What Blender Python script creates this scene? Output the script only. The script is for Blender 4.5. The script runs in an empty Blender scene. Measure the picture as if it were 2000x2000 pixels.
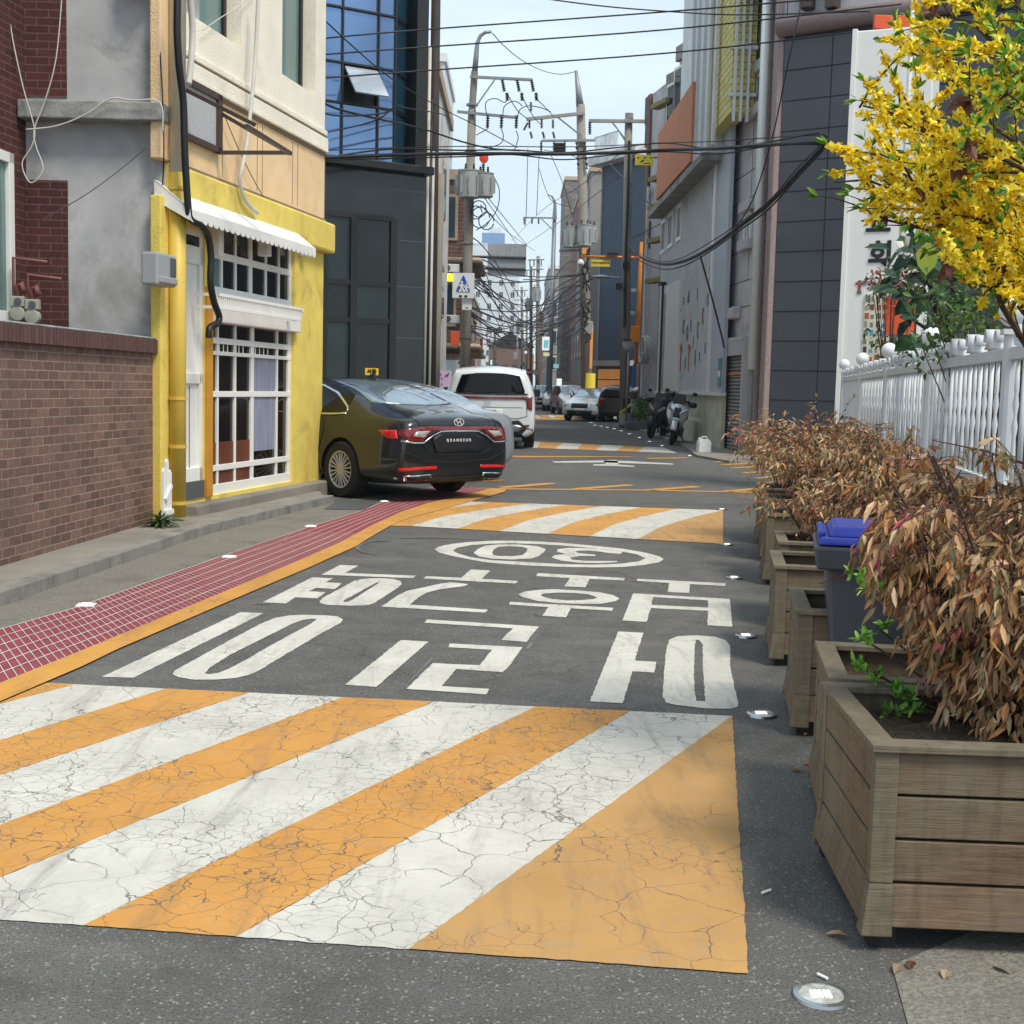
import bpy, bmesh, math, random
from math import radians as R, sin, cos, pi, tan, atan2, sqrt
from mathutils import Vector, Matrix
from mathutils.geometry import tessellate_polygon
from mathutils.bvhtree import BVHTree
sc = bpy.context.scene
C = sc.collection

# ------------------------------------------------------------------ camera, light, exposure
H = 1.38; F = 2536.0; PITCH = 5.46; ROLL = 1.4
cd = bpy.data.cameras.new('camera'); cam = bpy.data.objects.new('camera', cd); C.objects.link(cam)
cd.sensor_width = 36; cd.lens = 36 * F / 2000; cd.clip_start = .05; cd.clip_end = 3000
MR = (Matrix.Rotation(R(90 - PITCH), 3, 'X') @ Matrix.Rotation(R(ROLL), 3, 'Z'))
cam.matrix_world = Matrix.Translation((0, 0, H)) @ MR.to_4x4()
sc.camera = cam
CAMP = Vector((0, 0, H))
SUN_EL, SUN_AZ = 56, 140        # azimuth: compass-like, direction the light comes FROM, clockwise from +Y
w = bpy.data.worlds.new('World'); sc.world = w; w.use_nodes = True
nt = w.node_tree; N = nt.nodes; L = nt.links
for n in list(N): N.remove(n)
sky = N.new('ShaderNodeTexSky'); sky.sky_type = 'NISHITA'; sky.sun_disc = False
sky.sun_elevation = R(SUN_EL); sky.sun_rotation = R(SUN_AZ); sky.air_density = 1.0; sky.dust_density = 1.0
tc = N.new('ShaderNodeTexCoord'); mp = N.new('ShaderNodeMapping'); mp.inputs['Scale'].default_value = (1, 1, 3.2)
no = N.new('ShaderNodeTexNoise'); no.inputs['Scale'].default_value = 2.2; no.inputs['Detail'].default_value = 8; no.inputs['Roughness'].default_value = .55; no.inputs['Distortion'].default_value = .4
rp = N.new('ShaderNodeValToRGB'); rp.color_ramp.elements[0].position = .30; rp.color_ramp.elements[0].color = (.42, .42, .42, 1); rp.color_ramp.elements[1].position = .62; rp.color_ramp.elements[1].color = (.93, .93, .93, 1)
mx = N.new('ShaderNodeMix'); mx.data_type = 'RGBA'; mx.inputs[7].default_value = (6.2, 7.3, 8.0, 1)
bg = N.new('ShaderNodeBackground'); bg.inputs['Strength'].default_value = .10
ou = N.new('ShaderNodeOutputWorld')
L.new(tc.outputs['Generated'], mp.inputs['Vector']); L.new(mp.outputs[0], no.inputs['Vector']); L.new(no.outputs['Fac'], rp.inputs[0])
L.new(rp.outputs[0], mx.inputs[0]); L.new(sky.outputs[0], mx.inputs[6]); L.new(mx.outputs[2], bg.inputs[0]); L.new(bg.outputs[0], ou.inputs[0])
sl = bpy.data.lights.new('sun', 'SUN'); sl.energy = 2.3; sl.angle = R(16); sl.color = (1, .92, .80)
so = bpy.data.objects.new('sun', sl); C.objects.link(so)
_d = Vector((sin(R(SUN_AZ)) * cos(R(SUN_EL)), cos(R(SUN_AZ)) * cos(R(SUN_EL)), sin(R(SUN_EL))))
so.rotation_euler = _d.to_track_quat('Z', 'Y').to_euler()
sc.view_settings.view_transform = 'Standard'; sc.view_settings.look = 'None'; sc.view_settings.gamma = 1; sc.view_settings.exposure = .58
sc.cycles.max_bounces = 6; sc.cycles.caustics_reflective = False; sc.cycles.caustics_refractive = False

# ------------------------------------------------------------------ pixel (of the 2000 px photo) -> world helpers
def ray(px, py): return (MR @ Vector(((px - 1000) / F, -(py - 1000) / F, -1))).normalized()
def G(px, py, z=0.0):
    d = ray(px, py); t = (z - H) / d.z; return CAMP + d * t
def P(px, py, Y):
    d = ray(px, py); return CAMP + d * (Y / d.y)

# ------------------------------------------------------------------ materials
def lin(c, k=1.0):
    if isinstance(c, str): c = tuple(int(c[i:i + 2], 16) / 255 for i in (0, 2, 4))
    return tuple(min(1, k * (x / 12.92 if x <= .04045 else ((x + .055) / 1.055) ** 2.4)) for x in c) + (1,)
MC = {}
class NT:
    def __init__(s, name):
        s.m = bpy.data.materials.new(name); s.m.use_nodes = True; s.t = s.m.node_tree; s.n = s.t.nodes; s.l = s.t.links
        s.b = s.n['Principled BSDF']; s.tc = s.n.new('ShaderNodeTexCoord')
    def new(s, k, **kw):
        n = s.n.new('ShaderNode' + k)
        for a, v in kw.items():
            if a in n.inputs: n.inputs[a].default_value = v
            else: setattr(n, a, v)
        return n
    def link(s, a, b): s.l.new(a, b)
    def noise(s, scale, detail=4, rough=.55, vec=None, stretch=None, dist=0):
        n = s.new('TexNoise'); n.inputs['Scale'].default_value = scale; n.inputs['Detail'].default_value = detail; n.inputs['Roughness'].default_value = rough; n.inputs['Distortion'].default_value = dist
        v = vec or s.tc.outputs['Object']
        if stretch:
            mpn = s.new('Mapping'); mpn.inputs['Scale'].default_value = stretch; s.link(v, mpn.inputs[0]); v = mpn.outputs[0]
        s.link(v, n.inputs['Vector']); return n.outputs['Fac']
    def ramp(s, f, p0, p1, c0=(0, 0, 0, 1), c1=(1, 1, 1, 1)):
        r = s.new('ValToRGB'); e = r.color_ramp.elements; e[0].position = p0; e[1].position = p1; e[0].color = c0; e[1].color = c1
        s.link(f, r.inputs[0]); return r.outputs[0]
    def mix(s, f, a, b, bt='MIX'):
        m = s.new('Mix'); m.data_type = 'RGBA'; m.blend_type = bt
        for i, v in ((0, f), (6, a), (7, b)):
            if hasattr(v, 'links'): s.link(v, m.inputs[i])
            else: m.inputs[i].default_value = v
        return m.outputs[2]
    def math(s, op, a, b=0.0):
        m = s.new('Math'); m.operation = op
        for i, v in ((0, a), (1, b)):
            if hasattr(v, 'links'): s.link(v, m.inputs[i])
            else: m.inputs[i].default_value = v
        return m.outputs[0]
    def bump(s, f, strength=.3, dist=.01):
        b = s.new('Bump'); b.inputs['Strength'].default_value = strength; b.inputs['Distance'].default_value = dist
        s.link(f, b.inputs['Height']); s.link(b.outputs[0], s.b.inputs['Normal'])
    def col(s, c):
        if hasattr(c, 'links'): s.link(c, s.b.inputs['Base Color'])
        else: s.b.inputs['Base Color'].default_value = c
    def pbr(s, rough=.6, metal=0, spec=.5):
        s.b.inputs['Roughness'].default_value = rough; s.b.inputs['Metallic'].default_value = metal; s.b.inputs['Specular IOR Level'].default_value = spec
def mat(name, c, rough=.6, metal=0, var=.18, vs=3.0, bump=0, bs=60, dirt=None, df=.5, ds=1.5, spec=.5, k=1.0, emis=0, alpha=1, coat=0, vstr=None):
    """plain painted / plaster / metal surface with tone variation, optional dirt in blotches"""
    key = name
    if key in MC: return MC[key]
    t = NT(name); a = lin(c, k); b = tuple(x * (1 - var) for x in a[:3]) + (1,)
    f = t.ramp(t.noise(vs, 6, stretch=vstr), .35, .65)
    cc = t.mix(f, a, b)
    if dirt:
        g = t.ramp(t.noise(ds, 8, .65, dist=.6), 1 - df, min(1, 1 - df + .25)); cc = t.mix(g, cc, lin(dirt))
    t.col(cc); t.pbr(rough, metal, spec)
    if bump: t.bump(t.noise(bs, 3), bump, .01)
    if emis: t.link(cc, t.b.inputs['Emission Color']); t.b.inputs['Emission Strength'].default_value = emis
    if coat: t.b.inputs['Coat Weight'].default_value = coat; t.b.inputs['Coat Roughness'].default_value = .03
    if alpha < 1: t.b.inputs['Alpha'].default_value = alpha
    MC[key] = t.m; return t.m
def xz_vec(t, flip=False):
    s = t.new('SeparateXYZ'); c = t.new('CombineXYZ'); t.link(t.tc.outputs['Object'], s.inputs[0])
    add = t.math('ADD', s.outputs[0], s.outputs[1]); t.link(add, c.inputs[0]); t.link(s.outputs[2], c.inputs[1]); return c.outputs[0]
def brick_mat(name, c1, c2, mortar, bw=.2, bh=.067, mo=.01, rough=.85, dirt=None, bumps=.5, moss=None, offset=.5):
    if name in MC: return MC[name]
    t = NT(name); v = xz_vec(t)
    nz = t.new('TexNoise', Scale=14.0); t.link(v, nz.inputs['Vector'])
    wob = t.new('VectorMath'); wob.operation = 'SCALE'; t.link(nz.outputs['Color'], wob.inputs[0]); wob.inputs[3].default_value = mo * .9
    ad = t.new('VectorMath'); ad.operation = 'ADD'; t.link(v, ad.inputs[0]); t.link(wob.outputs[0], ad.inputs[1])
    b = t.new('TexBrick'); b.offset = offset; b.inputs['Scale'].default_value = 1; b.inputs['Brick Width'].default_value = bw; b.inputs['Row Height'].default_value = bh
    b.inputs['Mortar Size'].default_value = mo * .5; b.inputs['Mortar Smooth'].default_value = .15
    b.inputs['Color1'].default_value = lin(c1); b.inputs['Color2'].default_value = lin(c2); b.inputs['Mortar'].default_value = lin(mortar)
    t.link(ad.outputs[0], b.inputs['Vector'])
    c = t.mix(t.ramp(t.noise(30, 4), .3, .7, (.8, .8, .8, 1), (1.15, 1.15, 1.15, 1)), b.outputs['Color'], (1, 1, 1, 1), 'MULTIPLY') if False else b.outputs['Color']
    n2 = t.ramp(t.noise(25, 5), .3, .7, (.72, .72, .72, 1), (1.1, 1.1, 1.1, 1)); c = t.mix(1.0, c, n2, 'MULTIPLY')
    if dirt:
        g = t.ramp(t.noise(1.3, 8, .6), .45, .7); c = t.mix(t.math('MULTIPLY', g, .55), c, lin(dirt))
    t.col(c); t.pbr(rough)
    inv = t.math('SUBTRACT', 1.0, b.outputs['Fac']); hh = t.math('ADD', inv, t.math('MULTIPLY', t.noise(60, 3), .35)); t.bump(hh, bumps, .008)
    MC[name] = t.m; return t.m
def paint_mat(name, c, crack=.5, wear=.35, under='4a4a4c', k=1.0, scale=1.0, stain=None):
    """road paint: tone blotches, worn flecks and a net of fine cracks that show the asphalt"""
    if name in MC: return MC[name]
    t = NT(name); o = t.tc.outputs['Object']
    a = lin(c, k)
    cc = t.mix(t.ramp(t.noise(2.2, 8, .6), .3, .72), a, tuple(x * .74 for x in a[:3]) + (1,)); cc = t.mix(t.math('MULTIPLY', t.ramp(t.noise(9, 9, .75, dist=.8), .5, .7), .35), cc, lin('8d8a82'))
    cc = t.mix(t.ramp(t.noise(40, 5, .7), .45, .8), cc, tuple(x * .86 for x in a[:3]) + (1,))
    cc = t.mix(t.math('MULTIPLY', t.ramp(t.noise(3.0, 8, .7, stretch=(3.2, .45, 1), dist=.6), .52, .75), .5), cc, lin('5f5c57'))
    if stain: cc = t.mix(t.ramp(t.noise(1.1, 8, .65), .55, .75), cc, lin(stain))
    fl = t.ramp(t.noise(70, 6, .75), 1 - wear * .5 - .12, 1 - wear * .5 - .06)
    fl = t.math('MULTIPLY', fl, t.ramp(t.noise(1.7, 4), .42, .62))
    nz = t.new('TexNoise', Scale=5.0 * scale, Detail=5.0); t.link(o, nz.inputs['Vector'])
    sc_ = t.new('VectorMath'); sc_.operation = 'SCALE'; sc_.inputs[3].default_value = .16; t.link(nz.outputs['Color'], sc_.inputs[0])
    ad = t.new('VectorMath'); ad.operation = 'ADD'; t.link(o, ad.inputs[0]); t.link(sc_.outputs[0], ad.inputs[1])
    def net(s, wd, m0, m1, msc):
        vo = t.new('TexVoronoi', Scale=s * scale); vo.feature = 'DISTANCE_TO_EDGE'; t.link(ad.outputs[0], vo.inputs['Vector'])
        e = t.ramp(vo.outputs['Distance'], wd * .35, wd, (1, 1, 1, 1), (0, 0, 0, 1))
        return t.math('MULTIPLY', e, t.ramp(t.noise(msc, 4), m0, m1))
    g = t.math('MAXIMUM', net(5.0, .010, .52 - .16 * crack, .60 - .16 * crack, 1.7), net(15.0, .020, .57 - .14 * crack, .63 - .14 * crack, 1.5))
    f = t.math('MAXIMUM', t.math('MULTIPLY', g, .82), fl)
    cc = t.mix(f, cc, lin(under)); t.col(cc); t.pbr(.75, 0, .3); t.bump(t.math('SUBTRACT', t.noise(160, 2), f), .25, .003)
    MC[name] = t.m; return t.m
def asphalt_mat():
    t = NT('asphalt')
    base = t.mix(t.ramp(t.noise(.35, 8, .6, stretch=(1, .35, 1)), .35, .7), lin('5b5a58'), lin('706e6b'))
    base = t.mix(t.math('MULTIPLY', t.ramp(t.noise(3.5, 7, .7, dist=.5), .45, .7), .6), base, lin('474642'))
    vo = t.new('TexVoronoi', Scale=150.0); t.link(t.tc.outputs['Object'], vo.inputs['Vector'])
    sp = t.ramp(vo.outputs['Color'], .80, .9); base = t.mix(t.math('MULTIPLY', sp, .6), base, lin('a5a39e')); base = t.mix(t.math('MULTIPLY', t.ramp(t.noise(.9, 9, .7, dist=1.5), .55, .68), .45), base, lin('3a3936')); base = t.mix(t.math('MULTIPLY', t.ramp(t.noise(1.4, 7, .65, stretch=(.5, 2.2, 1)), .56, .72), .4), base, lin('82807a'))
    dk = t.ramp(t.noise(140, 3, .7), .38, .5, (1, 1, 1, 1), (0, 0, 0, 1)); base = t.mix(t.math('MULTIPLY', dk, .7), base, lin('2c2b29'))
    vc = t.new('TexVoronoi', Scale=.5); vc.feature = 'DISTANCE_TO_EDGE'
    nz = t.new('TexNoise', Scale=3.0, Detail=6.0); t.link(t.tc.outputs['Object'], nz.inputs['Vector']); ad = t.new('VectorMath'); ad.operation = 'ADD'; s2 = t.new('VectorMath'); s2.operation = 'SCALE'; s2.inputs[3].default_value = .35
    t.link(nz.outputs['Color'], s2.inputs[0]); t.link(t.tc.outputs['Object'], ad.inputs[0]); t.link(s2.outputs[0], ad.inputs[1]); t.link(ad.outputs[0], vc.inputs['Vector'])
    cr = t.math('MULTIPLY', t.ramp(vc.outputs['Distance'], .001, .004, (1, 1, 1, 1), (0, 0, 0, 1)), t.ramp(t.noise(.6, 3), .5, .6)); base = t.mix(t.math('MULTIPLY', cr, .8), base, lin('1c1c1e'))
    t.col(base); t.pbr(.82, 0, .35); t.bump(t.math('ADD', vo.outputs['Distance'], t.noise(120, 3)), .5, .006)
    MC['asphalt'] = t.m; return t.m
def wood_mat(name, c1, c2, rough=.75):
    if name in MC: return MC[name]
    t = NT(name)
    g = t.ramp(t.noise(6, 8, .6, stretch=(1.2, 1.2, 14), dist=.5), .3, .7)
    cc = t.mix(g, lin(c1), lin(c2)); vo = t.new('TexVoronoi', Scale=2.6); t.link(t.tc.outputs['Object'], vo.inputs['Vector'])
    kn = t.ramp(vo.outputs['Distance'], .03, .10, (1, 1, 1, 1), (0, 0, 0, 1)); cc = t.mix(t.math('MULTIPLY', kn, .5), cc, lin('3b2e24'))
    gr = t.ramp(t.noise(1.6, 6, .6), .42, .68); cc = t.mix(t.math('MULTIPLY', gr, .65), cc, lin('7b7868'))
    st = t.ramp(t.noise(4, 6, .65, stretch=(7, 7, .8)), .5, .68); cc = t.mix(t.math('MULTIPLY', st, .45), cc, lin('453a2f'))
    t.col(cc); t.pbr(rough, 0, .3); t.bump(t.noise(9, 6, .6, stretch=(1.2, 1.2, 18)), .5, .005)
    MC[name] = t.m; return t.m
def leaf_mat(name='leaf', rough=.6, trans=.3):
    if name in MC: return MC[name]
    t = NT(name); a = t.new('Attribute'); a.attribute_name = 'Col'; t.link(a.outputs['Color'], t.b.inputs['Base Color']); t.pbr(rough, 0, .3)
    tr = t.new('BsdfTranslucent'); t.link(a.outputs['Color'], tr.inputs[0]); ms = t.new('MixShader'); ms.inputs[0].default_value = trans
    o = t.n['Material Output']; t.link(t.b.outputs[0], ms.inputs[1]); t.link(tr.outputs[0], ms.inputs[2]); t.link(ms.outputs[0], o.inputs[0])
    MC[name] = t.m; return t.m
def glass_mat(name, c='0c1012', rough=.04, spec=.4):
    if name in MC: return MC[name]
    t = NT(name); t.col(t.mix(t.ramp(t.noise(.9, 3), .4, .65), lin(c), lin(c, 1.6))); t.pbr(rough, 0, spec); MC[name] = t.m; return t.m

# ------------------------------------------------------------------ mesh builder and objects
class MB:
    def __init__(s): s.v = []; s.f = []; s.mi = []; s.c = None; s.cur = 0
    def add(s, vs, fs):
        o = len(s.v); s.v += [tuple(v) for v in vs]; s.f += [[o + i for i in f] for f in fs]; s.mi += [s.cur] * len(fs); return s
    def box(s, x0, x1, y0, y1, z0, z1):
        return s.add([(x0, y0, z0), (x1, y0, z0), (x1, y1, z0), (x0, y1, z0), (x0, y0, z1), (x1, y0, z1), (x1, y1, z1), (x0, y1, z1)],
                     [(0, 3, 2, 1), (4, 5, 6, 7), (0, 1, 5, 4), (1, 2, 6, 5), (2, 3, 7, 6), (3, 0, 4, 7)])
    def obox(s, c, a, b, d):            # centre and three half vectors
        c = Vector(c); a = Vector(a); b = Vector(b); d = Vector(d)
        vs = [c + i * a + j * b + k * d for k in (-1, 1) for j in (-1, 1) for i in (-1, 1)]
        return s.add(vs, [(0, 2, 3, 1), (4, 5, 7, 6), (0, 1, 5, 4), (1, 3, 7, 5), (3, 2, 6, 7), (2, 0, 4, 6)])
    def prism(s, pts, y0, y1):          # polygon in (x, z), extruded along y
        n = len(pts); ar = sum(pts[i][0] * pts[(i + 1) % n][1] - pts[(i + 1) % n][0] * pts[i][1] for i in range(n))
        if ar < 0: pts = pts[::-1]
        tri = tessellate_polygon([[Vector((p[0], p[1], 0)) for p in pts]])
        vs = [(p[0], y0, p[1]) for p in pts] + [(p[0], y1, p[1]) for p in pts]
        fs = [tuple(t) for t in tri] + [tuple(n + i for i in reversed(t)) for t in tri]
        fs += [(i, i + n, (i + 1) % n + n, (i + 1) % n) for i in range(n)]
        return s.add(vs, fs)
    def slab(s, pts, z0, z1):           # polygon in (x, y), extruded along z
        n = len(pts); ar = sum(pts[i][0] * pts[(i + 1) % n][1] - pts[(i + 1) % n][0] * pts[i][1] for i in range(n))
        if ar < 0: pts = pts[::-1]
        tri = tessellate_polygon([[Vector((p[0], p[1], 0)) for p in pts]])
        vs = [(p[0], p[1], z0) for p in pts] + [(p[0], p[1], z1) for p in pts]
        fs = [tuple(reversed(t)) for t in tri] + [tuple(n + i for i in t) for t in tri]
        fs += [(i, (i + 1) % n, (i + 1) % n + n, i + n) for i in range(n)]
        return s.add(vs, fs)
    def tube(s, pts, r, n=8, r1=None, cap=True):
        pts = [Vector(p) for p in pts]; m = len(pts)
        rs = [r if r1 is None else r + (r1 - r) * i / (m - 1) for i in range(m)] if not isinstance(r, (list, tuple)) else r
        rings = []; up = None
        for i, p in enumerate(pts):
            t = (pts[min(i + 1, m - 1)] - pts[max(i - 1, 0)])
            if t.length < 1e-9: t = Vector((0, 0, 1))
            t.normalize()
            if up is None: up = t.orthogonal().normalized()
            up = (up - t * up.dot(t)); up = up.normalized() if up.length > 1e-6 else t.orthogonal().normalized()
            b = t.cross(up)
            rings.append([p + (up * cos(2 * pi * k / n) + b * sin(2 * pi * k / n)) * rs[i] for k in range(n)])
        vs = [v for r_ in rings for v in r_]; fs = []
        for i in range(m - 1):
            for k in range(n): fs.append((i * n + k, i * n + (k + 1) % n, (i + 1) * n + (k + 1) % n, (i + 1) * n + k))
        if cap: fs += [tuple(reversed(range(n))), tuple((m - 1) * n + k for k in range(n))]
        return s.add(vs, fs)
    def lathe(s, prof, c=(0, 0, 0), n=20, axis='z'):   # prof: (r, h)
        vs = []; fs = []; m = len(prof)
        for r, h in prof:
            for k in range(n):
                a = 2 * pi * k / n; x, y, z = r * cos(a), r * sin(a), h
                if axis == 'y': x, y, z = x, h, y
                if axis == 'x': x, y, z = h, x, y
                vs.append((x + c[0], y + c[1], z + c[2]))
        for i in range(m - 1):
            for k in range(n): fs.append((i * n + k, i * n + (k + 1) % n, (i + 1) * n + (k + 1) % n, (i + 1) * n + k))
        if prof[0] != prof[-1]: fs += [tuple(reversed(range(n))), tuple((m - 1) * n + k for k in range(n))]
        return s.add(vs, fs)
    def sphere(s, c, r, n=14, sz=1.0):
        return s.lathe([(max(.001, r * sin(pi * i / (n // 2))), -r * sz * cos(pi * i / (n // 2))) for i in range(n // 2 + 1)], c, n)
    def sheet(s, pts, z):               # flat polygon(s) on the ground; first loop outer, others holes
        loops = pts if isinstance(pts[0][0], (tuple, list, Vector)) else [pts]
        vv = [[Vector((p[0], p[1], 0)) for p in lp] for lp in loops]; tri = tessellate_polygon(vv)
        flat = [(p[0], p[1], z) for lp in loops for p in lp]
        fs = []
        for t in tri:
            a, b, c = (flat[i] for i in t)
            cr = (b[0] - a[0]) * (c[1] - a[1]) - (b[1] - a[1]) * (c[0] - a[0]); fs.append(tuple(t) if cr > 0 else tuple(reversed(t)))
        return s.add(flat, fs)
def obj(name, mb, mats, parent=None, smooth=False, bevel=0, col=None, loc=None, label=None):
    me = bpy.data.meshes.new(name)
    if isinstance(mb, MB):
        me.from_pydata(mb.v, [], mb.f)
        if not isinstance(mats, (list, tuple)): mats = [mats]
        for m_ in mats: me.materials.append(m_)
        if len(mats) > 1: me.polygons.foreach_set('material_index', mb.mi)
        if mb.c: 
            at = me.color_attributes.new('Col', 'FLOAT_COLOR', 'POINT'); at.data.foreach_set('color', [x for c_ in mb.c for x in c_])
    else:
        me = mb
        if not isinstance(mats, (list, tuple)): mats = [mats]
        me.materials.clear()
        for m_ in mats: me.materials.append(m_)
    if smooth: me.polygons.foreach_set('use_smooth', [True] * len(me.polygons))
    me.update()
    o = bpy.data.objects.new(name, me); C.objects.link(o)
    if parent: o.parent = parent
    if loc: o.location = loc
    if bevel:
        b = o.modifiers.new('bevel', 'BEVEL'); b.width = bevel; b.segments = 2; b.limit_method = 'ANGLE'; b.angle_limit = R(40)
    if label: o['label'] = label
    return o
def tag(o, label, cat, group=None):
    o['label'] = label; o['category'] = cat
    if group: o['group'] = group
    return o
def thing(name, label, cat, loc=(0, 0, 0), rotz=0, group=None):
    o = bpy.data.objects.new(name, None); C.objects.link(o); o.location = loc; o.rotation_euler = (0, 0, rotz); o.empty_display_size = .2
    return tag(o, label, cat, group)
def struct(name, mb, m, **k):
    o = obj(name, mb, m, **k); o['kind'] = 'structure'; return o
def dup(root, loc=None, rotz=None, label=None, scale=None):
    def cp(o, par):
        c = o.copy(); C.objects.link(c)
        if par: c.parent = par
        for ch in list(o.children): cp(ch, c)
        return c
    r = cp(root, None)
    if loc is not None: r.location = loc
    if rotz is not None: r.rotation_euler = (0, 0, rotz)
    if scale: r.scale = scale
    if label: r['label'] = label
    return r
def text_mesh(s, size=1, ext=0.002, bold=0, spacing=1.0):
    c = bpy.data.curves.new('t', 'FONT'); c.body = s; c.size = size; c.extrude = ext; c.offset = bold; c.align_x = 'CENTER'; c.align_y = 'CENTER'; c.resolution_u = 3; c.space_character = spacing
    o = bpy.data.objects.new('t', c); C.objects.link(o); dg = bpy.context.evaluated_depsgraph_get()
    me = bpy.data.meshes.new_from_object(o.evaluated_get(dg)); C.objects.unlink(o); bpy.data.objects.remove(o); return me
def text(name, s, size, m, parent, M4, ext=.003, bold=0, spacing=1.0):
    me = text_mesh(s, size, ext, bold, spacing); me.transform(M4); return obj(name, me, m, parent)
class Fac:
    """a facade: origin at its left foot, local +x along it to the right of the photo, local -y towards the viewer"""
    def __init__(s, name, label, cat, pl, pr, group=None):
        s.pl = Vector((pl[0], pl[1], 0)); s.d = (Vector((pr[0], pr[1], 0)) - s.pl); s.len = s.d.length; s.d.normalize(); s.n = Vector((s.d.y, -s.d.x, 0))
        s.root = thing(name, label, cat, tuple(s.pl), atan2(s.d.y, s.d.x), group)
    def at(s, px, py, off=0.0):
        d = ray(px, py); o = s.pl + s.n * off - CAMP; t = o.dot(s.n) / d.dot(s.n); q = CAMP + d * t - s.pl; return (q.dot(s.d), q.z)
    def part(s, name, mb, m, parent=None, **k): return obj(name, mb, m, parent or s.root, **k)
def XZ(t): return Matrix.Translation(t) @ Matrix.Rotation(R(90), 4, 'X')   # text standing upright facing -y
# ================================================================== ground, pavement, road markings
def poly(pts, z=0.0): return [tuple(G(x, y, z).xy) for x, y in pts]
struct('ground', MB().slab([(-120, -30), (120, -30), (120, 770), (-120, 770)], -.5, 0), asphalt_mat())
_jr = random.Random(1)
def jit(pts, step=.03, amp=.0022):
    out = []; n = len(pts)
    for i in range(n):
        a, b = Vector(pts[i][:2]), Vector(pts[(i + 1) % n][:2]); d = b - a; m = min(120, max(1, int(d.length / step))); nn = Vector((-d.y, d.x)).normalized() if d.length > 1e-6 else Vector((0, 0))
        out.append(tuple(a))
        for k in range(1, m): out.append(tuple(a + d * (k / m) + nn * _jr.uniform(-amp, amp) * (1.8 if _jr.random() < .08 else 1)))
    return out
def crop(x0, y0, k): return lambda pts: [(x0 + k * a, y0 + k * b) for a, b in pts]
cA = crop(480, 1000, .26915); cB = crop(960, 1000, .26915); cC = crop(160, 1160, .36232); cD = crop(780, 1160, .36232); cE = crop(780, 940, .36232); cF = crop(960, 780, .31056); cH = crop(0, 1300, .7764)
m_white = paint_mat('white_road_paint', 'd3d0c6', crack=.02, wear=.6)
m_yel = paint_mat('yellow_road_paint', 'd09848', crack=.05, wear=.35)
m_hw = paint_mat('white_crossing_paint', 'cecbc1', crack=.8, wear=.4)
m_hy = paint_mat('yellow_crossing_paint', 'cd944a', crack=.95, wear=.35)
m_hp = paint_mat('faded_crossing_paint', 'c0955c', crack=.3, wear=.42, stain='b08449')
m_red = mat('red_lane_surface', '92404a', .8, var=.25, vs=8, bump=.3, bs=120, dirt='6d3038', df=.45, ds=5)
m_conc = mat('rough_concrete', '8b877c', .9, var=.42, vs=70, bump=1.0, bs=110, dirt='625f57', df=.5, ds=2.2)
m_kerb = mat('kerb_stone', '8d8b84', .85, var=.2, vs=4, bump=.4, bs=70, dirt='5d5b55', df=.5, ds=2.5)
m_pave = mat('pavement_concrete', '8f8a80', .9, var=.25, vs=1.5, bump=.4, bs=60, dirt='6b665d', df=.5, ds=1.8)
# gutter strip between kerb and red lane
kerb_foot = [(-260, 1256), (0, 1186), (402, 1045), (652, 982), (700, 974)]
red_top = [(-260, 1318), (0, 1231.5), (152, 1188), (427, 1090), (594, 1034), (700, 1001), (760, 978), (850, 951)]
red_bot = [(-260, 1448), (0, 1338), (160, 1274), (362, 1190), (480, 1141), (600, 1090), (668, 1060), (728, 1027), (787, 1000), (835, 984), (960, 955)]
yel_bot = [(-260, 1484), (0, 1374), (160, 1305), (232, 1270), (480, 1163), (600, 1112), (695, 1069), (730, 1047), (765, 1027), (800, 1013), (850, 1000), (985, 962)]
struct('gutter_strip', MB().sheet(poly(kerb_foot + [(850, 951)] + red_top[::-1]), .004), m_conc)
struct('red_footway', MB().sheet(poly(red_top + red_bot[::-1]), .006), m_red)
struct('yellow_edge_line', MB().sheet(poly(red_bot[1:] + [(990, 955)] + yel_bot[::-1][:-1] + [(-260, 1484), (-260, 1448)]), .010), m_yel)
# white joints of the red lane
def resample(pl, n):
    pl = [Vector(p) for p in pl]; ls = [0]
    for a, b in zip(pl, pl[1:]): ls.append(ls[-1] + (b - a).length)
    out = []
    for i in range(n):
        t = ls[-1] * i / (n - 1)
        for k in range(len(ls) - 1):
            if t <= ls[k + 1] + 1e-9:
                u = (t - ls[k]) / max(1e-9, ls[k + 1] - ls[k]); out.append(pl[k].lerp(pl[k + 1], u)); break
    return out
NS = 180
rt = resample([G(*p) for p in red_top], NS); rb = resample([G(*p) for p in red_bot], NS)
mb = MB(); wl = .009
rnd = random.Random(3)
for j in range(7):
    u = j / 6; line = [rt[i].lerp(rb[i], u) for i in range(NS)]
    for a, b in zip(line, line[1:]):
        t = (b - a).normalized(); n = Vector((-t.y, t.x, 0)) * wl / 2; mb.sheet([tuple((a + n).xy), tuple((a - n).xy), tuple((b - n).xy), tuple((b + n).xy)], .0085)
    if j < 6:
        for i in range(1, NS - 1):
            off = .5 if j % 2 else 0
            a = rt[i].lerp(rb[i], u); b = rt[i].lerp(rb[i], u + 1 / 6)
            if a.y > 12: continue
            t = (b - a).normalized(); n = Vector((-t.y, t.x, 0)) * .0045 / 2; mb.sheet([tuple((a + n).xy), tuple((a - n).xy), tuple((b - n).xy), tuple((b + n).xy)], .0087)
struct('red_footway_joints', mb, m_white)
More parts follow.
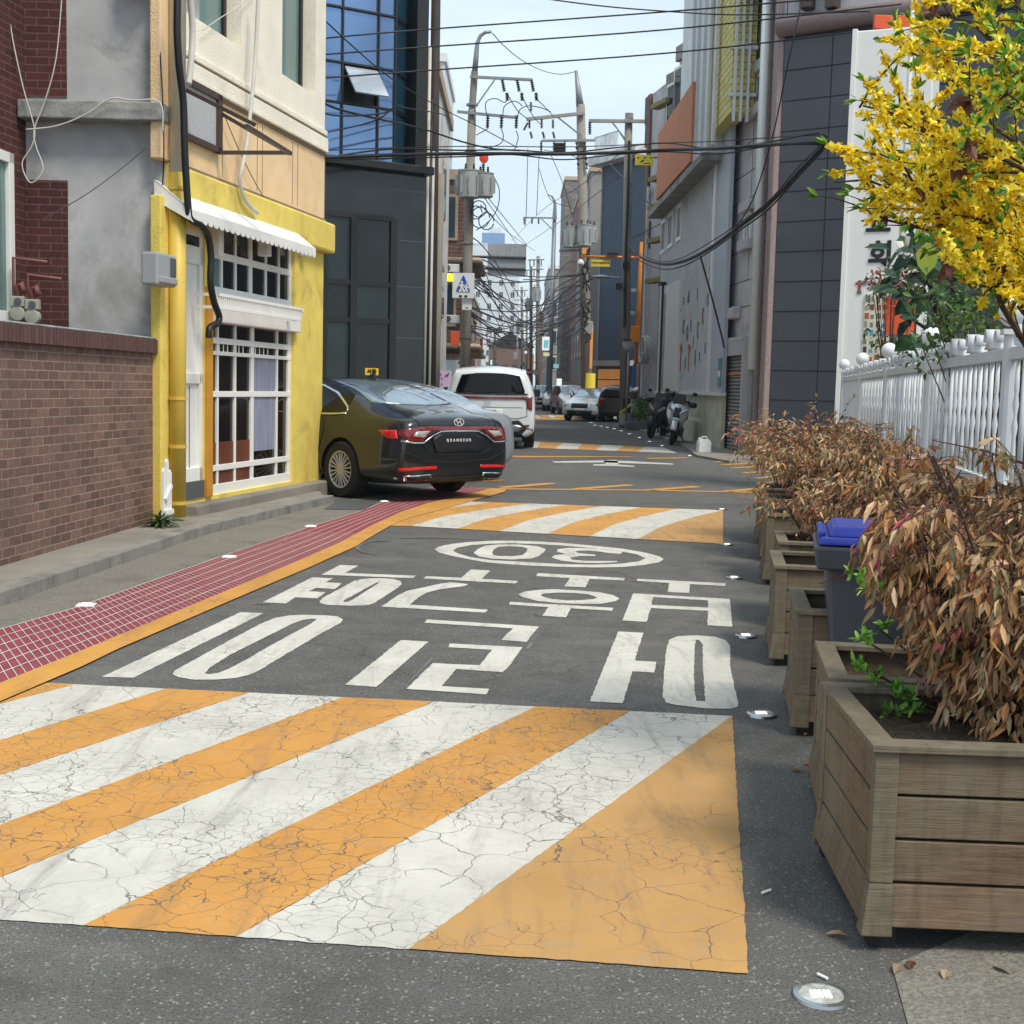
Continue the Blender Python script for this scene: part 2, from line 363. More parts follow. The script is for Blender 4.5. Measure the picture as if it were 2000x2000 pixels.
# kerb and pavement in front of the left buildings
KZ = .085
kf = [G(*p) for p in kerb_foot[:4]]; 
def offs(pl, d, ):
    out = []
    for i, p in enumerate(pl):
        t = (pl[min(i + 1, len(pl) - 1)] - pl[max(i - 1, 0)]).normalized(); out.append(p + Vector((-t.y, t.x, 0)) * d)
    return out
kin = offs(kf, .14); kin2 = offs(kf, 3.4)
mbk = MB()
kr = resample(kf, 16); ki = resample(kin, 16)
for i in range(15):
    a, b, c, d = kr[i].lerp(kr[i + 1], .012), kr[i].lerp(kr[i + 1], .988), ki[i].lerp(ki[i + 1], .988), ki[i].lerp(ki[i + 1], .012)
    mbk.slab([tuple(a.xy), tuple(b.xy), tuple(c.xy), tuple(d.xy)], -.05, KZ + .004)
struct('kerb', mbk, m_kerb, bevel=.008)
struct('pavement', MB().slab([tuple(p.xy) for p in kin] + [tuple((kin[-1] + Vector((-.1, .5, 0))).xy), tuple(kin2[-1].xy), tuple(kin2[0].xy)], -.05, KZ), m_pave)
# pale concrete patch bottom right and right-hand kerb area
struct('concrete_patch', MB().sheet(poly([(1742, 1888), (1775, 2010), (1800, 2120), (2500, 2120), (2300, 1800), (1950, 1800)]), .004), m_conc)
# --- speed table next to the camera
def line_x(a, b, c, d):
    a, b, c, d = (Vector(p) for p in (a, b, c, d)); r = b - a; s = d - c; den = r.x * s.y - r.y * s.x; t = ((c.x - a.x) * s.y - (c.y - a.y) * s.x) / den; return a + r * t
tl, tr = poly(cH([(120, 45), (1842, 128)])); bl, br = poly(cH([(0, 641), (1882, 778)])); 
bounds = [((182, 50), (0, 98)), ((425, 57), (0, 190)), ((640, 65), (0, 277)), ((885, 73), (0, 403)), ((1103, 88), (0, 535)), ((1357, 100), (212, 655)), ((1587, 115), (597, 682)), ((1842, 128), (1037, 710))]
lefta, leftb = poly([(0, 1374), (160, 1305)])
bw = []
for (t0, b0) in bounds:
    a, b = poly(cH([t0, b0])); top = line_x(tl, tr, a, b); bot = line_x(bl, br, a, b)
    cl = line_x(lefta, leftb, a, b)
    if cl.y > bot.y: bot = cl
    bw.append((top, bot))
corner = line_x(lefta, leftb, bl, br)
cols = [None, 'w', 'y', 'w', 'y', 'w', 'y', 'w']
mw = MB(); my = MB(); mp_ = MB()
for i in range(8):
    mbx = mw if i % 2 else my
    if i == 0:
        my.sheet(jit([tuple(line_x(tl, tr, lefta, leftb)), tuple(bw[0][0]), tuple(bw[0][1])]), .0036)
    else:
        a, b = bw[i - 1], bw[i]; pts = [a[0], b[0], b[1], a[1]]
        on_edge_a = abs((line_x(bl, br, a[0], a[1]) - a[1]).length) > 1e-3; on_edge_b = abs((line_x(bl, br, b[0], b[1]) - b[1]).length) > 1e-3
        if on_edge_a and not on_edge_b: pts = [a[0], b[0], b[1], corner, a[1]]
        (mw if i % 2 else my).sheet(jit([tuple(p) for p in pts]), .003 if i % 2 else .0036)
mp_.sheet(jit([tuple(bw[7][0]), tuple(br), tuple(bw[7][1])]), .0042)
struct('near_crossing_white', mw, m_hw); struct('near_crossing_yellow', my, m_hy); struct('near_crossing_faded', mp_, m_hp)
# --- second speed table
tops = [315, 495, 700, 900, 1090, 1300, 1500, 1740]; bots = [-400, -170, 60, 310, 540, 795, 1025, 1285]
def by(x): return 240 + (x) * 100 / 1745 if x > 0 else 240
def ty(x): return 115 + (x - 495) * 43 / 1245
def bl_(i):
    x0, x1 = bots[i], tops[i]; y0, y1 = by(x0), ty(x1)
    return [(x0, y0), (x0 + .27 * (x1 - x0), y0 + .42 * (y1 - y0)), (x0 + .58 * (x1 - x0), y0 + .70 * (y1 - y0)), (x1, y1)]
mw = MB(); my = MB()
for i in range(7):
    a, b = bl_(i), bl_(i + 1); (my if i % 2 == 1 else mw).sheet(poly(cE(a + b[::-1])), .005)
a = bl_(7); my2 = MB().sheet(poly(cE(a + [(1745, 163), (1745, 340)])), .005)
m_w2 = paint_mat('white_crossing_paint_far', 'cecbc1', crack=.3, wear=.2); m_y2 = paint_mat('yellow_crossing_paint_far', 'cf984c', crack=.3, wear=.3)
struct('second_crossing_white', mw, m_w2); struct('second_crossing_yellow', my, m_y2); struct('second_crossing_faded', my2, m_hp)
# --- third crossing
mw = MB(); my = MB()
tb = [170, 310, 450, 570, 700, 830, 965, 1085]; bb = [150, 285, 400, 535, 655, 780, 920, 1165]
for i in range(7):
    q = [(tb[i], 262 + (tb[i] - 170) * .047), (tb[i + 1], 262 + (tb[i + 1] - 170) * .047), (bb[i + 1], 303 + (bb[i + 1] - 170) * .036), (bb[i], 303 + (bb[i] - 170) * .036)]
    (mw if i % 2 == 0 else my).sheet(poly(cF(q)), .005)
struct('third_crossing_white', mw, m_w2); struct('third_crossing_yellow', my, m_y2)
mw = MB(); my = MB()
for i in range(6):
    x = 255 + i * 48; (my if i % 2 else mw).sheet(poly(cF([(x, 100), (x + 40, 101), (x + 60, 116), (x + 15, 116)])), .005)
my.sheet(poly(cF([(262, 117), (590, 121), (640, 131), (262, 126)])), .005)
struct('fourth_crossing_white', mw, m_w2); struct('fourth_crossing_yellow', my, m_y2)
# --- lettering (stands upside down for the viewer) and the 30 roundel
mb = MB()
for f, pl in ((cA, [(685, 387), (818, 392), (720, 445), (1238, 465), (1210, 483), (548, 458)]),
              (cA, [(1635, 420), (1775, 427), (1712, 487), (1976, 503), (1958, 522), (1288, 485), (1307, 468), (1562, 480)]),
              (cA, [(483, 477), (635, 484), (578, 512), (697, 520), (647, 562), (512, 553), (455, 578), (583, 585), (520, 630), (355, 622), (292, 667), (122, 658)]),
              (cA, [(1490, 513), (1618, 526), (1590, 540), (1400, 565), (1310, 590), (1250, 625), (1190, 675), (1758, 712), (1735, 733), (985, 690), (1100, 610), (1170, 575), (1300, 548), (1400, 525)]),
              (cC, [(855, 101), (980, 106), (278, 455), (108, 450)]), (cC, [(1720, 251), (1868, 260), (1587, 504), (1420, 492)]),
              (cD, [(148, 140), (752, 178), (685, 262), (548, 250), (612, 188), (135, 158)]),
              (cD, [(272, 270), (665, 290), (580, 405), (555, 425), (308, 408), (228, 500), (485, 515), (468, 545), (38, 515), (180, 376), (432, 387), (500, 304), (262, 290)]),
              (cD, [(1180, 205), (1316, 212), (1268, 362), (1384, 369), (1375, 427), (1256, 420), (1203, 592), (1027, 582)]),
              (cB, [(335, 446), (966, 482), (962, 500), (712, 488), (682, 549), (528, 542), (570, 482), (325, 468)]),
              (cB, [(1056, 487), (1698, 520), (1697, 540), (1440, 526), (1434, 590), (1278, 584), (1290, 518), (1055, 503)]),
              (cB, [(135, 655), (882, 698), (875, 720), (577, 702), (540, 767), (368, 756), (412, 694), (128, 674)]),
              (cB, [(948, 300), (930, 306), (850, 300), (790, 290), (700, 282), (640, 282), (605, 288), (625, 300), (755, 312), (750, 322), (640, 322), (565, 335), (590, 350), (700, 357), (910, 358), (912, 366), (800, 374), (650, 372), (500, 355), (435, 332), (460, 315), (545, 308), (475, 290), (480, 272), (560, 263), (700, 265), (850, 275), (940, 288)])):
    mb.sheet(jit(poly(f(pl))), .003)
for f, o_, i_ in ((cA, [(870, 486), (980, 483), (1075, 490), (1125, 505), (1130, 525), (1110, 548), (1000, 620), (930, 665), (880, 680), (760, 683), (600, 678), (540, 665), (535, 650), (560, 625), (700, 550), (790, 500)], [(975, 512), (955, 513), (930, 525), (710, 645), (708, 655), (740, 655), (775, 640)]),
                  (cC, [(1120, 118), (1200, 115), (1320, 118), (1380, 124), (1405, 140), (1395, 158), (1290, 215), (1130, 310), (950, 418), (900, 440), (830, 456), (720, 465), (600, 465), (520, 452), (488, 435), (500, 415), (620, 350), (800, 250), (960, 165), (1040, 132)], [(1265, 138), (1240, 136), (1190, 143), (1130, 165), (950, 255), (800, 330), (690, 400), (662, 430), (680, 436), (730, 430), (790, 408), (900, 350), (1000, 290), (1150, 208), (1240, 160)]),
                  (cD, [(1500, 230), (1600, 226), (1700, 233), (1755, 250), (1782, 280), (1785, 400), (1805, 500), (1828, 590), (1825, 610), (1790, 622), (1650, 620), (1500, 603), (1440, 590), (1420, 560), (1425, 430), (1440, 300), (1455, 250)], [(1598, 250), (1615, 250), (1635, 275), (1636, 400), (1650, 582), (1602, 580), (1590, 520), (1588, 420), (1592, 300)]),
                  (cB, [(195, 600), (240, 580), (350, 567), (450, 563), (620, 572), (780, 585), (880, 605), (928, 630), (900, 650), (800, 668), (650, 670), (500, 665), (330, 648), (230, 622)], [(355, 606), (380, 595), (470, 588), (600, 590), (700, 600), (770, 622), (740, 635), (650, 643), (550, 645), (440, 635), (380, 620)]),
                  (cB, [(1028, 593), (1730, 634), (1747, 836), (1565, 825), (1572, 720), (1155, 700), (1125, 801), (950, 790)], [(1172, 620), (1572, 645), (1572, 697), (1160, 677)]),
                  (cB, [(-413, 275), (-390, 255), (-300, 235), (-180, 222), (-83, 216), (0, 211), (150, 210), (350, 217), (500, 225), (700, 243), (950, 268), (1130, 300), (1220, 325), (1250, 345), (1215, 368), (1100, 388), (950, 402), (750, 405), (550, 402), (300, 392), (100, 380), (-20, 370), (-133, 352), (-300, 318), (-380, 297)], [(-280, 283), (-250, 262), (-150, 243), (0, 232), (150, 229), (350, 236), (500, 245), (700, 262), (900, 283), (1050, 308), (1118, 338), (1070, 360), (950, 377), (750, 385), (550, 382), (350, 372), (150, 360), (0, 352), (-150, 330), (-240, 305)]),
                  (cB, [(-130, 300), (-100, 270), (-40, 245), (50, 238), (200, 238), (330, 250), (392, 270), (385, 290), (345, 320), (290, 340), (150, 347), (0, 340), (-90, 325)], [(5, 300), (15, 275), (50, 255), (130, 250), (220, 256), (262, 268), (255, 290), (225, 315), (150, 323), (50, 322), (15, 315)])):
    mb.sheet([jit(poly(f(o_))), jit(poly(f(i_)))], .003)
struct('road_lettering', mb, m_white)
# faint old roundel, old scrubbed letters beside the new ones
m_ghost = paint_mat('ghost_road_paint', '77777a', crack=.2, wear=1.1)
def ribbon(mb, pts, wd, z):
    p = [Vector(q) for q in pts]
    for i in range(len(p) - 1):
        t = (p[i + 1] - p[i]).normalized(); n = Vector((-t.y, t.x)) * wd / 2; mb.sheet([tuple(p[i] + n), tuple(p[i] - n), tuple(p[i + 1] - n), tuple(p[i + 1] + n)], z)
mb = MB(); ribbon(mb, poly(cA([(1040, 210), (950, 215), (860, 230), (810, 250), (805, 268), (850, 295), (950, 312)])), .035, .004); ribbon(mb, poly(cA([(1120, 192), (1400, 190), (1700, 202)])), .04, .004)
ribbon(mb, poly(cD([(50, 480), (180, 345)])), .012, .0025); ribbon(mb, poly(cD([(690, 300), (740, 215)])), .02, .0025); ribbon(mb, poly(cA([(70, 670), (180, 674)])), .02, .0045)
struct('worn_road_marks', mb, m_ghost)
# --- thin yellow lines and wedges in the junction, white cross
mb = MB()
def wedge(pts): mb.sheet(poly(cF(pts)), .005)
wedge([(-120, 558), (25, 561), (900, 569), (1690, 583), (1900, 590), (1900, 597), (1690, 590), (900, 575), (25, 568), (-120, 565)])
for x0, y0, x1, y1 in ((30, 553, 415, 530), (500, 562, 905, 540), (960, 569, 1325, 550), (1450, 577, 1800, 555)): wedge([(x0, y0), (x1 - 60, y1 - 4), (x1, y1 + 1), (x1 - 30, y1 + 6), (x0 + 60, y0 + 7)])
wedge([(-60, 508), (92, 505), (60, 514), (-60, 518)]); wedge([(45, 356), (240, 357), (890, 360), (890, 363), (240, 366), (45, 361)]); wedge([(980, 370), (1240, 366), (1240, 371), (980, 376)])
for x0, y0, x1, y1 in ((1380, 393, 1650, 380), (1425, 411, 1700, 399), (1490, 430, 1750, 420), (1560, 463, 1770, 449), (1640, 497, 1800, 480), (1700, 525, 1850, 510)): wedge([(x0, y0), (x1, y1 - 3), (x1, y1 + 6), (x0 + 50, y0 + 4)])
wedge([(1300, 372), (1480, 373), (1640, 378), (1720, 390), (1790, 412), (1900, 430), (1900, 440), (1780, 420), (1710, 398), (1640, 385), (1480, 379)])
struct('junction_yellow_lines', mb, m_yel)
mb = MB(); wedge([(380, 392), (690, 386), (860, 389), (1140, 405), (1145, 412), (860, 403), (690, 398), (400, 400)]); wedge([(640, 410), (760, 408), (900, 420), (895, 426), (760, 420), (640, 418)]); wedge([(700, 384), (790, 382), (800, 408), (720, 410)]); 
struct('junction_white_mark', mb, m_white)
# ================================================================== left side buildings
m_brickD = brick_mat('dark_red_brick', '5a2b28', '45201f', '6e5a52', .21, .068, .009, dirt='3d2320')
m_brickW = brick_mat('brown_wall_brick', '84665a', '664c42', '9c8c80', .19, .068, .010, dirt='5d5049', bumps=.9)
m_cop = brick_mat('coping_brick', '6a4a44', '553b37', '3a2c29', .06, .30, .010, bumps=.9, offset=0)
m_render = mat('grey_render', 'b6b7b8', .85, var=.28, vs=1.6, bump=.2, bs=25, dirt='7d7d7c', df=.5, ds=1.3)
m_slab = mat('stained_concrete_slab', 'a5a6a3', .9, var=.35, vs=5, bump=.6, bs=30, dirt='5f605d', df=.5, ds=4)
m_whitep = mat('white_paint', 'e6e6e2', .55, var=.06, vs=3, dirt='b9b6ae', df=.3, ds=3)
m_yelw = mat('yellow_stucco', 'ecd368', .85, var=.14, vs=3, bump=.8, bs=75, dirt='b0924a', df=.45, ds=2.2)
m_yelp = mat('yellow_pipe_paint', 'd0b24a', .5, var=.12, vs=4, dirt='9b7d22', df=.35, ds=4)
m_cream = mat('cream_stucco', 'f8f0de', .9, var=.12, vs=2, bump=1.0, bs=70, dirt='c3b59a', df=.42, ds=1.6)
m_peach = mat('peach_stucco', 'f2d2a4', .9, var=.12, vs=2, bump=1.0, bs=70, dirt='cda676', df=.42, ds=1.4)
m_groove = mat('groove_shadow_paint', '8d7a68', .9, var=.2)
m_brown = mat('brown_metal_frame', '54453f', .5, var=.2, metal=.2)
m_dark = mat('dark_metal', '2a2b2d', .45, var=.2, metal=.3)
m_black = mat('black_rubber_cable', '101012', .5, var=.1)
m_wcab = mat('white_cable', 'c9c6bf', .6, var=.1)
m_gbox = mat('grey_plastic', '9b9d9f', .5, var=.08)
m_gd = mat('dark_grey_plastic', '55585b', .5, var=.1)
m_ggl = mat('green_grey_glass', '6f8a88', .12, var=.2, vs=1, spec=.7)
m_dgl = glass_mat('dark_window_glass', '14181a', .05)
m_rust = mat('rust_red_pipe_paint', '7b4a42', .6, var=.25, vs=10)
m_meter = mat('meter_grey', 'a3a596', .5, var=.2, vs=8)

# boundary wall
wl_ = Fac('brick_boundary_wall', 'low brown brick boundary wall with upright brick coping beside the pavement', 'wall', G(-420, 1228, KZ), G(311, 1016, KZ))
x1 = wl_.len; zt = wl_.at(311, 691)[1]; zc = wl_.at(311, 667)[1]
wl_.part('brick_face', MB().box(0, x1, 0, .2, KZ - .05, zt), m_brickW)
o = wl_.part('coping', MB().box(0, x1 + .03, -.05, .25, zt, zc + .01), m_cop)
wl_.part('coping_mortar', MB().box(0, x1 + .02, -.035, .235, zc + .01, zc + .03), m_slab, bevel=.01)

# grey rendered house: frontal wall + side brick wing
Yf = 11.9
A = P(52, 400, Yf); B_ = P(322, 400, Yf)
hs = Fac('grey_rendered_house', 'grey rendered side wall of a red brick house with a weathered concrete ledge', 'house', A.xy, B_.xy)
L_ = hs.len
def z_(px, py, f=hs, off=0): return f.at(px, py, off)[1]
bx = hs.at(132, 300)[0]
hs.part('rendered_wall', MB().box(0, L_, 0, 3, -.1, 9), m_render)
mb = MB().box(0, bx, -.012, .05, z_(90, 190), 9); mb.box(0, bx, -.012, .05, 0, z_(90, 352)); hs.part('brick_panel', mb, m_brickD)
za, zb = z_(180, 238), z_(180, 194)
hs.part('concrete_ledge', MB().box(-.0, L_ + .04, -.2, .05, z_(180, 232, off=.2), z_(180, 196, off=.2)), m_slab, bevel=.012)
mb = MB(); c1 = Vector((-(.0), -.0, 0))
# brick wing running towards the camera on the far left
W0 = hs.pl; W1 = P(-60, 400, 10.9)
wg = Fac('brick_house', 'dark red brick house front with a white framed window at the left edge', 'house', (W1.x, W1.y), (W0.x + .0, W0.y))
wg.part('brick_wall', MB().box(-2, wg.len, 0, .3, -.1, 9), m_brickD)
wx1 = wg.at(15, 300)[0]; wz0 = wg.at(5, 628)[1]; wz1 = wg.at(5, 297)[1]
mb = MB(); wx0 = wx1 - 1.2; fr = .09
for b in ((wx0, wx1, wz0, wz0 + fr), (wx0, wx1, wz1 - fr, wz1), (wx0, wx0 + fr, wz0, wz1), (wx1 - fr, wx1, wz0, wz1), ((wx0 + wx1) / 2 - .04, (wx0 + wx1) / 2 + .04, wz0, wz1)): mb.box(b[0], b[1], -.06, .0, b[2], b[3])
wf = wg.part('window', mb, m_whitep, bevel=.006); wg.part('pane', MB().box(wx0 + fr, wx1 - fr, -.02, .005, wz0 + fr, wz1 - fr), m_ggl, parent=wf)
# gas meters with pipes
for k, (px, py) in enumerate(((36, 606), (64, 612))):
    c = P(px, py, 11.4)
    t = thing('gas_meter', ['grey gas meter nearest the white window above the brick wall', 'grey gas meter on the right of the pair above the brick wall'][k], 'gas meter', c, 0, 'gas meters above the brick wall')
    obj('case', MB().lathe([(.02, -.04), (.065, -.035), (.07, 0), (.065, .035), (.02, .04)], (0, 0, -.03), 18, 'y').box(-.06, .06, -.035, .035, .03, .12), m_meter, t, bevel=.008)
    obj('dial', MB().lathe([(.001, -.05), (.03, -.05), (.03, -.04), (.001, -.04)], (0.01, 0, .075), 14, 'y'), m_gd, t)
    dy = .12
    for q, sx in enumerate((-.04, .04)): 
        top = .62 if q == 0 else .2
        obj('pipe', MB().tube([(sx, dy * 0, .11), (sx, 0, .17 if q else .40), (sx + (0 if q == 0 else .03), 0, top - .02)] if q else [(sx, 0, .11), (sx, 0, .45 - k * .12), (sx + .25, .12, .43 - k * .12)], .015, 8), m_rust, t)
    obj('elbow', MB().tube([(0, 0, .1), (-.02, 0, .2), (.03, 0, .23), (.05, 0, .15)], .028, 8), m_rust, t, smooth=True)
# hanging white cables on the house
def wire(name, pts, r, m, label, cat='cable', group=None, sag=0, n=6, sub=6):
    """pts: (px, py, Y) triples -> smooth tube"""
    q = [P(*p) for p in pts]; out = []
    for i in range(len(q) - 1):
        p0, p1, p2, p3 = q[max(i - 1, 0)], q[i], q[i + 1], q[min(i + 2, len(q) - 1)]
        for k in range(sub):
            t = k / sub; out.append(.5 * ((2 * p1) + (-p0 + p2) * t + (2 * p0 - 5 * p1 + 4 * p2 - p3) * t * t + (-p0 + 3 * p1 - 3 * p2 + p3) * t ** 3) - Vector((0, 0, sag * 4 * ((i + t) / (len(q) - 1)) * (1 - (i + t) / (len(q) - 1)))))
    out.append(q[-1]); o = obj(name, MB().tube(out, r, n), m, None, smooth=True); tag(o, label, cat, group); return o
wire('cable', [(17, -20, 11.65), (22, 60, 11.65), (45, 170, 11.65), (67, 250, 11.65), (62, 285, 11.65), (43, 320, 11.65), (60, 357, 11.65), (84, 330, 11.65), (70, 285, 11.65), (67, 252, 11.65), (90, 190, 11.65), (110, 110, 11.65), (122, -20, 11.65)], .006, m_wcab, 'thin white cable hanging in a twisted loop before the brick house')
wire('cable', [(50, 253, 11.65), (110, 246, 11.65), (170, 222, 11.65), (215, 193, 11.65), (260, 196, 11.65), (312, 200, 11.65), (318, 260, 11.65)], .007, m_wcab, 'white cable draped along the concrete ledge of the grey house')
wire('cable', [(80, 430, 11.65), (160, 385, 11.65), (230, 335, 11.65), (290, 285, 11.65)], .004, m_gd, 'thin grey cable slanting across the grey rendered wall')
wire('cable', [(306, -20, 11.75), (312, 90, 11.75), (318, 200, 11.7), (320, 300, 11.7), (316, 380, 11.9), (306, 470, 11.95), (290, 540, 11.95), (275, 600, 11.95), (260, 655, 11.95)], .007, m_black, 'black cable running down the edge of the grey rendered wall')

# ---------------------------------------------------------------- yellow shop building
YL, YR = G(311, 1016, KZ), P(628, 900, 16.2)
yb = Fac('yellow_shop_building', 'corner shop building with yellow ground floor, peach band and cream upper storey', 'building', YL.xy, YR.xy)
Ly = yb.len; at = yb.at
def ZL(pa, pb, x):      # height on the facade of a line given by two photo points, at local x
    a, b = at(*pa), at(*pb); return a[1] + (b[1] - a[1]) * (x - a[0]) / (b[0] - a[0])
zY = (ZL((368, 336), (640, 440), 0) + ZL((368, 336), (640, 440), Ly)) / 2
zg1 = at(500, 178)[1]; zg2 = at(500, 224)[1]; zb0 = at(500, 427)[1]; zb1 = zY
TOP = 10.5
# openings (x0,x1,z0,z1)
w1 = (at(330, 50)[0] * 0 + at(376, 28)[0] - .95, at(471, 80)[0], at(440, 70)[1], 99); w2 = (at(551, 120)[0], at(616, 150)[0], at(583, 165)[1], 99)
wh = w2[2] + 1.95; w1 = (w1[0], w1[1], w2[2], wh); w2 = (w2[0], w2[1], w2[2], wh)
def wall_open(mb, x0, x1, z0, z1, ops, depth=.22, y=0):
    xs = sorted({x0, x1} | {min(max(v, x0), x1) for o in ops for v in o[:2]}); zs = sorted({z0, z1} | {min(max(v, z0), z1) for o in ops for v in o[2:]})
    for i in range(len(xs) - 1):
        for j in range(len(zs) - 1):
            cx, cz = (xs[i] + xs[i + 1]) / 2, (zs[j] + zs[j + 1]) / 2
            if any(o[0] < cx < o[1] and o[2] < cz < o[3] for o in ops): continue
            mb.add([(xs[i], y, zs[j]), (xs[i + 1], y, zs[j]), (xs[i + 1], y, zs[j + 1]), (xs[i], y, zs[j + 1])], [(0, 1, 2, 3)])
    for a, b, c, d in ops:
        mb.add([(a, y, c), (a, y + depth, c), (a, y + depth, d), (a, y, d)], [(0, 1, 2, 3)]); mb.add([(b, y, c), (b, y, d), (b, y + depth, d), (b, y + depth, c)], [(0, 1, 2, 3)])
        mb.add([(a, y, c), (b, y, c), (b, y + depth, c), (a, y + depth, c)], [(0, 1, 2, 3)]); mb.add([(a, y, d), (a, y + depth, d), (b, y + depth, d), (b, y, d)], [(0, 1, 2, 3)])
    return mb
mb = wall_open(MB(), 0, Ly, zg2, TOP, [w1, w2]); mb.box(Ly - .01, Ly, .0, 6, zY, TOP); yb.part('upper_wall', mb, m_cream)
for (a, b, c, d), kk in ((w1, 0), (w2, 1)):
    m2 = MB(); t_ = .07
    for q in ((a, b, c, c + t_), (a, b, d - t_, d), (a, a + t_, c, d), (b - t_, b, c, d), (a, b, c + 1.15, c + 1.15 + t_)): m2.box(q[0], q[1], .16, .22, q[2], q[3])
    wf = yb.part('window', m2, m_dark); yb.part('pane', MB().box(a, b, .19, .215, c, d), m_ggl, parent=wf)
m3 = MB().box(0, Ly, -.035, .01, zg1 - .06, zg1 + .0); m3.box(0, Ly, -.05, .01, zg2 - .02, zg2 + .03); m3.box(0, Ly + .02, -.04, .01, zg2 + .03, zg1 - .09)
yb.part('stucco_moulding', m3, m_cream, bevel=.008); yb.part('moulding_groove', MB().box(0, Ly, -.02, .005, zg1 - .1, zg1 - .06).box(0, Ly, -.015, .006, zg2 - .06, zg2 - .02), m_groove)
mb = MB().box(0, Ly, -.0, .02, zY + .0, zg2); yb.part('peach_band', mb, m_peach)
mb = MB()
for px in (434, 502, 512, 571, 581, 634): x = at(px, 350)[0]; mb.box(x - .006, x + .006, -.003, .002, zY + .08, zg2 - .08)
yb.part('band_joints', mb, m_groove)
mb = MB().box(0, Ly + .02, -.02, .01, zY, zY + .05); yb.part('dark_joint', mb, m_groove)  # joint strip darkened with the groove shadow colour
zbb = at(500, 427)[1]
yb.part('yellow_beam', MB().box(0, Ly + .10, -.12, .02, zY - .36, zY - .0), m_yelw, bevel=.03)
# ground floor wall with shop opening and door opening
dx0, dx1 = at(360, 700)[0], at(400, 700)[0]; sx0, sx1 = at(411, 700)[0], at(574, 700)[0]
dz1 = at(380, 447)[1]; sz1 = at(570, 470)[1] + .1; FLZ = KZ + .14
mb = wall_open(MB(), -.02, Ly, -.1, zY - .3, [(dx0, dx1, FLZ, dz1), (sx0, sx1, FLZ, sz1)], .25); mb.box(Ly - .005, Ly, 0, 6, -.1, zY); yb.part('ground_floor_wall', mb, m_yelw)
mb = MB().box(at(314, 700, .1)[0], at(334, 700, .1)[0], -.10, .0, .0, zY - .32); yb.part('pilaster', mb, m_yelw, bevel=.01)
mb = MB().box(at(314, 700, .1)[0], at(334, 700, .1)[0], -.10, .0, zY, TOP); yb.part('upper_pilaster', mb, m_peach, bevel=.01)
# door with transom
d = MB().box(dx0, dx1, .05, .10, FLZ, dz1)
dr = yb.part('door', d, m_whitep); dw = dx1 - dx0; dh0 = at(380, 500)[1]
m4 = MB(); 
for a, b, c, e in ((dx0, dx0 + .07, FLZ, dz1), (dx1 - .07, dx1, FLZ, dz1), (dx0, dx1, dh0 - .07, dh0 + .1), (dx0, dx1, dz1 - .06, dz1), (dx0, dx1, (FLZ + dh0) / 2 - .05, (FLZ + dh0) / 2 + .05), (dx0, dx1, FLZ + .16, FLZ + .3)): m4.box(a, b, .02, .06, c, e)
yb.part('door_frame', m4, m_whitep, parent=dr, bevel=.005)
yb.part('transom_pane', MB().box(dx0 + .07, dx1 - .07, .03, .055, dh0 + .1, dz1 - .06), m_dgl, parent=dr); yb.part('kick_plate', MB().box(dx0, dx1, .0, .06, FLZ - .02, FLZ + .17), m_gd, parent=dr)
m4 = MB().box(dx0 + dw * .45, dx0 + dw * .47, .045, .052, FLZ + .2, FLZ + 1.1); yb.part('panel_groove', m4, m_gd, parent=dr)
# upper shop window: grid
uz0, uz1 = at(500, 587)[1], sz1; um = at(500, 515)[1]
fm = MB()
xs = [sx0 + .03] + [at(px, 540)[0] for px in (441, 468, 497, 527, 552)] + [sx1 - .03]
for i, x in enumerate(xs): w_ = .045 if i in (0, 3, 6) else .022; fm.box(x - w_, x + w_, .04, .09, uz0, uz1)
for z in (uz0 + .04, um, uz1 - .04): fm.box(sx0, sx1, .035, .095, z - .035, z + .035)
uw = yb.part('upper_shop_window', fm, m_whitep, bevel=.004)
for i in range(6):
    for za_, zb_ in ((uz0, um), (um, uz1)): yb.part('pane', MB().box(xs[i], xs[i + 1], .06, .07, za_, zb_), [m_dgl, m_dgl, m_ggl][(i == 0 and za_ == uz0) * 2], parent=uw)
# pale curtains / posts behind
# window basket
bz1, bz0 = at(500, 585, .25)[1], at(500, 608, .25)[1]; bx0, bx1 = at(427, 580, .25)[0], at(590, 610, .25)[0]
m5 = MB().box(bx0, bx1, -.25, -.22, bz1 - .03, bz1).box(bx0, bx1, -.25, -.22, bz0 - .03, bz0 + .0).box(bx0, bx0 + .02, -.25, 0, bz1 - .03, bz1).box(bx1 - .02, bx1, -.25, 0, bz1 - .03, bz1).box(bx0, bx0 + .02, -.25, 0, bz0 - .03, bz0).box(bx1 - .02, bx1, -.25, 0, bz0 - .03, bz0)
n_ = 46
for i in range(n_): x = bx0 + (bx1 - bx0) * i / (n_ - 1); m5.box(x - .008, x + .008, -.245, -.23, bz0, bz1 - .02)
yb.part('window_basket', m5, m_whitep)
cz1, cz0 = at(500, 612)[1], at(500, 640)[1]
yb.part('shop_cornice', MB().prism([(0, 0)], 0, 0) if False else MB().box(sx0, sx1 + .03, -.07, .1, cz0, uz0).box(sx0 - .02, sx1 + .05, -.10, .0, uz0 - .06, uz0 - .01), m_whitep, bevel=.01)
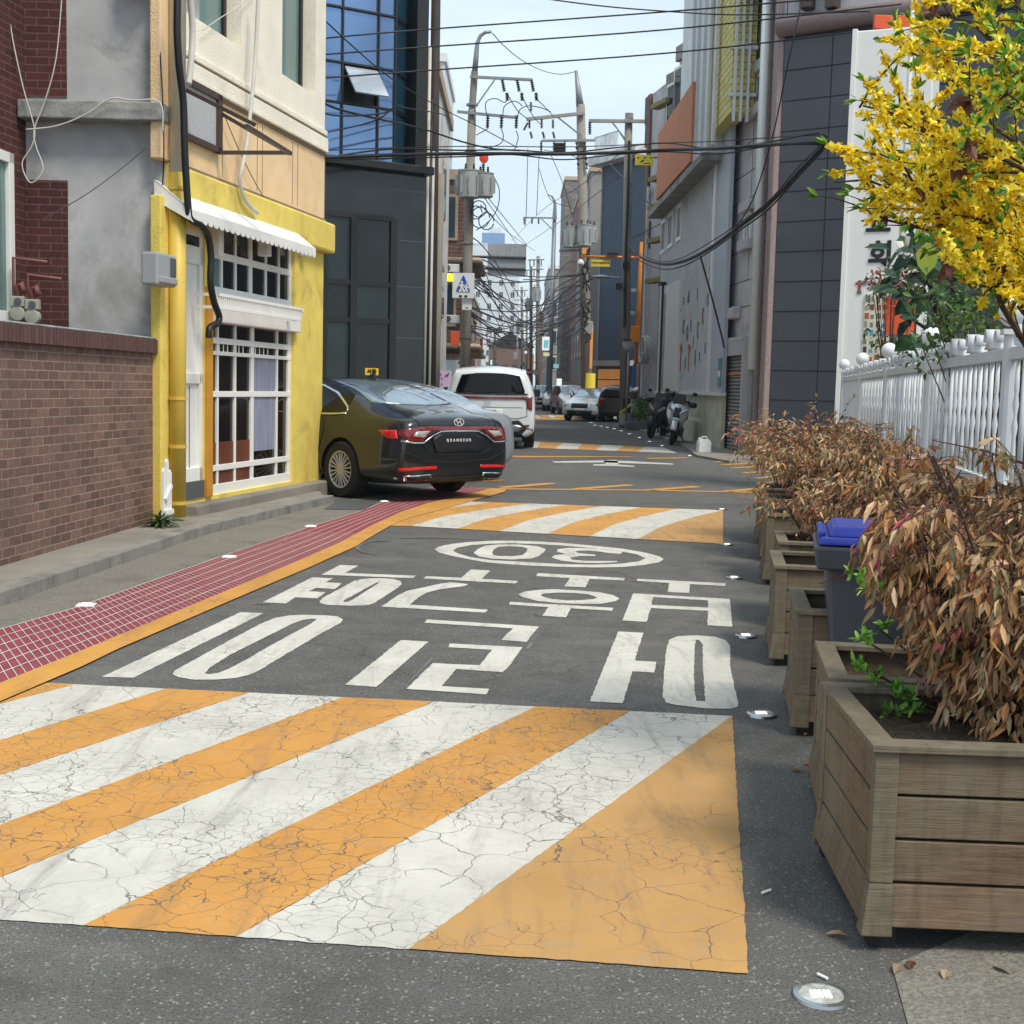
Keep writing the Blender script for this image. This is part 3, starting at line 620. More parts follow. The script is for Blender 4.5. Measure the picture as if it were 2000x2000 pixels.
# shopfront glazing
gz1 = cz0; fm = MB()
for i, px in enumerate((415, 433, 467, 500, 548, 571)): x = at(px, 800)[0]; w_ = (.03, .02, .02, .04, .02, .04)[i]; fm.box(x - w_, x + w_, .04, .09, FLZ, gz1)
for pa, w_ in (((500, 672), .03), ((500, 695), .02), ((500, 770), .03), ((500, 905), .03)): z = at(*pa)[1]; fm.box(sx0, sx1, .035, .095, z - w_, z + w_)
fm.box(sx0, sx1, .03, .1, FLZ - .02, FLZ + .10)
for px in (438, 446, 454, 476, 484, 508, 516, 524, 532): x = at(px, 685)[0]; fm.box(x - .006, x + .006, .05, .06, at(px, 693)[1], at(px, 672)[1])
sf = yb.part('shopfront', fm, m_whitep, bevel=.004)
yb.part('pane', MB().box(sx0, sx1, .065, .075, FLZ, gz1), glass_mat('shop_glass', '1a1513', .05), parent=sf)
m_int = mat('brown_interior_board', '6d3a22', .6, var=.4, vs=3); 
yb.part('stall_riser', MB().box(sx0 + .06, at(497, 900)[0], .055, .062, FLZ + .1, at(480, 860)[1]), m_int, parent=sf)
yb.part('curtain', MB().box(at(505, 800)[0], at(545, 800)[0], .052, .06, at(520, 880)[1], at(520, 700)[1]), mat('grey_blue_curtain', '8e93a8', .8, var=.3, vs=4, vstr=(8, 8, .5)), parent=sf)
yb.part('jamb_board', MB().box(at(400, 800)[0], at(411, 800)[0], -.03, .05, FLZ, at(405, 560)[1]), mat('ochre_board', 'c98f2c', .6, var=.2), bevel=.004)
# awning with scalloped valance
proj = .34; ax0, ax1 = at(370, 395, proj)[0], at(616, 487, proj)[0]; az = at(585, 448)[1]; fz = at(612, 484, proj)[1]
m_awn = mat('weathered_white_awning', 'e4e3df', .8, var=.1, vs=3, dirt='8f8d88', df=.4, ds=6)
mb = MB(); nb = 60
for i in range(nb):
    xa = ax0 + (ax1 - ax0) * i / nb; xb = ax0 + (ax1 - ax0) * (i + 1) / nb; dz = .012 if i % 2 else 0
    mb.add([(xa, 0, az + .0), (xb, 0, az), (xb, -proj, fz), (xa, -proj, fz), (xa, 0, az - .015), (xb, 0, az - .015), (xb, -proj, fz - .012), (xa, -proj, fz - .012)], [(0, 3, 2, 1), (4, 5, 6, 7), (0, 1, 5, 4), (3, 7, 6, 2), (0, 4, 7, 3), (1, 2, 6, 5)])
aw = yb.part('awning', mb, m_awn)
mb = MB(); ns = 26
for i in range(ns):
    c0 = ax0 + (ax1 - ax0) * i / ns; wd = (ax1 - ax0) / ns; pts = [(c0, fz), (c0 + wd, fz), (c0 + wd, fz - .07)] + [(c0 + wd / 2 + wd / 2 * cos(a), fz - .07 - .04 * sin(a)) for a in (pi * .25, pi * .5, pi * .75)] + [(c0, fz - .07)]
    mb.prism(pts, -proj - .006, -proj + .004)
for xx in (ax0, ax1):
    mb.add([(xx, 0, az), (xx, -proj, fz), (xx, -proj, fz - .1), (xx, 0, az - .18), (xx + .006, 0, az), (xx + .006, -proj, fz), (xx + .006, -proj, fz - .1), (xx + .006, 0, az - .18)], [(0, 1, 2, 3), (7, 6, 5, 4), (0, 4, 5, 1), (1, 5, 6, 2), (2, 6, 7, 3), (3, 7, 4, 0)])
yb.part('valance', mb, m_awn, parent=aw)
for px in (412, 508, 584):
    x = at(px, 470)[0]; yb.part('awning_bracket', MB().box(x - .03, x + .09, -.10, .02, at(px, 500)[1] - .0, az - .1), m_whitep, parent=aw, bevel=.01)
# downpipe
x = at(347, 700, .17)[0]; rp_ = .075
tag(obj('downpipe', MB().tube([(x, -.17, .12), (x, -.17, zY - .1)], rp_, 14), m_yelp, None, smooth=True, loc=None), 'thick yellow painted downpipe beside the white shop door', 'pipe')
o = bpy.data.objects['downpipe']; o.location = yb.root.location; o.rotation_euler = yb.root.rotation_euler
up = obj('upper_pipe', MB().tube([(x, -.17, zY - .1), (x, -.17, TOP)], rp_ * .98, 14), mat('cream_pipe', 'd9cdb6', .5, var=.15), o, smooth=True)
for pz in (at(347, 777)[1], at(347, 868)[1], at(347, 975)[1], at(347, 380)[1]): obj('pipe_clamp', MB().tube([(x, -.17, pz - .015), (x, -.17, pz + .015)], rp_ * 1.12, 14), m_yelp, o)
def on_fac(f, o): o.location = f.root.location; o.rotation_euler = f.root.rotation_euler; return o
# meter box, sign frame
bx0, bx1 = at(308, 530, .26)[0], at(345, 530, .26)[0]; bz0, bz1 = at(330, 562, .2)[1], at(330, 499, .2)[1]
t = thing('electric_meter_box', 'grey electric meter box on the yellow pilaster above the wall end', 'meter box', yb.root.location, yb.root.rotation_euler.z)
obj('case', MB().box(bx0, bx1, -.26, -.10, bz0, bz1), m_gbox, t, bevel=.02); obj('window', MB().box(bx1 - .13, bx1 - .02, -.27, -.255, bz0 + .09, bz1 - .03), m_gd, t, bevel=.01); obj('lower_cover', MB().box(bx0 + .03, bx1 - .02, -.285, -.2, bz0 + .02, bz0 + .08), m_gbox, t, bevel=.012)
wire('cable', [(300, 520, 12.2), (300, 570, 12.1), (312, 578, 12.1), (322, 583, 12.1), (330, 565, 12.1)], .006, m_wcab, 'white cable looped under the grey meter box')
p = [at(*q) for q in ((363, 165), (424, 189), (424, 300), (363, 272))]
t = thing('sign_bracket', 'empty brown metal sign bracket with a grey back panel on the peach band', 'sign frame', yb.root.location, yb.root.rotation_euler.z)
zs0, zs1 = (at(424, 300)[1]), at(424, 189)[1]; xa = at(330, 220)[0]; xb = at(424, 250)[0]
obj('back_panel', MB().box(xa, xb - .08, -.03, -.0, zs0 + .04, zs1 - .04), mat('speckled_grey_panel', 'b5b6b8', .85, var=.15, vs=30, bump=.5), t)
fm = MB().box(xa, xb, -.06, 0, zs1 - .05, zs1 + .01).box(xb - .09, xb, -.06, 0, zs0, zs1).box(xa, xb, -.06, 0, zs0, zs0 + .05); obj('panel_frame', fm, m_brown, t)
pr = .75
for a, b in (((xa + .2, -.02, zs1 - .1), (xa + .2, -pr, zs0 + .1)), ((xb, -.02, zs1 - .15), (xb, -pr, zs0 + .0)), ((xa, -pr, zs0 + .05), (xb + .05, -pr, zs0)), ((xb - .05, -.03, zs0), (xb, -pr, zs0))):
    obj('bar', MB().tube([a, b], .025, 4), m_brown, t)
# long white cable over the facade, black thick conduit
q = lambda px, py, off: yb.root.matrix_basis @ Vector((at(px, py, off)[0], -off, at(px, py, off)[1]))
def fwire(pts, r, m, label, off=.1, n=6, name='cable'):
    pp = []; 
    for i in range(len(pts)):
        px, py = pts[i][:2]; of = pts[i][2] if len(pts[i]) > 2 else off; x, z = at(px, py, of); pp.append(Vector((x, -of, z)))
    out = []
    for i in range(len(pp) - 1):
        p0, p1, p2, p3 = pp[max(i - 1, 0)], pp[i], pp[i + 1], pp[min(i + 2, len(pp) - 1)]
        for k in range(6):
            t = k / 6; out.append(.5 * ((2 * p1) + (-p0 + p2) * t + (2 * p0 - 5 * p1 + 4 * p2 - p3) * t * t + (-p0 + 3 * p1 - 3 * p2 + p3) * t ** 3))
    out.append(pp[-1]); o = obj(name, MB().tube(out, r, n), m, None, smooth=True); tag(o, label, 'cable'); return on_fac(yb, o)
fwire([(347, -20), (346, 60), (350, 130), (358, 200), (361, 300), (367, 400), (372, 428), (392, 440), (406, 460), (412, 500), (411, 550), (418, 590), (428, 618), (424, 632), (410, 640), (408, 660)], .032, m_black, 'thick black conduit running down the cream and yellow facade', .32, 10)
fwire([(505, -20), (500, 90), (494, 170), (482, 280), (472, 330), (468, 352), (476, 385), (490, 405), (503, 416)], .022, m_wcab, 'long grey plastic hose hanging down the cream facade and ending at the yellow beam', .16, 8)
fwire([(370, -20), (376, 60), (372, 130), (368, 165)], .03, m_wcab, 'wrapped white hose at the top left of the cream facade', .2, 8)
fwire([(434, 215), (470, 300), (515, 385), (560, 440)], .005, m_gd, 'thin dark wire slanting across the peach band', .05)
fwire([(395, 60), (430, 35), (470, 10), (500, -20)], .005, m_wcab, 'thin white wire crossing the left upper window', .05)
# white weathered board, sandbag, step
bxx, bz = at(330, 1000, .25)
t = thing('wooden_board', 'white weathered picket board leaning on the yellow pilaster', 'board', yb.root.matrix_basis @ Vector((at(327, 1000, .3)[0], -.3, KZ)), yb.root.rotation_euler.z)
for k, (x0, hh) in enumerate(((-.075, .52), (-.02, .6), (.035, .50))): obj('board', MB().prism([(x0, 0), (x0 + .05, 0), (x0 + .05, hh - .03), (x0 + .025, hh), (x0, hh - .03)], 0, .02), m_whitep, t)
obj('brace', MB().obox((0, -.012, .3), (.055, 0, .06), (0, .01, 0), (-.01, 0, .012)).box(-.08, .09, -.02, 0, .10, .15), m_whitep, t)
struct('shop_step', MB().box(dx0 - .05, Ly + .05, -.16, .3, 0, KZ + .10), m_pave, bevel=.015); on_fac(yb, bpy.data.objects['shop_step'])
# drain plate at the end of the kerb
struct('rubber_mat', MB().slab([tuple(G(*p_).xy) for p_ in ((634, 996), (663, 979), (738, 981), (712, 997))], .004, .02), m_gd, bevel=.004)

# ---------------------------------------------------------------- blue glass building across the side street
cR = P(826, 700, 26.6); dirv = Vector((sin(R(59)), cos(R(59)), 0)); cL = cR - dirv * 7
gb = Fac('blue_glass_building', 'black granite and blue mirror glass office building behind the dark sedan', 'building', cL.xy, cR.xy)
at2 = gb.at; GL = gb.len; zsl = at2(720, 331)[1]; 
m_blue = mat('blue_mirror_glass', '7797c2', .06, metal=.7, var=.4, vs=.35, spec=1)
m_teal = mat('teal_mirror_glass', '3d7796', .07, metal=.65, var=.4, vs=.5, spec=1)
m_gran = mat('black_granite', '24272b', .14, var=.25, vs=2, bump=.02, spec=.5)
m_seam = mat('seam_grey', '5b5f64', .6)
xt = at2(771, 200)[0]
gb.part('granite_wall', MB().box(0, GL, 0, 10, -.1, zsl), m_gran)
gb.part('ledge', MB().box(0, GL + .08, -.22, .1, zsl, zsl + .16), m_dark, bevel=.02)
mxs = [at2(px, 200)[0] for px in (590, 628, 668, 738, 771)]; zr = [zsl + .16] + [at2(700, py)[1] for py in (205, 127, 20)]; zr += [zr[-1] + 1.1 * i for i in range(1, 5)]
gp = random.Random(5)
cw = MB(); k = 0
for i in range(len(mxs) - 1):
    for j in range(len(zr) - 1):
        if i == 2 and j == 1: continue
        e = gp.uniform(-.012, .012); gb.part('glass_panel', MB().add([(mxs[i], .02 + e, zr[j]), (mxs[i + 1], .02 - e, zr[j]), (mxs[i + 1], .02 - e * .3, zr[j + 1]), (mxs[i], .02 + e * .6, zr[j + 1])], [(0, 1, 2, 3)]), m_blue)
for j in range(len(zr) - 1): gb.part('teal_panel', MB().add([(xt, .02, zr[j]), (GL - .25, .45, zr[j]), (GL - .25, .45, zr[j + 1]), (xt, .02, zr[j + 1])], [(0, 1, 2, 3)]), m_teal)
mb = MB()
for x in mxs[1:]: mb.box(x - .016, x + .016, -.03, .05, zr[0], zr[-1])
for z in zr[1:]: mb.box(0, xt, -.03, .05, z - .018, z + .018); mb.add([(xt, -.02, z - .03), (GL - .25, .42, z - .03), (GL - .25, .42, z + .03), (xt, -.02, z + .03)], [(0, 1, 2, 3)])
gb.part('mullion_grid', mb, m_dark)
gb.part('corner_pier', MB().box(GL - .25, GL, .0, 10, zsl + .1, 13), m_dark); gb.part('building_core', MB().box(0, GL - .25, .5, 10, zsl, 13), m_dark)
# open vent sash
wx0_, wx1_, wz0_, wz1_ = mxs[2], mxs[3], zr[1], zr[2]
gb.part('vent_recess', MB().box(wx0_, wx1_, .1, .15, wz0_, wz1_), m_black)
sash = [(wx0_ + .05, -.0, wz1_ - .05), (wx1_ - .02, 0, wz1_ - .05), (wx1_ - .02, -.55, wz0_ + .12), (wx0_ + .05, -.55, wz0_ + .12)]
mb = MB().add(sash + [(x, y + .03, z - .02) for x, y, z in sash], [(0, 3, 2, 1), (4, 5, 6, 7), (0, 1, 5, 4), (1, 2, 6, 5), (2, 3, 7, 6), (3, 0, 4, 7)]); gb.part('open_sash', mb, mat('pale_mirror_glass', 'dfeaf5', .1, metal=.6, var=.03))
# ground floor window
gx = [at2(px, 600)[0] for px in (600, 630, 688, 765)]; gz = [0.1, at2(690, 625)[1], at2(690, 552)[1], at2(690, 421)[1]]
mb = MB()
for i in range(3):
    for j in range(3): gb.part('ground_pane', MB().box(gx[i], gx[i + 1], -.02, .0 - .005, gz[j], gz[j + 1]), [m_dgl, glass_mat('grey_green_glass', '1c2728', .05)][(i + j) % 2])
for x in gx: mb.box(x - .07, x + .07, -.07, -.01, gz[0], gz[3])
for z in gz: mb.box(gx[0], gx[3], -.06, -.012, z - .05, z + .05)
gb.part('ground_window_frame', mb, m_dark)
for py in (372, 470, 560, 660): z = at2(790, py)[1]; gb.part('granite_joint', MB().box(at2(768, 500)[0], GL, -.004, .002, z - .006, z + .006), m_seam)
# pipes at the building's right edge
for k, (px, m_) in enumerate(((829, m_wcab), (834, m_black), (839, m_wcab))):
    c = P(px, 700, 27.0 + k * .2); tag(obj('drain_pipe', MB().tube([(c.x, c.y, 0), (c.x, c.y, 8.2 - k)], .035, 8), m_, smooth=True), ['white drain pipe next to the black granite corner', 'black pipe between the two white drain pipes', 'white drain pipe farther from the granite corner'][k], 'pipe', 'pipes at the granite corner')
c = P(726, 726, 20.5)
t = thing('yellow_place_sign', 'small yellow sign with two black Korean letters above the sedan roof', 'sign', (c.x, c.y, 0))
obj('plate', MB().box(-.105, .105, -.01, .01, c.z - .055, c.z + .055), mat('sign_yellow', 'f2c81e', .5, var=.05), t, bevel=.004); obj('post', MB().tube([(0, .02, 0), (0, .02, c.z)], .02, 8), m_dark, t)
text('letters', '서울', .085, m_black, t, XZ((0, -.014, c.z)), bold=.003)
# weed
# ================================================================== right side buildings
m_stone = mat('grey_stone', 'c4c1c3', .8, var=.15, vs=1.5, bump=.3, bs=60, dirt='77757a', df=.45, ds=1)
m_pink = mat('pink_granite', 'a08a86', .5, var=.2, vs=14, bump=.2, bs=80)
m_dtile = mat('dark_slate_tile', '484b52', .3, var=.12, vs=1.2, spec=.5)
m_lstone = mat('light_stone', 'b5b4b8', .7, var=.12, vs=3, bump=.3, bs=60)
m_shut = mat('shutter_grey', '8d8b8a', .5, metal=.3, var=.15, vs=4)
m_alum = mat('aluminium_cladding', 'd6d7d8', .5, metal=.05, var=.12, vs=1.2, dirt='84868a', df=.4, ds=.8)
m_alumb = mat('blue_grey_cladding', 'b4bac5', .5, metal=.05, var=.10, vs=1)
m_orp = mat('orange_brown_panel', 'cb7d52', .7, var=.12, vs=1)
m_ybr = brick_mat('yellow_brick', 'ece08c', 'dccd72', 'a89b58', .45, .16, .03, rough=.7, bumps=.4)
m_ygrn = mat('pale_green_plaster', 'c6c6ae', .85, var=.2, vs=2, bump=.2, dirt='86876f', df=.45)
m_conc2 = mat('weathered_concrete', '9b9893', .9, var=.25, vs=2, bump=.3, bs=40, dirt='66635e', df=.5, ds=1)
m_wconc = mat('white_concrete', 'dcdddd', .85, var=.2, vs=2, bump=.3, dirt='8f8f8e', df=.5, ds=1.2)
m_navy = mat('navy_cladding', '36485d', .6, var=.15, vs=2)
m_wpanel = mat('white_aluminium_panel', 'e2e2e0', .4, metal=.05, var=.04, vs=1)
m_orange = mat('orange_sign', 'd9552a', .6, var=.1)

# grey stone building with shutter
sgR = P(1496, 889, 28.0); sgR.z = 0; sgL = Vector((5.15, 32.6, 0))
sg = Fac('grey_stone_building', 'grey stone building with pink granite columns and a rolled down shutter', 'building', sgL.xy, sgR.xy)
a3 = sg.at; SL = sg.len
sg.part('stone_wall', MB().box(-.3, SL, 0, 8, -.1, 13), m_stone)
m_sj = mat('stone_joint', '5c5a5e', .9)
for i, z in enumerate([a3(1450, py)[1] for py in (775, 705, 600, 550, 490, 395, 345, 290, 232, 185, 130, 80)]): sg.part('stone_joint', MB().box(0, SL, -.006, .002, z - .01, z + .01), m_sj)
sg.part('stone_joint', MB().box(SL * .5, SL * .5 + .03, -.006, .002, 4, 13), m_sj)
def col_(x0, x1, d, m, name, z0=0, z1=13): return sg.part(name, MB().box(x0, x1, -d, .0, z0, z1), m, bevel=.03)
xr = a3(1500, 700)[0]
col_(SL - .25, SL + .1, .14, m_pink, 'granite_column'); xb_ = a3(1484, 700)[0]; col_(xb_ - .35, xb_ + .05, .09, m_pink, 'granite_column')
xp_ = a3(1478, 700)[0]
sg.part('white_downpipe', MB().tube([(xb_ + .3, -.25, 1.9), (xb_ + .3, -.25, 12)], .09, 10), m_whitep, smooth=True); sg.part('rusty_lower_pipe', MB().tube([(xb_ + .3, -.25, .1), (xb_ + .3, -.25, 1.9)], .06, 8), m_conc2)
hx0, hx1 = a3(1421, 800)[0], a3(1456, 800)[0]; hz = a3(1438, 695)[1]; hz2 = a3(1438, 667)[1]
mb = MB(); nsl = 26
for i in range(nsl):
    z0 = .08 + (hz - .08) * i / nsl; z1 = .08 + (hz - .08) * (i + 1) / nsl; mb.add([(hx0, -.08, z0), (hx1, -.08, z0), (hx1, -.03, z1 - .02), (hx0, -.03, z1 - .02), (hx0, -.08, z1), (hx1, -.08, z1)], [(0, 1, 2, 3), (3, 2, 5, 4)])
sh = sg.part('roller_shutter', mb, m_shut)
mb = MB(); mb.box(hx0, hx1, -.085, -.075, hz * .80, hz * .83); sg.part('orange_stripe', mb, m_orp, parent=sh); sg.part('shutter_frame', MB().box(hx0 - .12, hx0, -.14, 0, 0, hz2).box(hx1, hx1 + .12, -.14, 0, 0, hz2).box(hx0 - .12, hx1 + .12, -.16, 0, hz2, hz2 + .08), m_stone, parent=sh)
sg.part('shutter_box', MB().box(hx0, hx1, -.15, 0, hz, hz2), m_lstone, parent=sh)
for (pl, pt_, pr_, pb_) in ((1466, 155, 1484, 212), (1462, 408, 1475, 462)):
    x0, x1, z0, z1 = a3(pl, 300)[0], a3(pr_, 300)[0], a3(1473, pb_)[1], a3(1473, pt_)[1]
    wn = sg.part('window', MB().box(x0, x0 + .12, -.05, .0, z0, z1).box(x1 - .12, x1, -.05, 0, z0, z1).box(x0 + (x1 - x0) * .45, x0 + (x1 - x0) * .55, -.05, 0, z0, z1).box(x0, x1, -.05, 0, z1 - .08, z1), m_whitep)
    sg.part('pane', MB().box(x0 + .1, x1 - .1, -.02, .005 - .01, z0, z1), m_dgl, parent=wn); sg.part('window_sill', MB().box(x0 - .25, x1 + .15, -.14, 0, z0 - .25, z0), m_stone, parent=wn, bevel=.03); sg.part('window_hood', MB().box(x0 - .25, x1 + .15, -.14, 0, z1, z1 + .25), m_stone, parent=wn, bevel=.03)
for py in (66, 203, 608): z = a3(1462, py)[1]; sg.part('stone_bracket', MB().box(a3(1448, 300)[0] - .3, a3(1462, 300)[0] - .1, -.2, 0, z - .12, z + .15), m_stone, bevel=.03)
ez = a3(1470, 20)[1]; sg.part('roof_eave', MB().prism([(0, 0)], 0, 0) if False else MB().box(SL * .45, SL * .95, -.45, 0, ez, ez + .35), m_dark, bevel=.03)
# dark tiled wall
dtL = sg.pl + sg.d * (SL + .1); dtd = Vector((.823, -.568, 0))
dt = Fac('dark_tiled_building', 'dark slate tiled building wall below a pink stone moulding', 'building', dtL.xy, (dtL + dtd * 9).xy)
a4 = dt.at; zt4 = a4(1570, 62)[1]
dt.part('tiled_wall', MB().box(0, 9, 0, 6, -.1, zt4), m_dtile)
gap = mat('tile_joint', '24262a', .9); hh = a4(1580, 133)[1] - a4(1580, 193)[1]; z = a4(1580, 133)[1]; zz = z + hh
while zz > 0: dt.part('tile_joint', MB().box(0, 9, -.004, .003, zz - .012, zz + .012), gap); zz -= hh
for x in (1.05, 2.05, 3.2, 4.4): dt.part('tile_joint', MB().box(x - .01, x + .01, -.005, .003, 0, zt4), gap)
dt.part('pink_moulding', MB().tube([(-.1, -.12, zt4 + .12), (9, -.12, zt4 + .12)], .2, 12), m_pink, smooth=True)
dt.part('upper_stone_wall', MB().box(-.2, 9, -.02, 6, zt4 + .2, 13), m_lstone)
for px in (1583, 1632): x = a4(px, 5)[0]; z = a4(px, 12)[1]; dt.part('brown_bracket', MB().box(x - .12, x + .12, -.3, 0, z - .1, z + 1), m_brown, bevel=.02)
for px in (1538, 1631): x = a4(px, 40)[0]; dt.part('stone_joint', MB().box(x - .01, x + .01, -.026, -.018, zt4 + .3, 13), m_sj)

# aluminium clad building with signs
sbR = P(1409, 760, 31.4); sbL = P(1282, 760, 43.8)
sb = Fac('aluminium_clad_building', 'tall aluminium clad building with an orange panel and letter decorations', 'building', sbL.xy, sbR.xy)
a5 = sb.at; BL = sb.len; zb5 = a5(1340, 765)[1]
zmid = a5(1400, 230)[1]; xo = a5(1350, 300)[0]
# main overhanging box
x_sp = a5(1394, 500)[0]; zsp = a5(1345, 330)[1]
sb.part('clad_wall', MB().box(0, BL - 2.2, 0, 5, zb5, zsp).box(BL - 2.2, x_sp, 0, .1, zb5, zsp), m_alum)
mb = MB(); n_ = 40
for i in range(n_): x = .3 + (x_sp - .6) * i / n_; mb.box(x, x + .05, -.03, .0, zb5 + .1, zsp)
rib = sb.part('cladding_ribs', mb, m_alum)
sb.part('white_corner_strip', MB().box(x_sp - .15, x_sp + .15, -.05, .08, zb5, zsp + 3), m_wpanel)
sb.part('blue_grey_panel', MB().box(x_sp + .15, BL, -.0, .1, zb5 + .0, a5(1440, 232)[1]), m_alumb)
sb.part('bottom_trim', MB().box(0, BL, -.06, .12, zb5 - .08, zb5), m_wpanel)
sb.part('lower_wall', MB().box(a5(1345, 820)[0], BL - .1, .04, .14, -.1, zb5), m_ygrn); sb.part('lower_wall_end', MB().box(0, a5(1345, 820)[0], .05, 5, -.1, zb5), m_alum)
sb.part('plinth', MB().box(a5(1338, 820)[0], a5(1366, 840)[0], .0, .36, -.1, a5(1350, 815)[1]), m_ygrn, bevel=.08)
# upper: soffit + ribs + orange panel
zsof = a5(1345, 326, .5)[1]
sb.part('upper_clad_wall', MB().box(xo, BL - 2.2, -.35, 5, zsof, 15).box(BL - 2.2, BL - 1.2, -.35, .12, zsof, 15), m_alum)
mb = MB()
for px in (1352, 1362, 1374, 1386, 1398): x = a5(px, 200, .35)[0]; mb.box(x - .1, x + .1, -.42, -.35, zsof, 15)
sb.part('cladding_fins', mb, m_alum); sb.part('dark_recess', MB().box(a5(1407, 150)[0], a5(1414, 150)[0], -.3, .1, zsof + 1, 15), m_dark)
x6, x7 = a5(1418, 150)[0], a5(1462, 150)[0]
sb.part('yellow_brick_wall', MB().box(BL - 1.2, BL + 1.4, -.29, .12, a5(1440, 232)[1], 15).box(BL + 1.2, BL + 1.4, .12, .24, a5(1440, 232)[1], 15), m_ybr)
mb = MB()
for yy in (-.24, -.09, .06): mb.box(BL + 1.5, BL + 1.56, yy - .03, yy + .03, a5(1430, 262)[1], 15)
for py in (130, 213): z = a5(1430, py)[1]; mb.box(BL + 1.4, BL + 1.5, -.36, .26, z - .04, z + .04)
sb.part('steel_fins', mb, m_alum)
sb.part('soffit', MB().box(0, BL - 1.2, -.5, .3, zsof - .18, zsof), m_conc2)
o1, o2 = a5(1288, 300, .5), a5(1346, 168, .5)
zo0, zo1 = a5(1283, 390, .5)[1], a5(1347, 168, .5)[1]
sb.part('orange_panel', MB().box(a5(1284, 300, .5)[0], a5(1348, 300, .5)[0], -.5, -.42, zsof + .1, zo1), m_orp, bevel=.02)
sb.part('panel_backing', MB().box(a5(1286, 300, .5)[0], a5(1346, 300, .5)[0], -.42, 3, zsof + .1, zo1), m_wconc)
for px in (1299, 1312, 1329):
    x = a5(px, 420)[0]; hw = .9 if px < 1320 else .75; z1 = zsof - .4; z0 = a5(1312, 475)[1]
    wn = sb.part('window', MB().box(x - hw / 2 - .12, x + hw / 2 + .12, -.05, .0, z0 - .12, z1 + .12), m_wpanel); sb.part('pane', MB().box(x - hw / 2, x + hw / 2, -.054, -.02, z0, z1), m_conc2, parent=wn)
dxx0, dxx1 = a5(1294, 650)[0], a5(1306, 650)[0]; sb.part('door_recess', MB().box(dxx0, dxx1, -.04, .02, zb5, a5(1300, 575)[1]), m_conc2); sb.part('door_surround', MB().box(dxx1, a5(1331, 650)[0], -.12, 0, zb5, a5(1310, 560)[1]), m_wpanel, bevel=.02)
# scattered abstract letter shapes
rl = random.Random(8); cols_ = [mat('sticker_dark', '3d4046', .5), mat('sticker_orange', 'b06a4a', .5), mat('sticker_teal', '6a8a90', .5), mat('sticker_violet', '7a7090', .5)]
for k, (px, py) in enumerate(((1323, 599), (1338, 588), (1331, 618), (1348, 577), (1347, 583), (1365, 575), (1376, 617), (1386, 585), (1332, 613), (1338, 638), (1352, 636), (1345, 650), (1366, 645), (1357, 668), (1325, 675), (1332, 698), (1348, 698), (1341, 709), (1360, 698), (1369, 697), (1380, 680), (1314, 705), (1319, 728), (1318, 645), (1330, 570), (1365, 545), (1387, 530))):
    x, z = a5(px, py); s_ = rl.uniform(.10, .22); m_ = cols_[rl.choice([0, 0, 1, 2, 3])] if k < 24 else m_wpanel
    if k in (15, 16): m_ = cols_[1]; s_ = .38
    r_ = rl.uniform(-.6, .6); kind = rl.choice('CTOI')
    mb = MB()
    if kind == 'I': mb.prism([(x - s_ * .2, z - s_), (x + s_ * .2, z - s_), (x + s_ * .3, z + s_), (x - s_ * .1, z + s_)], -.05, -.035)
    elif kind == 'T': mb.prism([(x - s_ * .5, z + s_), (x + s_ * .6, z + s_ * .9), (x + s_ * .5, z + s_ * .5), (x + s_ * .15, z + s_ * .5), (x + s_ * .1, z - s_), (x - s_ * .15, z - s_), (x - s_ * .1, z + s_ * .5), (x - s_ * .5, z + s_ * .6)], -.05, -.035)
    else:
        n = 10; a0, a1 = (.8, 5.5) if kind == 'C' else (0, 2 * pi * .97); out = [(x + s_ * .8 * cos(a0 + (a1 - a0) * i / n), z + s_ * 1.2 * sin(a0 + (a1 - a0) * i / n)) for i in range(n + 1)]; inn = [(x + s_ * .45 * cos(a0 + (a1 - a0) * i / n), z + s_ * .8 * sin(a0 + (a1 - a0) * i / n)) for i in range(n, -1, -1)]; mb.prism(out + inn, -.05, -.035)
    sb.part('wall_letter', mb, m_)
x, z = a5(1406, 728); sb.part('teal_emblem', MB().box(x - .2, x + .25, -.02, .0, z - .35, z + .35), mat('teal_sign', '4f8a84', .5)); sb.part('emblem_mark', MB().box(x - .1, x + .15, -.03, -.018, z - .1, z + .05), m_whitep)
c = a5(1315, 620); t = thing('wall_lamp_pole', 'thin black pole with a small lamp on the aluminium cladding', 'pole', sb.root.location, sb.root.rotation_euler.z); obj('pole', MB().tube([(c[0], -.35, 0.1), (c[0], -.35, a5(1315, 558)[1])], .035, 8), m_black, t); obj('lamp_head', MB().box(c[0] - .45, c[0] + .1, -.45, -.25, a5(1315, 558)[1], a5(1315, 553)[1]), m_black, t)

# white concrete block + grey narrow blocks + navy building further on
def block(name, label, pxl, pxr, Yl, Yr, ptop, m, depth=8, group=None, base=0):
    a, b = P(pxl, 760, Yl), P(pxr, 760, Yr); f = Fac(name, label, 'building', a.xy, b.xy, group); zt_ = f.at((pxl + pxr) / 2, ptop)[1]; f.top = zt_
    f.part('wall', MB().box(0, f.len, 0, depth, base - .1, zt_), m); return f
f = block('white_concrete_building', 'weathered white concrete building rising over the orange panel', 1305, 1352, 46, 43.9, 120, m_wconc, 8)
f.part('roof_parapet', MB().box(-.1, f.len * .8, -.12, 1, f.top, f.top + .5), m_conc2)
for px, py in ((1318, 205), (1333, 172), (1318, 300)):
    x, z = f.at(px, py); wn = f.part('window', MB().box(x - .7, x + .7, -.05, .0, z - .8, z + .8), m_whitep); f.part('pane', MB().box(x - .6, x - .05, -.06, -.03, z - .7, z + .7).box(x + .05, x + .6, -.06, -.03, z - .7, z + .7), m_dgl, parent=wn)
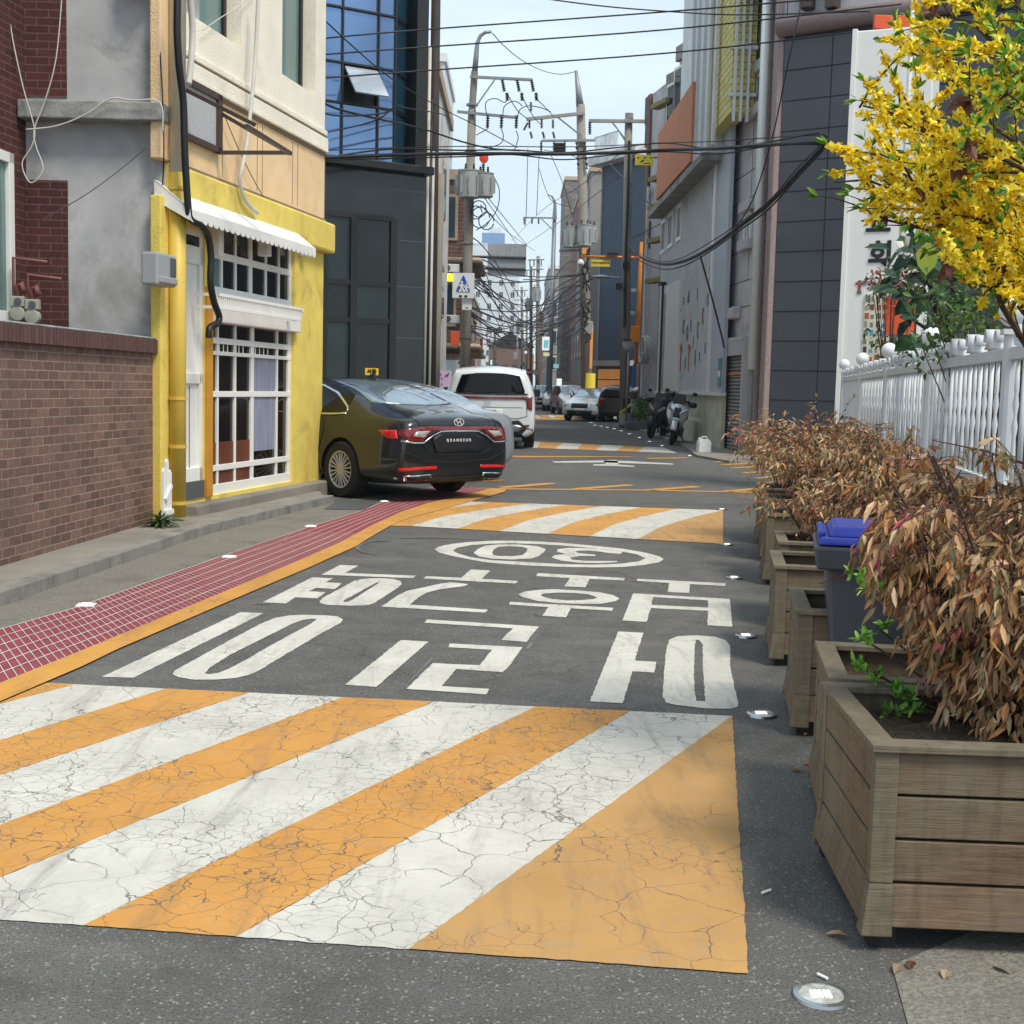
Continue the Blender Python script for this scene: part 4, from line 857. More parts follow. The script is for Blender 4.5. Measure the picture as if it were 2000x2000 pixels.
f = block('narrow_grey_building', 'narrow grey concrete building with yellow stained ledges beside the pole', 1280, 1303, 47.5, 46.5, 152, m_conc2, 6)
for py in (210, 350, 405, 470, 548): z = f.at(1290, py)[1]; f.part('ledge', MB().box(-.5, f.len * .8, -.35, 0, z - .08, z + .08), mat('yellow_stained_ledge', '8f8354', .8))
f = block('grey_stair_tower', 'grey stair tower with dark openings behind the orange camera pole', 1256, 1282, 50, 48.2, 188, m_stone, 6)
for py in (215, 260, 345, 400, 460): x, z = f.at(1266, py); w_ = f.part('window', MB().box(x - .3, x + .3, -.05, .0, z - .5, z + .5), m_dark)
f.part('brown_strip', MB().box(-.35, 0, -.1, 4, 0, f.top), mat('brown_brick_strip', '7a5a50', .8)); f.part('white_pipe', MB().tube([(0.35, -.15, 1), (.35, -.15, 9)], .07, 8), m_wconc)
f.part('cable_coil', MB().tube([(1.5 + .35 * cos(a * .6), -.25 - .01 * a, 2.9 + .5 * sin(a * .6)) for a in range(32)], .05, 6), m_wcab)
nb_ = block('navy_building', 'tall navy clad building with a lit orange entrance at its foot', 1166, 1249, 76, 72, 318, m_navy, 14)
nb_.part('roof_parapet', MB().box(-.5, nb_.len, -.8, 6, nb_.top, nb_.top + .5), m_wconc)
mb = MB()
for i in range(18): x = .1 + i * .14; mb.box(x, x + .04, -.7, -.66, nb_.top + .5, nb_.top + 1.5)
mb.box(0, 2.6, -.7, -.66, nb_.top + 1.5, nb_.top + 1.56); nb_.part('roof_railing', mb, m_wconc)
ex0, ex1 = nb_.at(1170, 740)[0], nb_.at(1213, 740)[0]; ez0, ez1 = nb_.at(1190, 762)[1], nb_.at(1190, 721)[1]; mid = (ex0 + ex1) / 2
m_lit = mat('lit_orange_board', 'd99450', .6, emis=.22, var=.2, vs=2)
for k in range(4): xx = ex0 if k % 2 == 0 else mid + .03; zz0 = ez0 if k < 2 else (ez0 + ez1) / 2 + .03; nb_.part('lit_panel', MB().box(xx, xx + (ex1 - ex0) / 2 - .03, -.08, -.02, zz0, zz0 + (ez1 - ez0) / 2 - .03), m_lit)
cz = nb_.at(1190, 712)[1]; nb_.part('entrance_canopy', MB().prism([(0, 0)], 0, 0) if False else MB().box(ex0 - .3, nb_.len, -1.0, .0, cz - .1, cz + .2), m_conc2)
mb = MB().box(ex0 - .2, nb_.len, -.06, .0, 0, ez0 - .05); nb_.part('base_wall', mb, m_conc2)
nb_.part('pale_edge', MB().box(-.12, 0, -.05, 3, 0, nb_.top), m_conc2)
# white sign tower of the church
tL = P(1637, 760, 18); tR = P(1790, 760, 17.6)
ct = Fac('church_sign_tower', 'tall white panelled church sign tower with black vertical lettering behind the fence', 'sign tower', tL.xy, tR.xy)
a6 = ct.at; tz = a6(1700, 58)[1]
ct.part('panel', MB().box(0, ct.len, 0, .9, .0, tz), m_wpanel, bevel=.02); ct.part('edge_trim', MB().box(-.03, .03, -.03, .95, 0, tz + .02), m_whitep)
for s_, px, py, sz in (('교', 1716, 437, .37), ('회', 1720, 500, .37)):
    x, z = a6(px, py); text('letter', s_, sz, m_black, ct.root, XZ((x, -.01, z)), bold=.012, ext=.004)
x, z = a6(1706, 154); text('letters', 'Sinil', .085, m_gd, ct.root, XZ((x, -.01, z)), bold=.001)
x, z = a6(1712, 553); text('letters', '대한예수교장로회', .07, m_gd, ct.root, XZ((x, -.01, z)), bold=.001)
x, z = a6(1679, 555); cr = MB().box(x - .018, x + .018, -.012, 0, z - .09, z + .05).box(x - .055, x + .055, -.0125, 0, z - .005, z + .022); ct.part('red_cross', cr, mat('cross_red', 'a3383a', .6)); ct.part('green_mark', MB().box(x - .03, x + .03, -.013, 0, z - .13, z - .09), mat('cross_green', '4f7a62', .6))
# colourful notice panel
mbn = []
rr = random.Random(4); x0, z1_ = a6(1690, 575); x1_, z0_ = a6(1740, 725)
ct.part('notice_panel', MB().box(x0, x1_, -.02, 0, z0_, z1_), mat('notice_cream', 'd8d2bd', .6))
nc = [mat('notice_' + n_, c_, .6) for n_, c_ in (('dark', '3a3d3a'), ('red', 'b0533c'), ('green', '67806a'), ('tan', 'c0ab88'), ('blue', '5b9cc4'), ('grey', '8d9592'))]
for i in range(5):
    for j in range(9):
        a_ = x0 + (x1_ - x0) * (i + .12) / 5; b_ = z0_ + (z1_ - z0_) * (j + .15) / 9; w1_ = (x1_ - x0) / 5 * rr.uniform(.4, .8); h1_ = (z1_ - z0_) / 9 * rr.uniform(.4, .75)
        ct.part('notice_picture', MB().box(a_, a_ + w1_, -.024, -.018, b_, b_ + h1_), rr.choice(nc))
c = P(1740, 45, 19.5); t = thing('orange_sign_board', 'orange sign board behind the top of the white tower', 'sign', (c.x, c.y, 0)); obj('board', MB().box(-.25, .3, -.05, .05, c.z - .1, c.z + .1), m_orange, t, bevel=.01); obj('post', MB().tube([(0, .1, 0), (0, .1, c.z)], .04, 8), m_dark, t)
c = P(1782, 40, 16.5); tag(obj('flag_pole', MB().tube([(c.x, c.y, 0), (c.x, c.y, 9)], .028, 10), m_alum, smooth=True), 'slim metal pole rising behind the white sign tower', 'pole')
c = P(1758, 618, 14.5); t = thing('red_banner', 'orange red banner behind the broad leaved shrub', 'banner', (c.x, c.y, 0)); obj('cloth', MB().box(-.16, .16, -.01, .01, c.z - .2, c.z + .2), m_orange, t); obj('post', MB().tube([(.17, 0, 0), (.17, 0, c.z + .25)], .015, 6), m_dark, t)

# ================================================================== white fence on a low wall
m_fence = mat('white_fence_paint', 'cdd1d3', .45, var=.07, vs=4, dirt='a9a49b', df=.33, ds=6)
m_ball = mat('white_plastic_ball', 'e3e6e8', .35, var=.03)
fposts = [(1972, 6.2), (1829, 8.85), (1741, 11.6), (1682, 14.5), (1640, 17.4)]
fp = [P(px, 760, Y) for px, Y in fposts]; d_ = (fp[3] - fp[0]); d_.z = 0; d_.normalize(); spc = (fp[3] - fp[0]).length / 3
o0 = Vector((fp[0].x, fp[0].y, 0)); 
fz1 = P(1829, 706, 8.85).z; fz0 = P(1829, 892, 8.85).z
fend = o0 + d_ * spc * 4; fstart = o0 - d_ * spc * 1
ff = Fac('white_fence', 'white painted steel fence with ball topped posts on a low concrete wall', 'fence', fend.xy, fstart.xy)
FL = ff.len
struct('fence_base_wall', MB().box(-.3, FL + .5, -.08, .12, -.05, fz0 - .12), m_conc2); on_fac(ff, bpy.data.objects['fence_base_wall'])
ff.part('top_rail', MB().box(0, FL, -.02, .02, fz1 - .06, fz1), m_fence, bevel=.004); ff.part('bottom_rail', MB().box(0, FL, -.02, .02, fz0 - .04, fz0), m_fence, bevel=.004)
for k in range(6):
    x = spc * k
    p_ = ff.part('post', MB().tube([(x, 0, fz0 - .15), (x, 0, fz1 + .06)], .04, 12).box(x - .05, x + .05, -.05, .05, fz1 + .06, fz1 + .085), m_fence, smooth=False)
    ff.part('ball', MB().sphere((x, 0, fz1 + .165), .072, 20), m_ball, parent=p_, smooth=True); ff.part('ball_neck', MB().tube([(x, 0, fz1 + .08), (x, 0, fz1 + .11)], .02, 8), m_black, parent=p_)
n_ = 16; cnt = 0
for k in range(4, -1, -1):
    for i in range(n_ if k > 1 else n_):
        if k == 0 : continue
        x = spc * k + spc * (i + 1) / (n_ + 1); zm_ = (fz0 + fz1) / 2
        if i % 2: mb = MB().tube([(x, 0, fz0), (x, 0, fz1 - .05)], .012, 8)
        else: mb = MB().tube([(x, 0, fz0), (x, 0, fz0 + .14), (x, 0, zm_ - .10), (x, 0, zm_ - .05), (x, 0, zm_), (x, 0, zm_ + .05), (x, 0, zm_ + .10), (x, 0, fz1 - .2), (x, 0, fz1 - .05)], [.009, .012, .009, .015, .007, .015, .009, .012, .009], 8)
        ff.part('picket', mb, m_fence, smooth=True)
mb = MB()
for i in range(14): x = spc * (i + 1) / 15; mb.tube([(x, 0, fz0), (x, 0, fz1 - .05)], .017, 6)
ff.part('far_pickets', mb, m_fence)
rs = random.Random(6)
for k in range(5):
    ns_ = 9 if k else 7
    for i in range(ns_):
        x = spc * k + spc * (i + .9) / (ns_ + .8); h = .075
        # a curl of flat steel strip standing on the rail
        cx, r0 = x, .045 + .012 * (i % 2); n = 16; s_ = 1 if i % 2 else -1; pts = []
        for j in range(n + 1):
            a = -pi / 2 + s_ * (2 * pi * .82) * j / n; rr_ = r0 * (1 - .25 * j / n); pts.append((cx + rr_ * cos(a), fz1 + r0 + .006 + rr_ * sin(a)))
        vs = []; fs = []
        for (a, b) in pts: vs += [(a, -.035, b), (a, .035, b)]
        for j in range(n): fs.append((2 * j, 2 * j + 1, 2 * j + 3, 2 * j + 2))
        mb = MB().add(vs, fs); o = ff.part('scroll', mb, m_fence, smooth=True); sd = o.modifiers.new('s', 'SOLIDIFY'); sd.thickness = .006

# ================================================================== planters
m_wood = wood_mat('weathered_planter_wood', '7a644f', '584636'); m_wood2 = wood_mat('weathered_corner_wood', '766b59', '5c5242')
m_soil = mat('soil_chips', '5a4b3c', .95, var=.5, vs=60, bump=1.2, bs=90, dirt='8a7b66', df=.42, ds=50)
def planter(label, loc, rz, W=.62, D=.62, Hh=.52, soil=.42, group='wooden planters along the right side', foot=.06, nb_=4, grey=0):
    t = thing('wooden_planter', label, 'planter', loc, rz, group)
    e = .022; bh = (Hh - foot) / nb_
    for nm, f in (('front', lambda a, b, c, d: (a, b, 0, e, c, d)), ('back', lambda a, b, c, d: (a, b, D - e, D, c, d)), ('left', None), ('right', None)):
        mb = MB()
        for i in range(nb_):
            z0 = foot + bh * i + .004; z1 = foot + bh * (i + 1) - .004; lean = -.02 if i == 0 else 0
            if nm == 'front': mb.add([(.05, lean, z0), (W - .05, lean, z0), (W - .05, e, z0), (.05, e, z0), (.05, 0, z1), (W - .05, 0, z1), (W - .05, e, z1), (.05, e, z1)], [(0, 3, 2, 1), (4, 5, 6, 7), (0, 1, 5, 4), (1, 2, 6, 5), (2, 3, 7, 6), (3, 0, 4, 7)])
            elif nm == 'back': mb.box(.05, W - .05, D - e, D, z0, z1)
            elif nm == 'left': mb.add([(lean, .01, z0), (e, .01, z0), (e, D - .01, z0), (lean, D - .01, z0), (0, .01, z1), (e, .01, z1), (e, D - .01, z1), (0, D - .01, z1)], [(0, 3, 2, 1), (4, 5, 6, 7), (0, 1, 5, 4), (1, 2, 6, 5), (2, 3, 7, 6), (3, 0, 4, 7)])
            else: mb.box(W - e, W, .05, D - .05, z0, z1)
        obj('side_panel', mb, m_wood, t, bevel=.003)
    for x, y in ((0, 0), (W - .055, 0), (0, D - .03), (W - .055, D - .03)):
        obj('corner_post', MB().add([(x - .004 - (.018 if x == 0 else 0), y - .008 - (.018 if y == 0 else 0), foot - .02), (x + .055, y - .008 - (.018 if y == 0 else 0), foot - .02), (x + .055, y + .03, foot - .02), (x - .004 - (.018 if x == 0 else 0), y + .03, foot - .02), (x - .004, y - .008, foot + bh), (x + .055, y - .008, foot + bh), (x + .055, y + .03, foot + bh), (x - .004, y + .03, foot + bh)], [(0, 3, 2, 1), (0, 1, 5, 4), (1, 2, 6, 5), (2, 3, 7, 6), (3, 0, 4, 7)]).box(x - .004, x + .055, y - .008, y + .03, foot + bh, Hh - .0), m_wood2, t, bevel=.003)
        obj('foot', MB().box(x + .01, x + .075, y + .015, y + .07, 0, foot + .02), m_dark, t)
    rw = .05; mb = MB().box(-.015, W + .015, -.018, rw, Hh, Hh + .02).box(-.015, W + .015, D - rw, D + .015, Hh, Hh + .02).box(-.015, rw, rw, D - rw, Hh, Hh + .02).box(W - rw, W + .015, rw, D - rw, Hh, Hh + .02)
    obj('rim', mb, m_wood2, t, bevel=.003)
    sm = MB(); n = 14; rr_ = random.Random(int(loc[1] * 100))
    vs = [(e + (W - 2 * e) * i / n, e + (D - 2 * e) * j / n, soil + rr_.uniform(-.012, .012)) for j in range(n + 1) for i in range(n + 1)]
    sm.add(vs, [(j * (n + 1) + i, j * (n + 1) + i + 1, (j + 1) * (n + 1) + i + 1, (j + 1) * (n + 1) + i) for j in range(n) for i in range(n)]); obj('soil', sm, m_soil, t)
    return t
ang = -R(9)
p1 = G(1692, 1855); p1b = G(1597, 1670)
ux = Vector((cos(ang), sin(ang), 0)); uy = Vector((-sin(ang), cos(ang), 0))
D1 = (p1b - p1).length
planter('nearest weathered wooden planter holding the largest tan leaved bush', (p1.x, p1.y, 0), atan2((p1b - p1).y, (p1b - p1).x) - pi / 2, W=1.05, D=D1, Hh=.51, soil=.45, foot=.065)
PR1 = bpy.context.scene.objects['wooden_planter']
nt_ = [('second wooden planter squeezed behind the nearest one', (1627, 1322), .62, .58), ('low wooden planter in front of the grey bin with the blue lid', (1562, 1190), .6, .60), ('wooden planter with one skewed board just beyond the bin', (1517, 1103), .66, .62), ('wooden planter full of tan dry leaves behind the skewed one', (1524, 1057), .6, .6), ('wooden planter third from the far end of the row', (1499, 1003), .62, .6), ('wooden planter second from the far end of the row', (1493, 974), .62, .6), ('farthest wooden planter at the end of the row', (1484, 953), .62, .6)]
PL = []
for lab, (px, py), W_, D_ in nt_:
    c = G(px, py, .52); PL.append((planter(lab, (c.x, c.y, 0), ang, W=W_, D=D_, Hh=.50), c, W_, D_))
# wheeled bin
c = G(1595, 1330, 0) ; b0 = P(1700, 1062, 5.3)
m_bin = mat('grey_bin_plastic', '4a4e56', .5, var=.08, vs=3); m_blid = mat('blue_bin_lid', '2338a8', .4, var=.08, vs=3)
t = thing('wheelie_bin', 'dark grey wheeled bin with a blue lid between the planters', 'bin', (b0.x + .02, b0.y, 0), -R(12))
bhz = P(1690, 1066, 5.1).z
def frustum(mb, w0, d0, z0, w1, d1, z1):
    return mb.add([(-w0, -d0, z0), (w0, -d0, z0), (w0, d0, z0), (-w0, d0, z0), (-w1, -d1, z1), (w1, -d1, z1), (w1, d1, z1), (-w1, d1, z1)], [(0, 3, 2, 1), (4, 5, 6, 7), (0, 1, 5, 4), (1, 2, 6, 5), (2, 3, 7, 6), (3, 0, 4, 7)])
obj('body', frustum(MB(), .15, .19, .04, .20, .25, bhz - .06), m_bin, t, bevel=.02)
obj('collar', frustum(MB(), .235, .27, bhz - .10, .25, .285, bhz - .005), m_bin, t, bevel=.012)
mb = frustum(MB(), .235, .275, bhz, .225, .26, bhz + .03); frustum(mb, .20, .23, bhz + .03, .17, .19, bhz + .07); mb.box(-.235, -.205, -.2, .2, bhz + .02, bhz + .05); obj('lid', mb, m_blid, t, bevel=.012)
for s_ in (-1, 1): obj('wheel', MB().lathe([(.01, -.02), (.09, -.02), (.09, .02), (.01, .02)], (s_ * .19, .2, .09), 16, 'x'), m_black, t)
obj('handle', MB().tube([(-.2, .29, bhz - .02), (-.2, .34, bhz), (.2, .34, bhz), (.2, .29, bhz - .02)], .014, 8), m_bin, t)
# ================================================================== plants
LM = leaf_mat('leaf_cards', .55, .25); m_twig = mat('twig_brown', '4a352b', .8, var=.3, vs=20); m_twigr = mat('twig_reddish', '6b3a30', .8, var=.3, vs=20)
def leaf(mb, p, d, up, ln, wd, c, fold=.35, curl=.0):
    """pointed leaf from p along d; up = its face normal"""
    d = d.normalized(); s = d.cross(up)
    if s.length < 1e-4: s = d.orthogonal()
    s.normalize(); n = s.cross(d); o = len(mb.v)
    m1 = p + d * ln * .38 - n * 0; m2 = p + d * ln * .72 - n * curl * ln * .5; e = p + d * ln - n * curl * ln
    sd = s * wd * .5; f = n * wd * .5 * fold
    mb.v += [tuple(p), tuple(m1 + sd + f), tuple(m1), tuple(m1 - sd + f), tuple(m2 + sd * .75 + f * .7), tuple(m2), tuple(m2 - sd * .75 + f * .7), tuple(e)]
    fs = [(0, 1, 2), (0, 2, 3), (1, 4, 5, 2), (2, 5, 6, 3), (4, 7, 5), (5, 7, 6)]
    mb.f += [[o + i for i in q] for q in fs]; mb.mi += [0] * 6; 
    if mb.c is None: mb.c = []
    mb.c += [c] * 8
def rv(r): 
    while True:
        v = Vector((r.uniform(-1, 1), r.uniform(-1, 1), r.uniform(-1, 1)))
        if .05 < v.length < 1: return v
def shade(r, c, j=.18):
    k = r.uniform(1 - j, 1 + j); a = lin(c); return (a[0] * k, a[1] * k * r.uniform(.94, 1.05), a[2] * k * r.uniform(.9, 1.1), 1)
TAN = ['cfae84', 'c09a6c', 'b0875a', 'a07c56', 'dcc39c', '93724f', 'b8946c', 'a58f68', 'c4905c', 'ad744a', '8f7e5c', 'd2a884']
PINK = ['c8807a', 'bd6468', 'd29888', 'b85866']; DRYG = ['76704a', '6c6c48', '857a52', '8c8468']
def nandina(label, base, rx, ry, top, nstem, nleaf, seed, ll=.06, droop=.5, pink=.05, soil=.45, spray=1.0, ue=.6, group='tan leaved bushes in the planters', green=0, low=.0):
    r = random.Random(seed); t = thing('nandina_bush', label, 'bush', (base[0], base[1], soil), 0, group)
    hs_ = top - soil; st = MB(); lv = MB(); lv.c = []; gr = MB(); gr.c = []
    stems = []
    for i in range(nstem):
        a = r.uniform(0, 2 * pi); q = sqrt(r.random()); b = Vector((rx * .35 * q * cos(a), ry * .35 * q * sin(a), -.02)); hgt = hs_ * r.uniform(.65, 1.0); tip = Vector((rx * .95 * q * cos(a), ry * .95 * q * sin(a), hgt))
        mid = b.lerp(tip, .5) + Vector((-.12 * cos(a) * rx, -.12 * sin(a) * ry, .12 * hgt)); pts = []
        for k in range(7):
            u = k / 6; pts.append((1 - u) ** 2 * b + 2 * u * (1 - u) * mid + u * u * tip)
        st.tube(pts, .008, 5, .003); stems.append(pts)
    nsp = nleaf // 9
    for i in range(nsp):
        pts = r.choice(stems); u = r.uniform(.22, 1) ** ue; k = min(5, int(u * 6)); p = Vector(pts[k]).lerp(Vector(pts[k + 1]), u * 6 - k)
        out = Vector((p.x / rx, p.y / ry, 0)); out = (out + rv(r) * .7); out.z = r.uniform(-.2, .55); out.normalize()
        L0 = r.uniform(.10, .28) * (rx + ry) * spray ; q = [p]
        for m in range(4): out = (out + Vector((0, 0, -droop * .35)) + rv(r) * .12).normalized(); q.append(q[-1] + out * L0 / 4)
        st.tube([tuple(x) for x in q], .0025, 4, .001)
        base_c = r.choice(TAN); isp = r.random() < pink
        if q[-1].z < -.05 + low: continue
        for m in range(9):
            v = r.uniform(.3, 1.02) * 4; kk = min(3, int(v)); pp = q[kk].lerp(q[kk + 1], v - kk); dd = (out * .6 + rv(r) * 1.0 + Vector((0, 0, -droop * 1.0))).normalized()
            c = shade(r, r.choice(PINK) if isp and r.random() < .7 else (r.choice(DRYG) if r.random() < .10 else (base_c if r.random() < .6 else r.choice(TAN))))
            leaf(lv, pp, dd, (rv(r) + Vector((0, -.3, .9))).normalized(), ll * r.uniform(.45, 1.3), ll * r.uniform(.14, .34), c, r.uniform(.2, .9), r.uniform(-.1, .8))
    obj('stems', st, m_twig, t); obj('foliage', lv, LM, t)
    if green:
        for i in range(green):
            a = r.uniform(pi * .75, pi * 1.45); b = Vector((rx * .85 * cos(a) * r.uniform(.7, 1), ry * .9 * sin(a), r.uniform(.0, .75) * hs_))
            for m in range(11):
                leaf(gr, b + rv(r) * .01, (rv(r) + Vector((0, 0, .5))).normalized(), (rv(r) + Vector((0, 0, 1))).normalized(), r.uniform(.03, .05), .016, shade(r, r.choice(['7fae45', '6c9c3c', '93bd58', '4f8038'])), .2, .2)
        obj('green_shoots', gr, LM, t)
    return t
pc = PR1.matrix_basis @ Vector((.62, D1 * .48, 0))
pc.x = p1.x + .60; pc.y = p1.y + .62
nandina('large tan bush drooping over the nearest planter', (p1.x + .61, p1.y + .46), .50, .42, 1.20, 48, 11500, 1, .058, .85, .07, spray=.84, ue=1.0)
c2 = PL[0][1]; nandina('tan bush behind the largest one beside the bin', (1.92, 5.0), .40, .40, 1.17, 42, 4200, 2, .060, .55, .09, spray=.75)
nandina('tan bush filling the gap between the bin and the fence', (2.02, 6.75), .40, .42, 1.16, 34, 3200, 7, .058, .5, .06, spray=.8)
for k, (i, lab, top, dx) in enumerate(((4, 'tan bush leaning against the fence in the middle of the row', 1.14, .62), (5, 'brown bush spilling towards the road near the far planters', 1.16, .50), (6, 'rust tipped bush in the second planter from the far end', 1.20, .42), (7 - 1, 'rusty bush with bare twigs beside the fence', 1.14, .95))):
    c_ = PL[i][1]; nandina(lab, (c_.x + dx, c_.y + .35 + (k == 3) * .4), .58, .55, top, 34, 3300, 10 + k, .055, .4, .05 + .1 * (k >= 2))
c_ = PL[2][1]; nandina('low heap of dry brown leaves in the planter beyond the bin', (c_.x + .45, c_.y + .3), .2, .2, .6, 8, 200, 31, .05, .6, .2)
c_ = PL[3][1]; nandina('low tan bush filling the planter just past the skewed one', (c_.x + .40, c_.y + .4), .45, .42, .84, 24, 2000, 32, .055, .5, .05)
# bare reddish twigs rising out of the bushes
r = random.Random(77)
for k, (x0, y0, x1, y1, Y) in enumerate(((1650, 1100, 1600, 925, 5.6), (1580, 1035, 1548, 965, 6.5), (1800, 905, 1790, 850, 7.5), (1825, 920, 1822, 850, 7.5), (2000, 905, 1823, 860, 5.2), (1690, 1100, 1600, 1140, 4.9))):
    mb = MB(); a, b = P(x0, y0, Y), P(x1, y1, Y + .2); m_ = a.lerp(b, .5) + rv(r) * .03; mb.tube([a, m_, b], .006, 5, .002)
    for q in range(4): s_ = a.lerp(b, r.uniform(.3, .95)); mb.tube([s_, s_ + rv(r) * .09], .002, 4, .001)
    tag(obj('bare_twig', mb, m_twigr), ['bare red twig slanting up behind the bin', 'thin bare twig above the low bushes left of the bin', 'short bare twig before the fence, left of a pair', 'short bare twig before the fence, right of a pair', 'long bare twig arching in front of the fence', 'thin red twig lying across the bin body'][k], 'twig', 'bare twigs above the tan bushes')
gb_ = bpy.context.scene.objects['nandina_bush']
for k, (px, py, Y) in enumerate(((1678, 1135, 3.95), (1700, 1160, 3.9), (1712, 1225, 3.85), (1690, 1250, 3.85), (1684, 1305, 3.8), (1712, 1318, 3.8), (1730, 1345, 3.75), (1770, 1360, 3.7), (1795, 1372, 3.7), (1745, 1395, 3.7))):
    r = random.Random(100 + k); gm = MB(); gm.c = []; c_ = P(px, py, Y) - Vector((gb_.location.x, gb_.location.y, gb_.location.z))
    for q in range(3):
        cc_ = c_ + rv(r) * .035
        for m in range(10): leaf(gm, cc_ + rv(r) * .008, (rv(r) + Vector((-.1, -.4, .6))).normalized(), (rv(r) + Vector((0, 0, 1))).normalized(), r.uniform(.024, .042), .013, shade(r, r.choice(['86b84a', '74a840', '9cc860', '5a8c3c'])), .2, .2)
    obj('green_shoot', gm, LM, gb_); e_ = Vector((0, .05, .05)); obj('green_stem', MB().tube([c_, c_.lerp(e_, .4) + Vector((0, 0, -.05)), e_], .0035, 5, .005), m_twig, gb_)
# fallen leaves on the asphalt by the planters
for k, (px, py, col_) in enumerate(((1572, 1497, 'a8673f'), (1568, 1510, '8a6a48'), (1590, 1515, 'b0794f'), (1655, 1833, 'b08a66'), (1760, 1890, '9b8672'), (1775, 1900, '6b4a38'), (1570, 1440, '95684a'), (1850, 1900, 'b0a088'), (1975, 1908, '8f8478'))):
    lf = MB(); lf.c = []; rr_ = random.Random(k); leaf(lf, Vector((0, 0, 0)), Vector((rr_.uniform(-1, 1), rr_.uniform(-1, 1), .05)), Vector((0, 0, 1)), .055, .025, lin(col_), .5, .1); q_ = G(px, py)
    tag(obj('fallen_leaf', lf, LM, loc=(q_.x, q_.y, .008)), 'dry brown leaf fallen on the ground beside the planters', 'leaf', 'fallen leaves by the planters')
for k, (x0, y0, x1, y1, lab) in enumerate(((1488, 1748, 1505, 1742, 'cigarette butt lying on the asphalt left of the nearest planter'), (1597, 1907, 1616, 1916, 'white cigarette butt lying beside the nearest round ground light'))):
    a, b = G(x0, y0) + Vector((0, 0, .006)), G(x1, y1) + Vector((0, 0, .006)); tag(obj('cigarette_butt', MB().tube([a, b], .004, 8), m_whitep), lab, 'cigarette butt')
# weeds at the brick wall foot
def weed(label, loc, n, s, seed, cols=('4f6a36', '3f5a2c', '64803f'), name='weed'):
    r = random.Random(seed); lv = MB(); lv.c = []
    for i in range(n):
        a = r.uniform(0, 2 * pi); e = r.uniform(.1, 1.2); leaf(lv, rv(r) * s * .15 + Vector((0, 0, s * .1)), Vector((cos(a) * cos(e), sin(a) * cos(e), sin(e))), Vector((0, 0, 1)), s * r.uniform(.5, 1.1), s * .16, shade(r, r.choice(cols)), .3, .5)
    return tag(obj(name, lv, LM, loc=loc), label, 'weed')
weed('dark green weed growing at the foot of the brick wall end', G(312, 1030, KZ) + Vector((0, .05, 0)), 90, .19, 5)

# ---- forsythia behind the fence, arching over it
def inside(poly_, x, y):
    c = False; n = len(poly_); j = n - 1
    for i in range(n):
        if (poly_[i][1] > y) != (poly_[j][1] > y) and x < (poly_[j][0] - poly_[i][0]) * (y - poly_[i][1]) / (poly_[j][1] - poly_[i][1]) + poly_[i][0]: c = not c
        j = i
    return c
MI = MR.transposed()
def proj(p): q = MI @ (p - CAMP); return (1000 + F * q.x / -q.z, 1000 - F * q.y / -q.z)
ENV = [(1850, -80), (1760, 5), (1725, 60), (1700, 120), (1672, 165), (1640, 215), (1622, 265), (1606, 320), (1603, 345), (1640, 368), (1690, 385), (1660, 440), (1655, 455), (1700, 448), (1760, 425), (1800, 440), (1840, 490), (1880, 560), (1905, 600), (1930, 622), (1990, 610), (2200, 640), (2200, -80)]
fr_ = random.Random(21); root = Vector((2.75, 5.0, 0)); fs_ = thing('forsythia', 'yellow flowering forsythia bush arching over the white fence at upper right', 'bush', (root.x, root.y, .0))
br = MB(); fl = MB(); fl.c = []; lf = MB(); lf.c = []; dl = MB(); dl.c = []
YEL = ['ffee3c', 'fbdf2c', 'fff36a', 'f3cb24', 'ffe634']
def flower(p, d, s):
    d = d.normalized(); o = d.orthogonal().normalized(); q = d.cross(o); a0 = fr_.uniform(0, pi)
    for k in range(4):
        a = a0 + k * pi / 2; pd = (o * cos(a) + q * sin(a)) * .95 + d * fr_.uniform(.1, .6); leaf(fl, p, pd, d, s * fr_.uniform(.8, 1.15), s * .6, shade(fr_, fr_.choice(YEL), .14), .25, fr_.uniform(-.3, .3))
mains = [((1995, 660), (1720, 300), 4.6, 4.2), ((2060, 620), (1630, 350), 4.9, 4.3), ((2080, 560), (1690, 200), 4.6, 4.4), ((2060, 400), (1760, 90), 4.5, 4.7), ((2080, 300), (1830, 10), 4.2, 4.5), ((2070, 640), (1900, 560), 4.3, 4.0), ((2100, 200), (1940, -40), 4.2, 4.4), ((2100, 560), (1820, 420), 4.4, 4.1), ((2100, 420), (1880, 300), 4.0, 3.9), ((2080, 500), (1800, 330), 5.0, 4.8), ((2100, 620), (1690, 432), 4.6, 4.5), ((2100, 100), (1960, 180), 4.0, 3.9), ((2110, 660), (1960, 480), 3.9, 4.2)]
nodes = []
for (a, b, Ya, Yb) in mains:
    A_, B2 = P(a[0], a[1], Ya), P(b[0], b[1], Yb); bd = (B2 - A_); pts = [root + (A_ - root) * 0, root + (A_ - root) * .55 + Vector((.05, 0, .15)), A_]
    for k in range(1, 9):
        u = k / 8; pts.append(A_ + bd * u + Vector((0, 0, .10 * bd.length * sin(pi * u))) + rv(fr_) * .02)
    br.tube([p - root for p in pts], .013, 6, .003)
    nodes += [(pts[k], (pts[k] - pts[k - 1]).normalized(), k) for k in range(2, len(pts))]
twn = 0; tries = 0
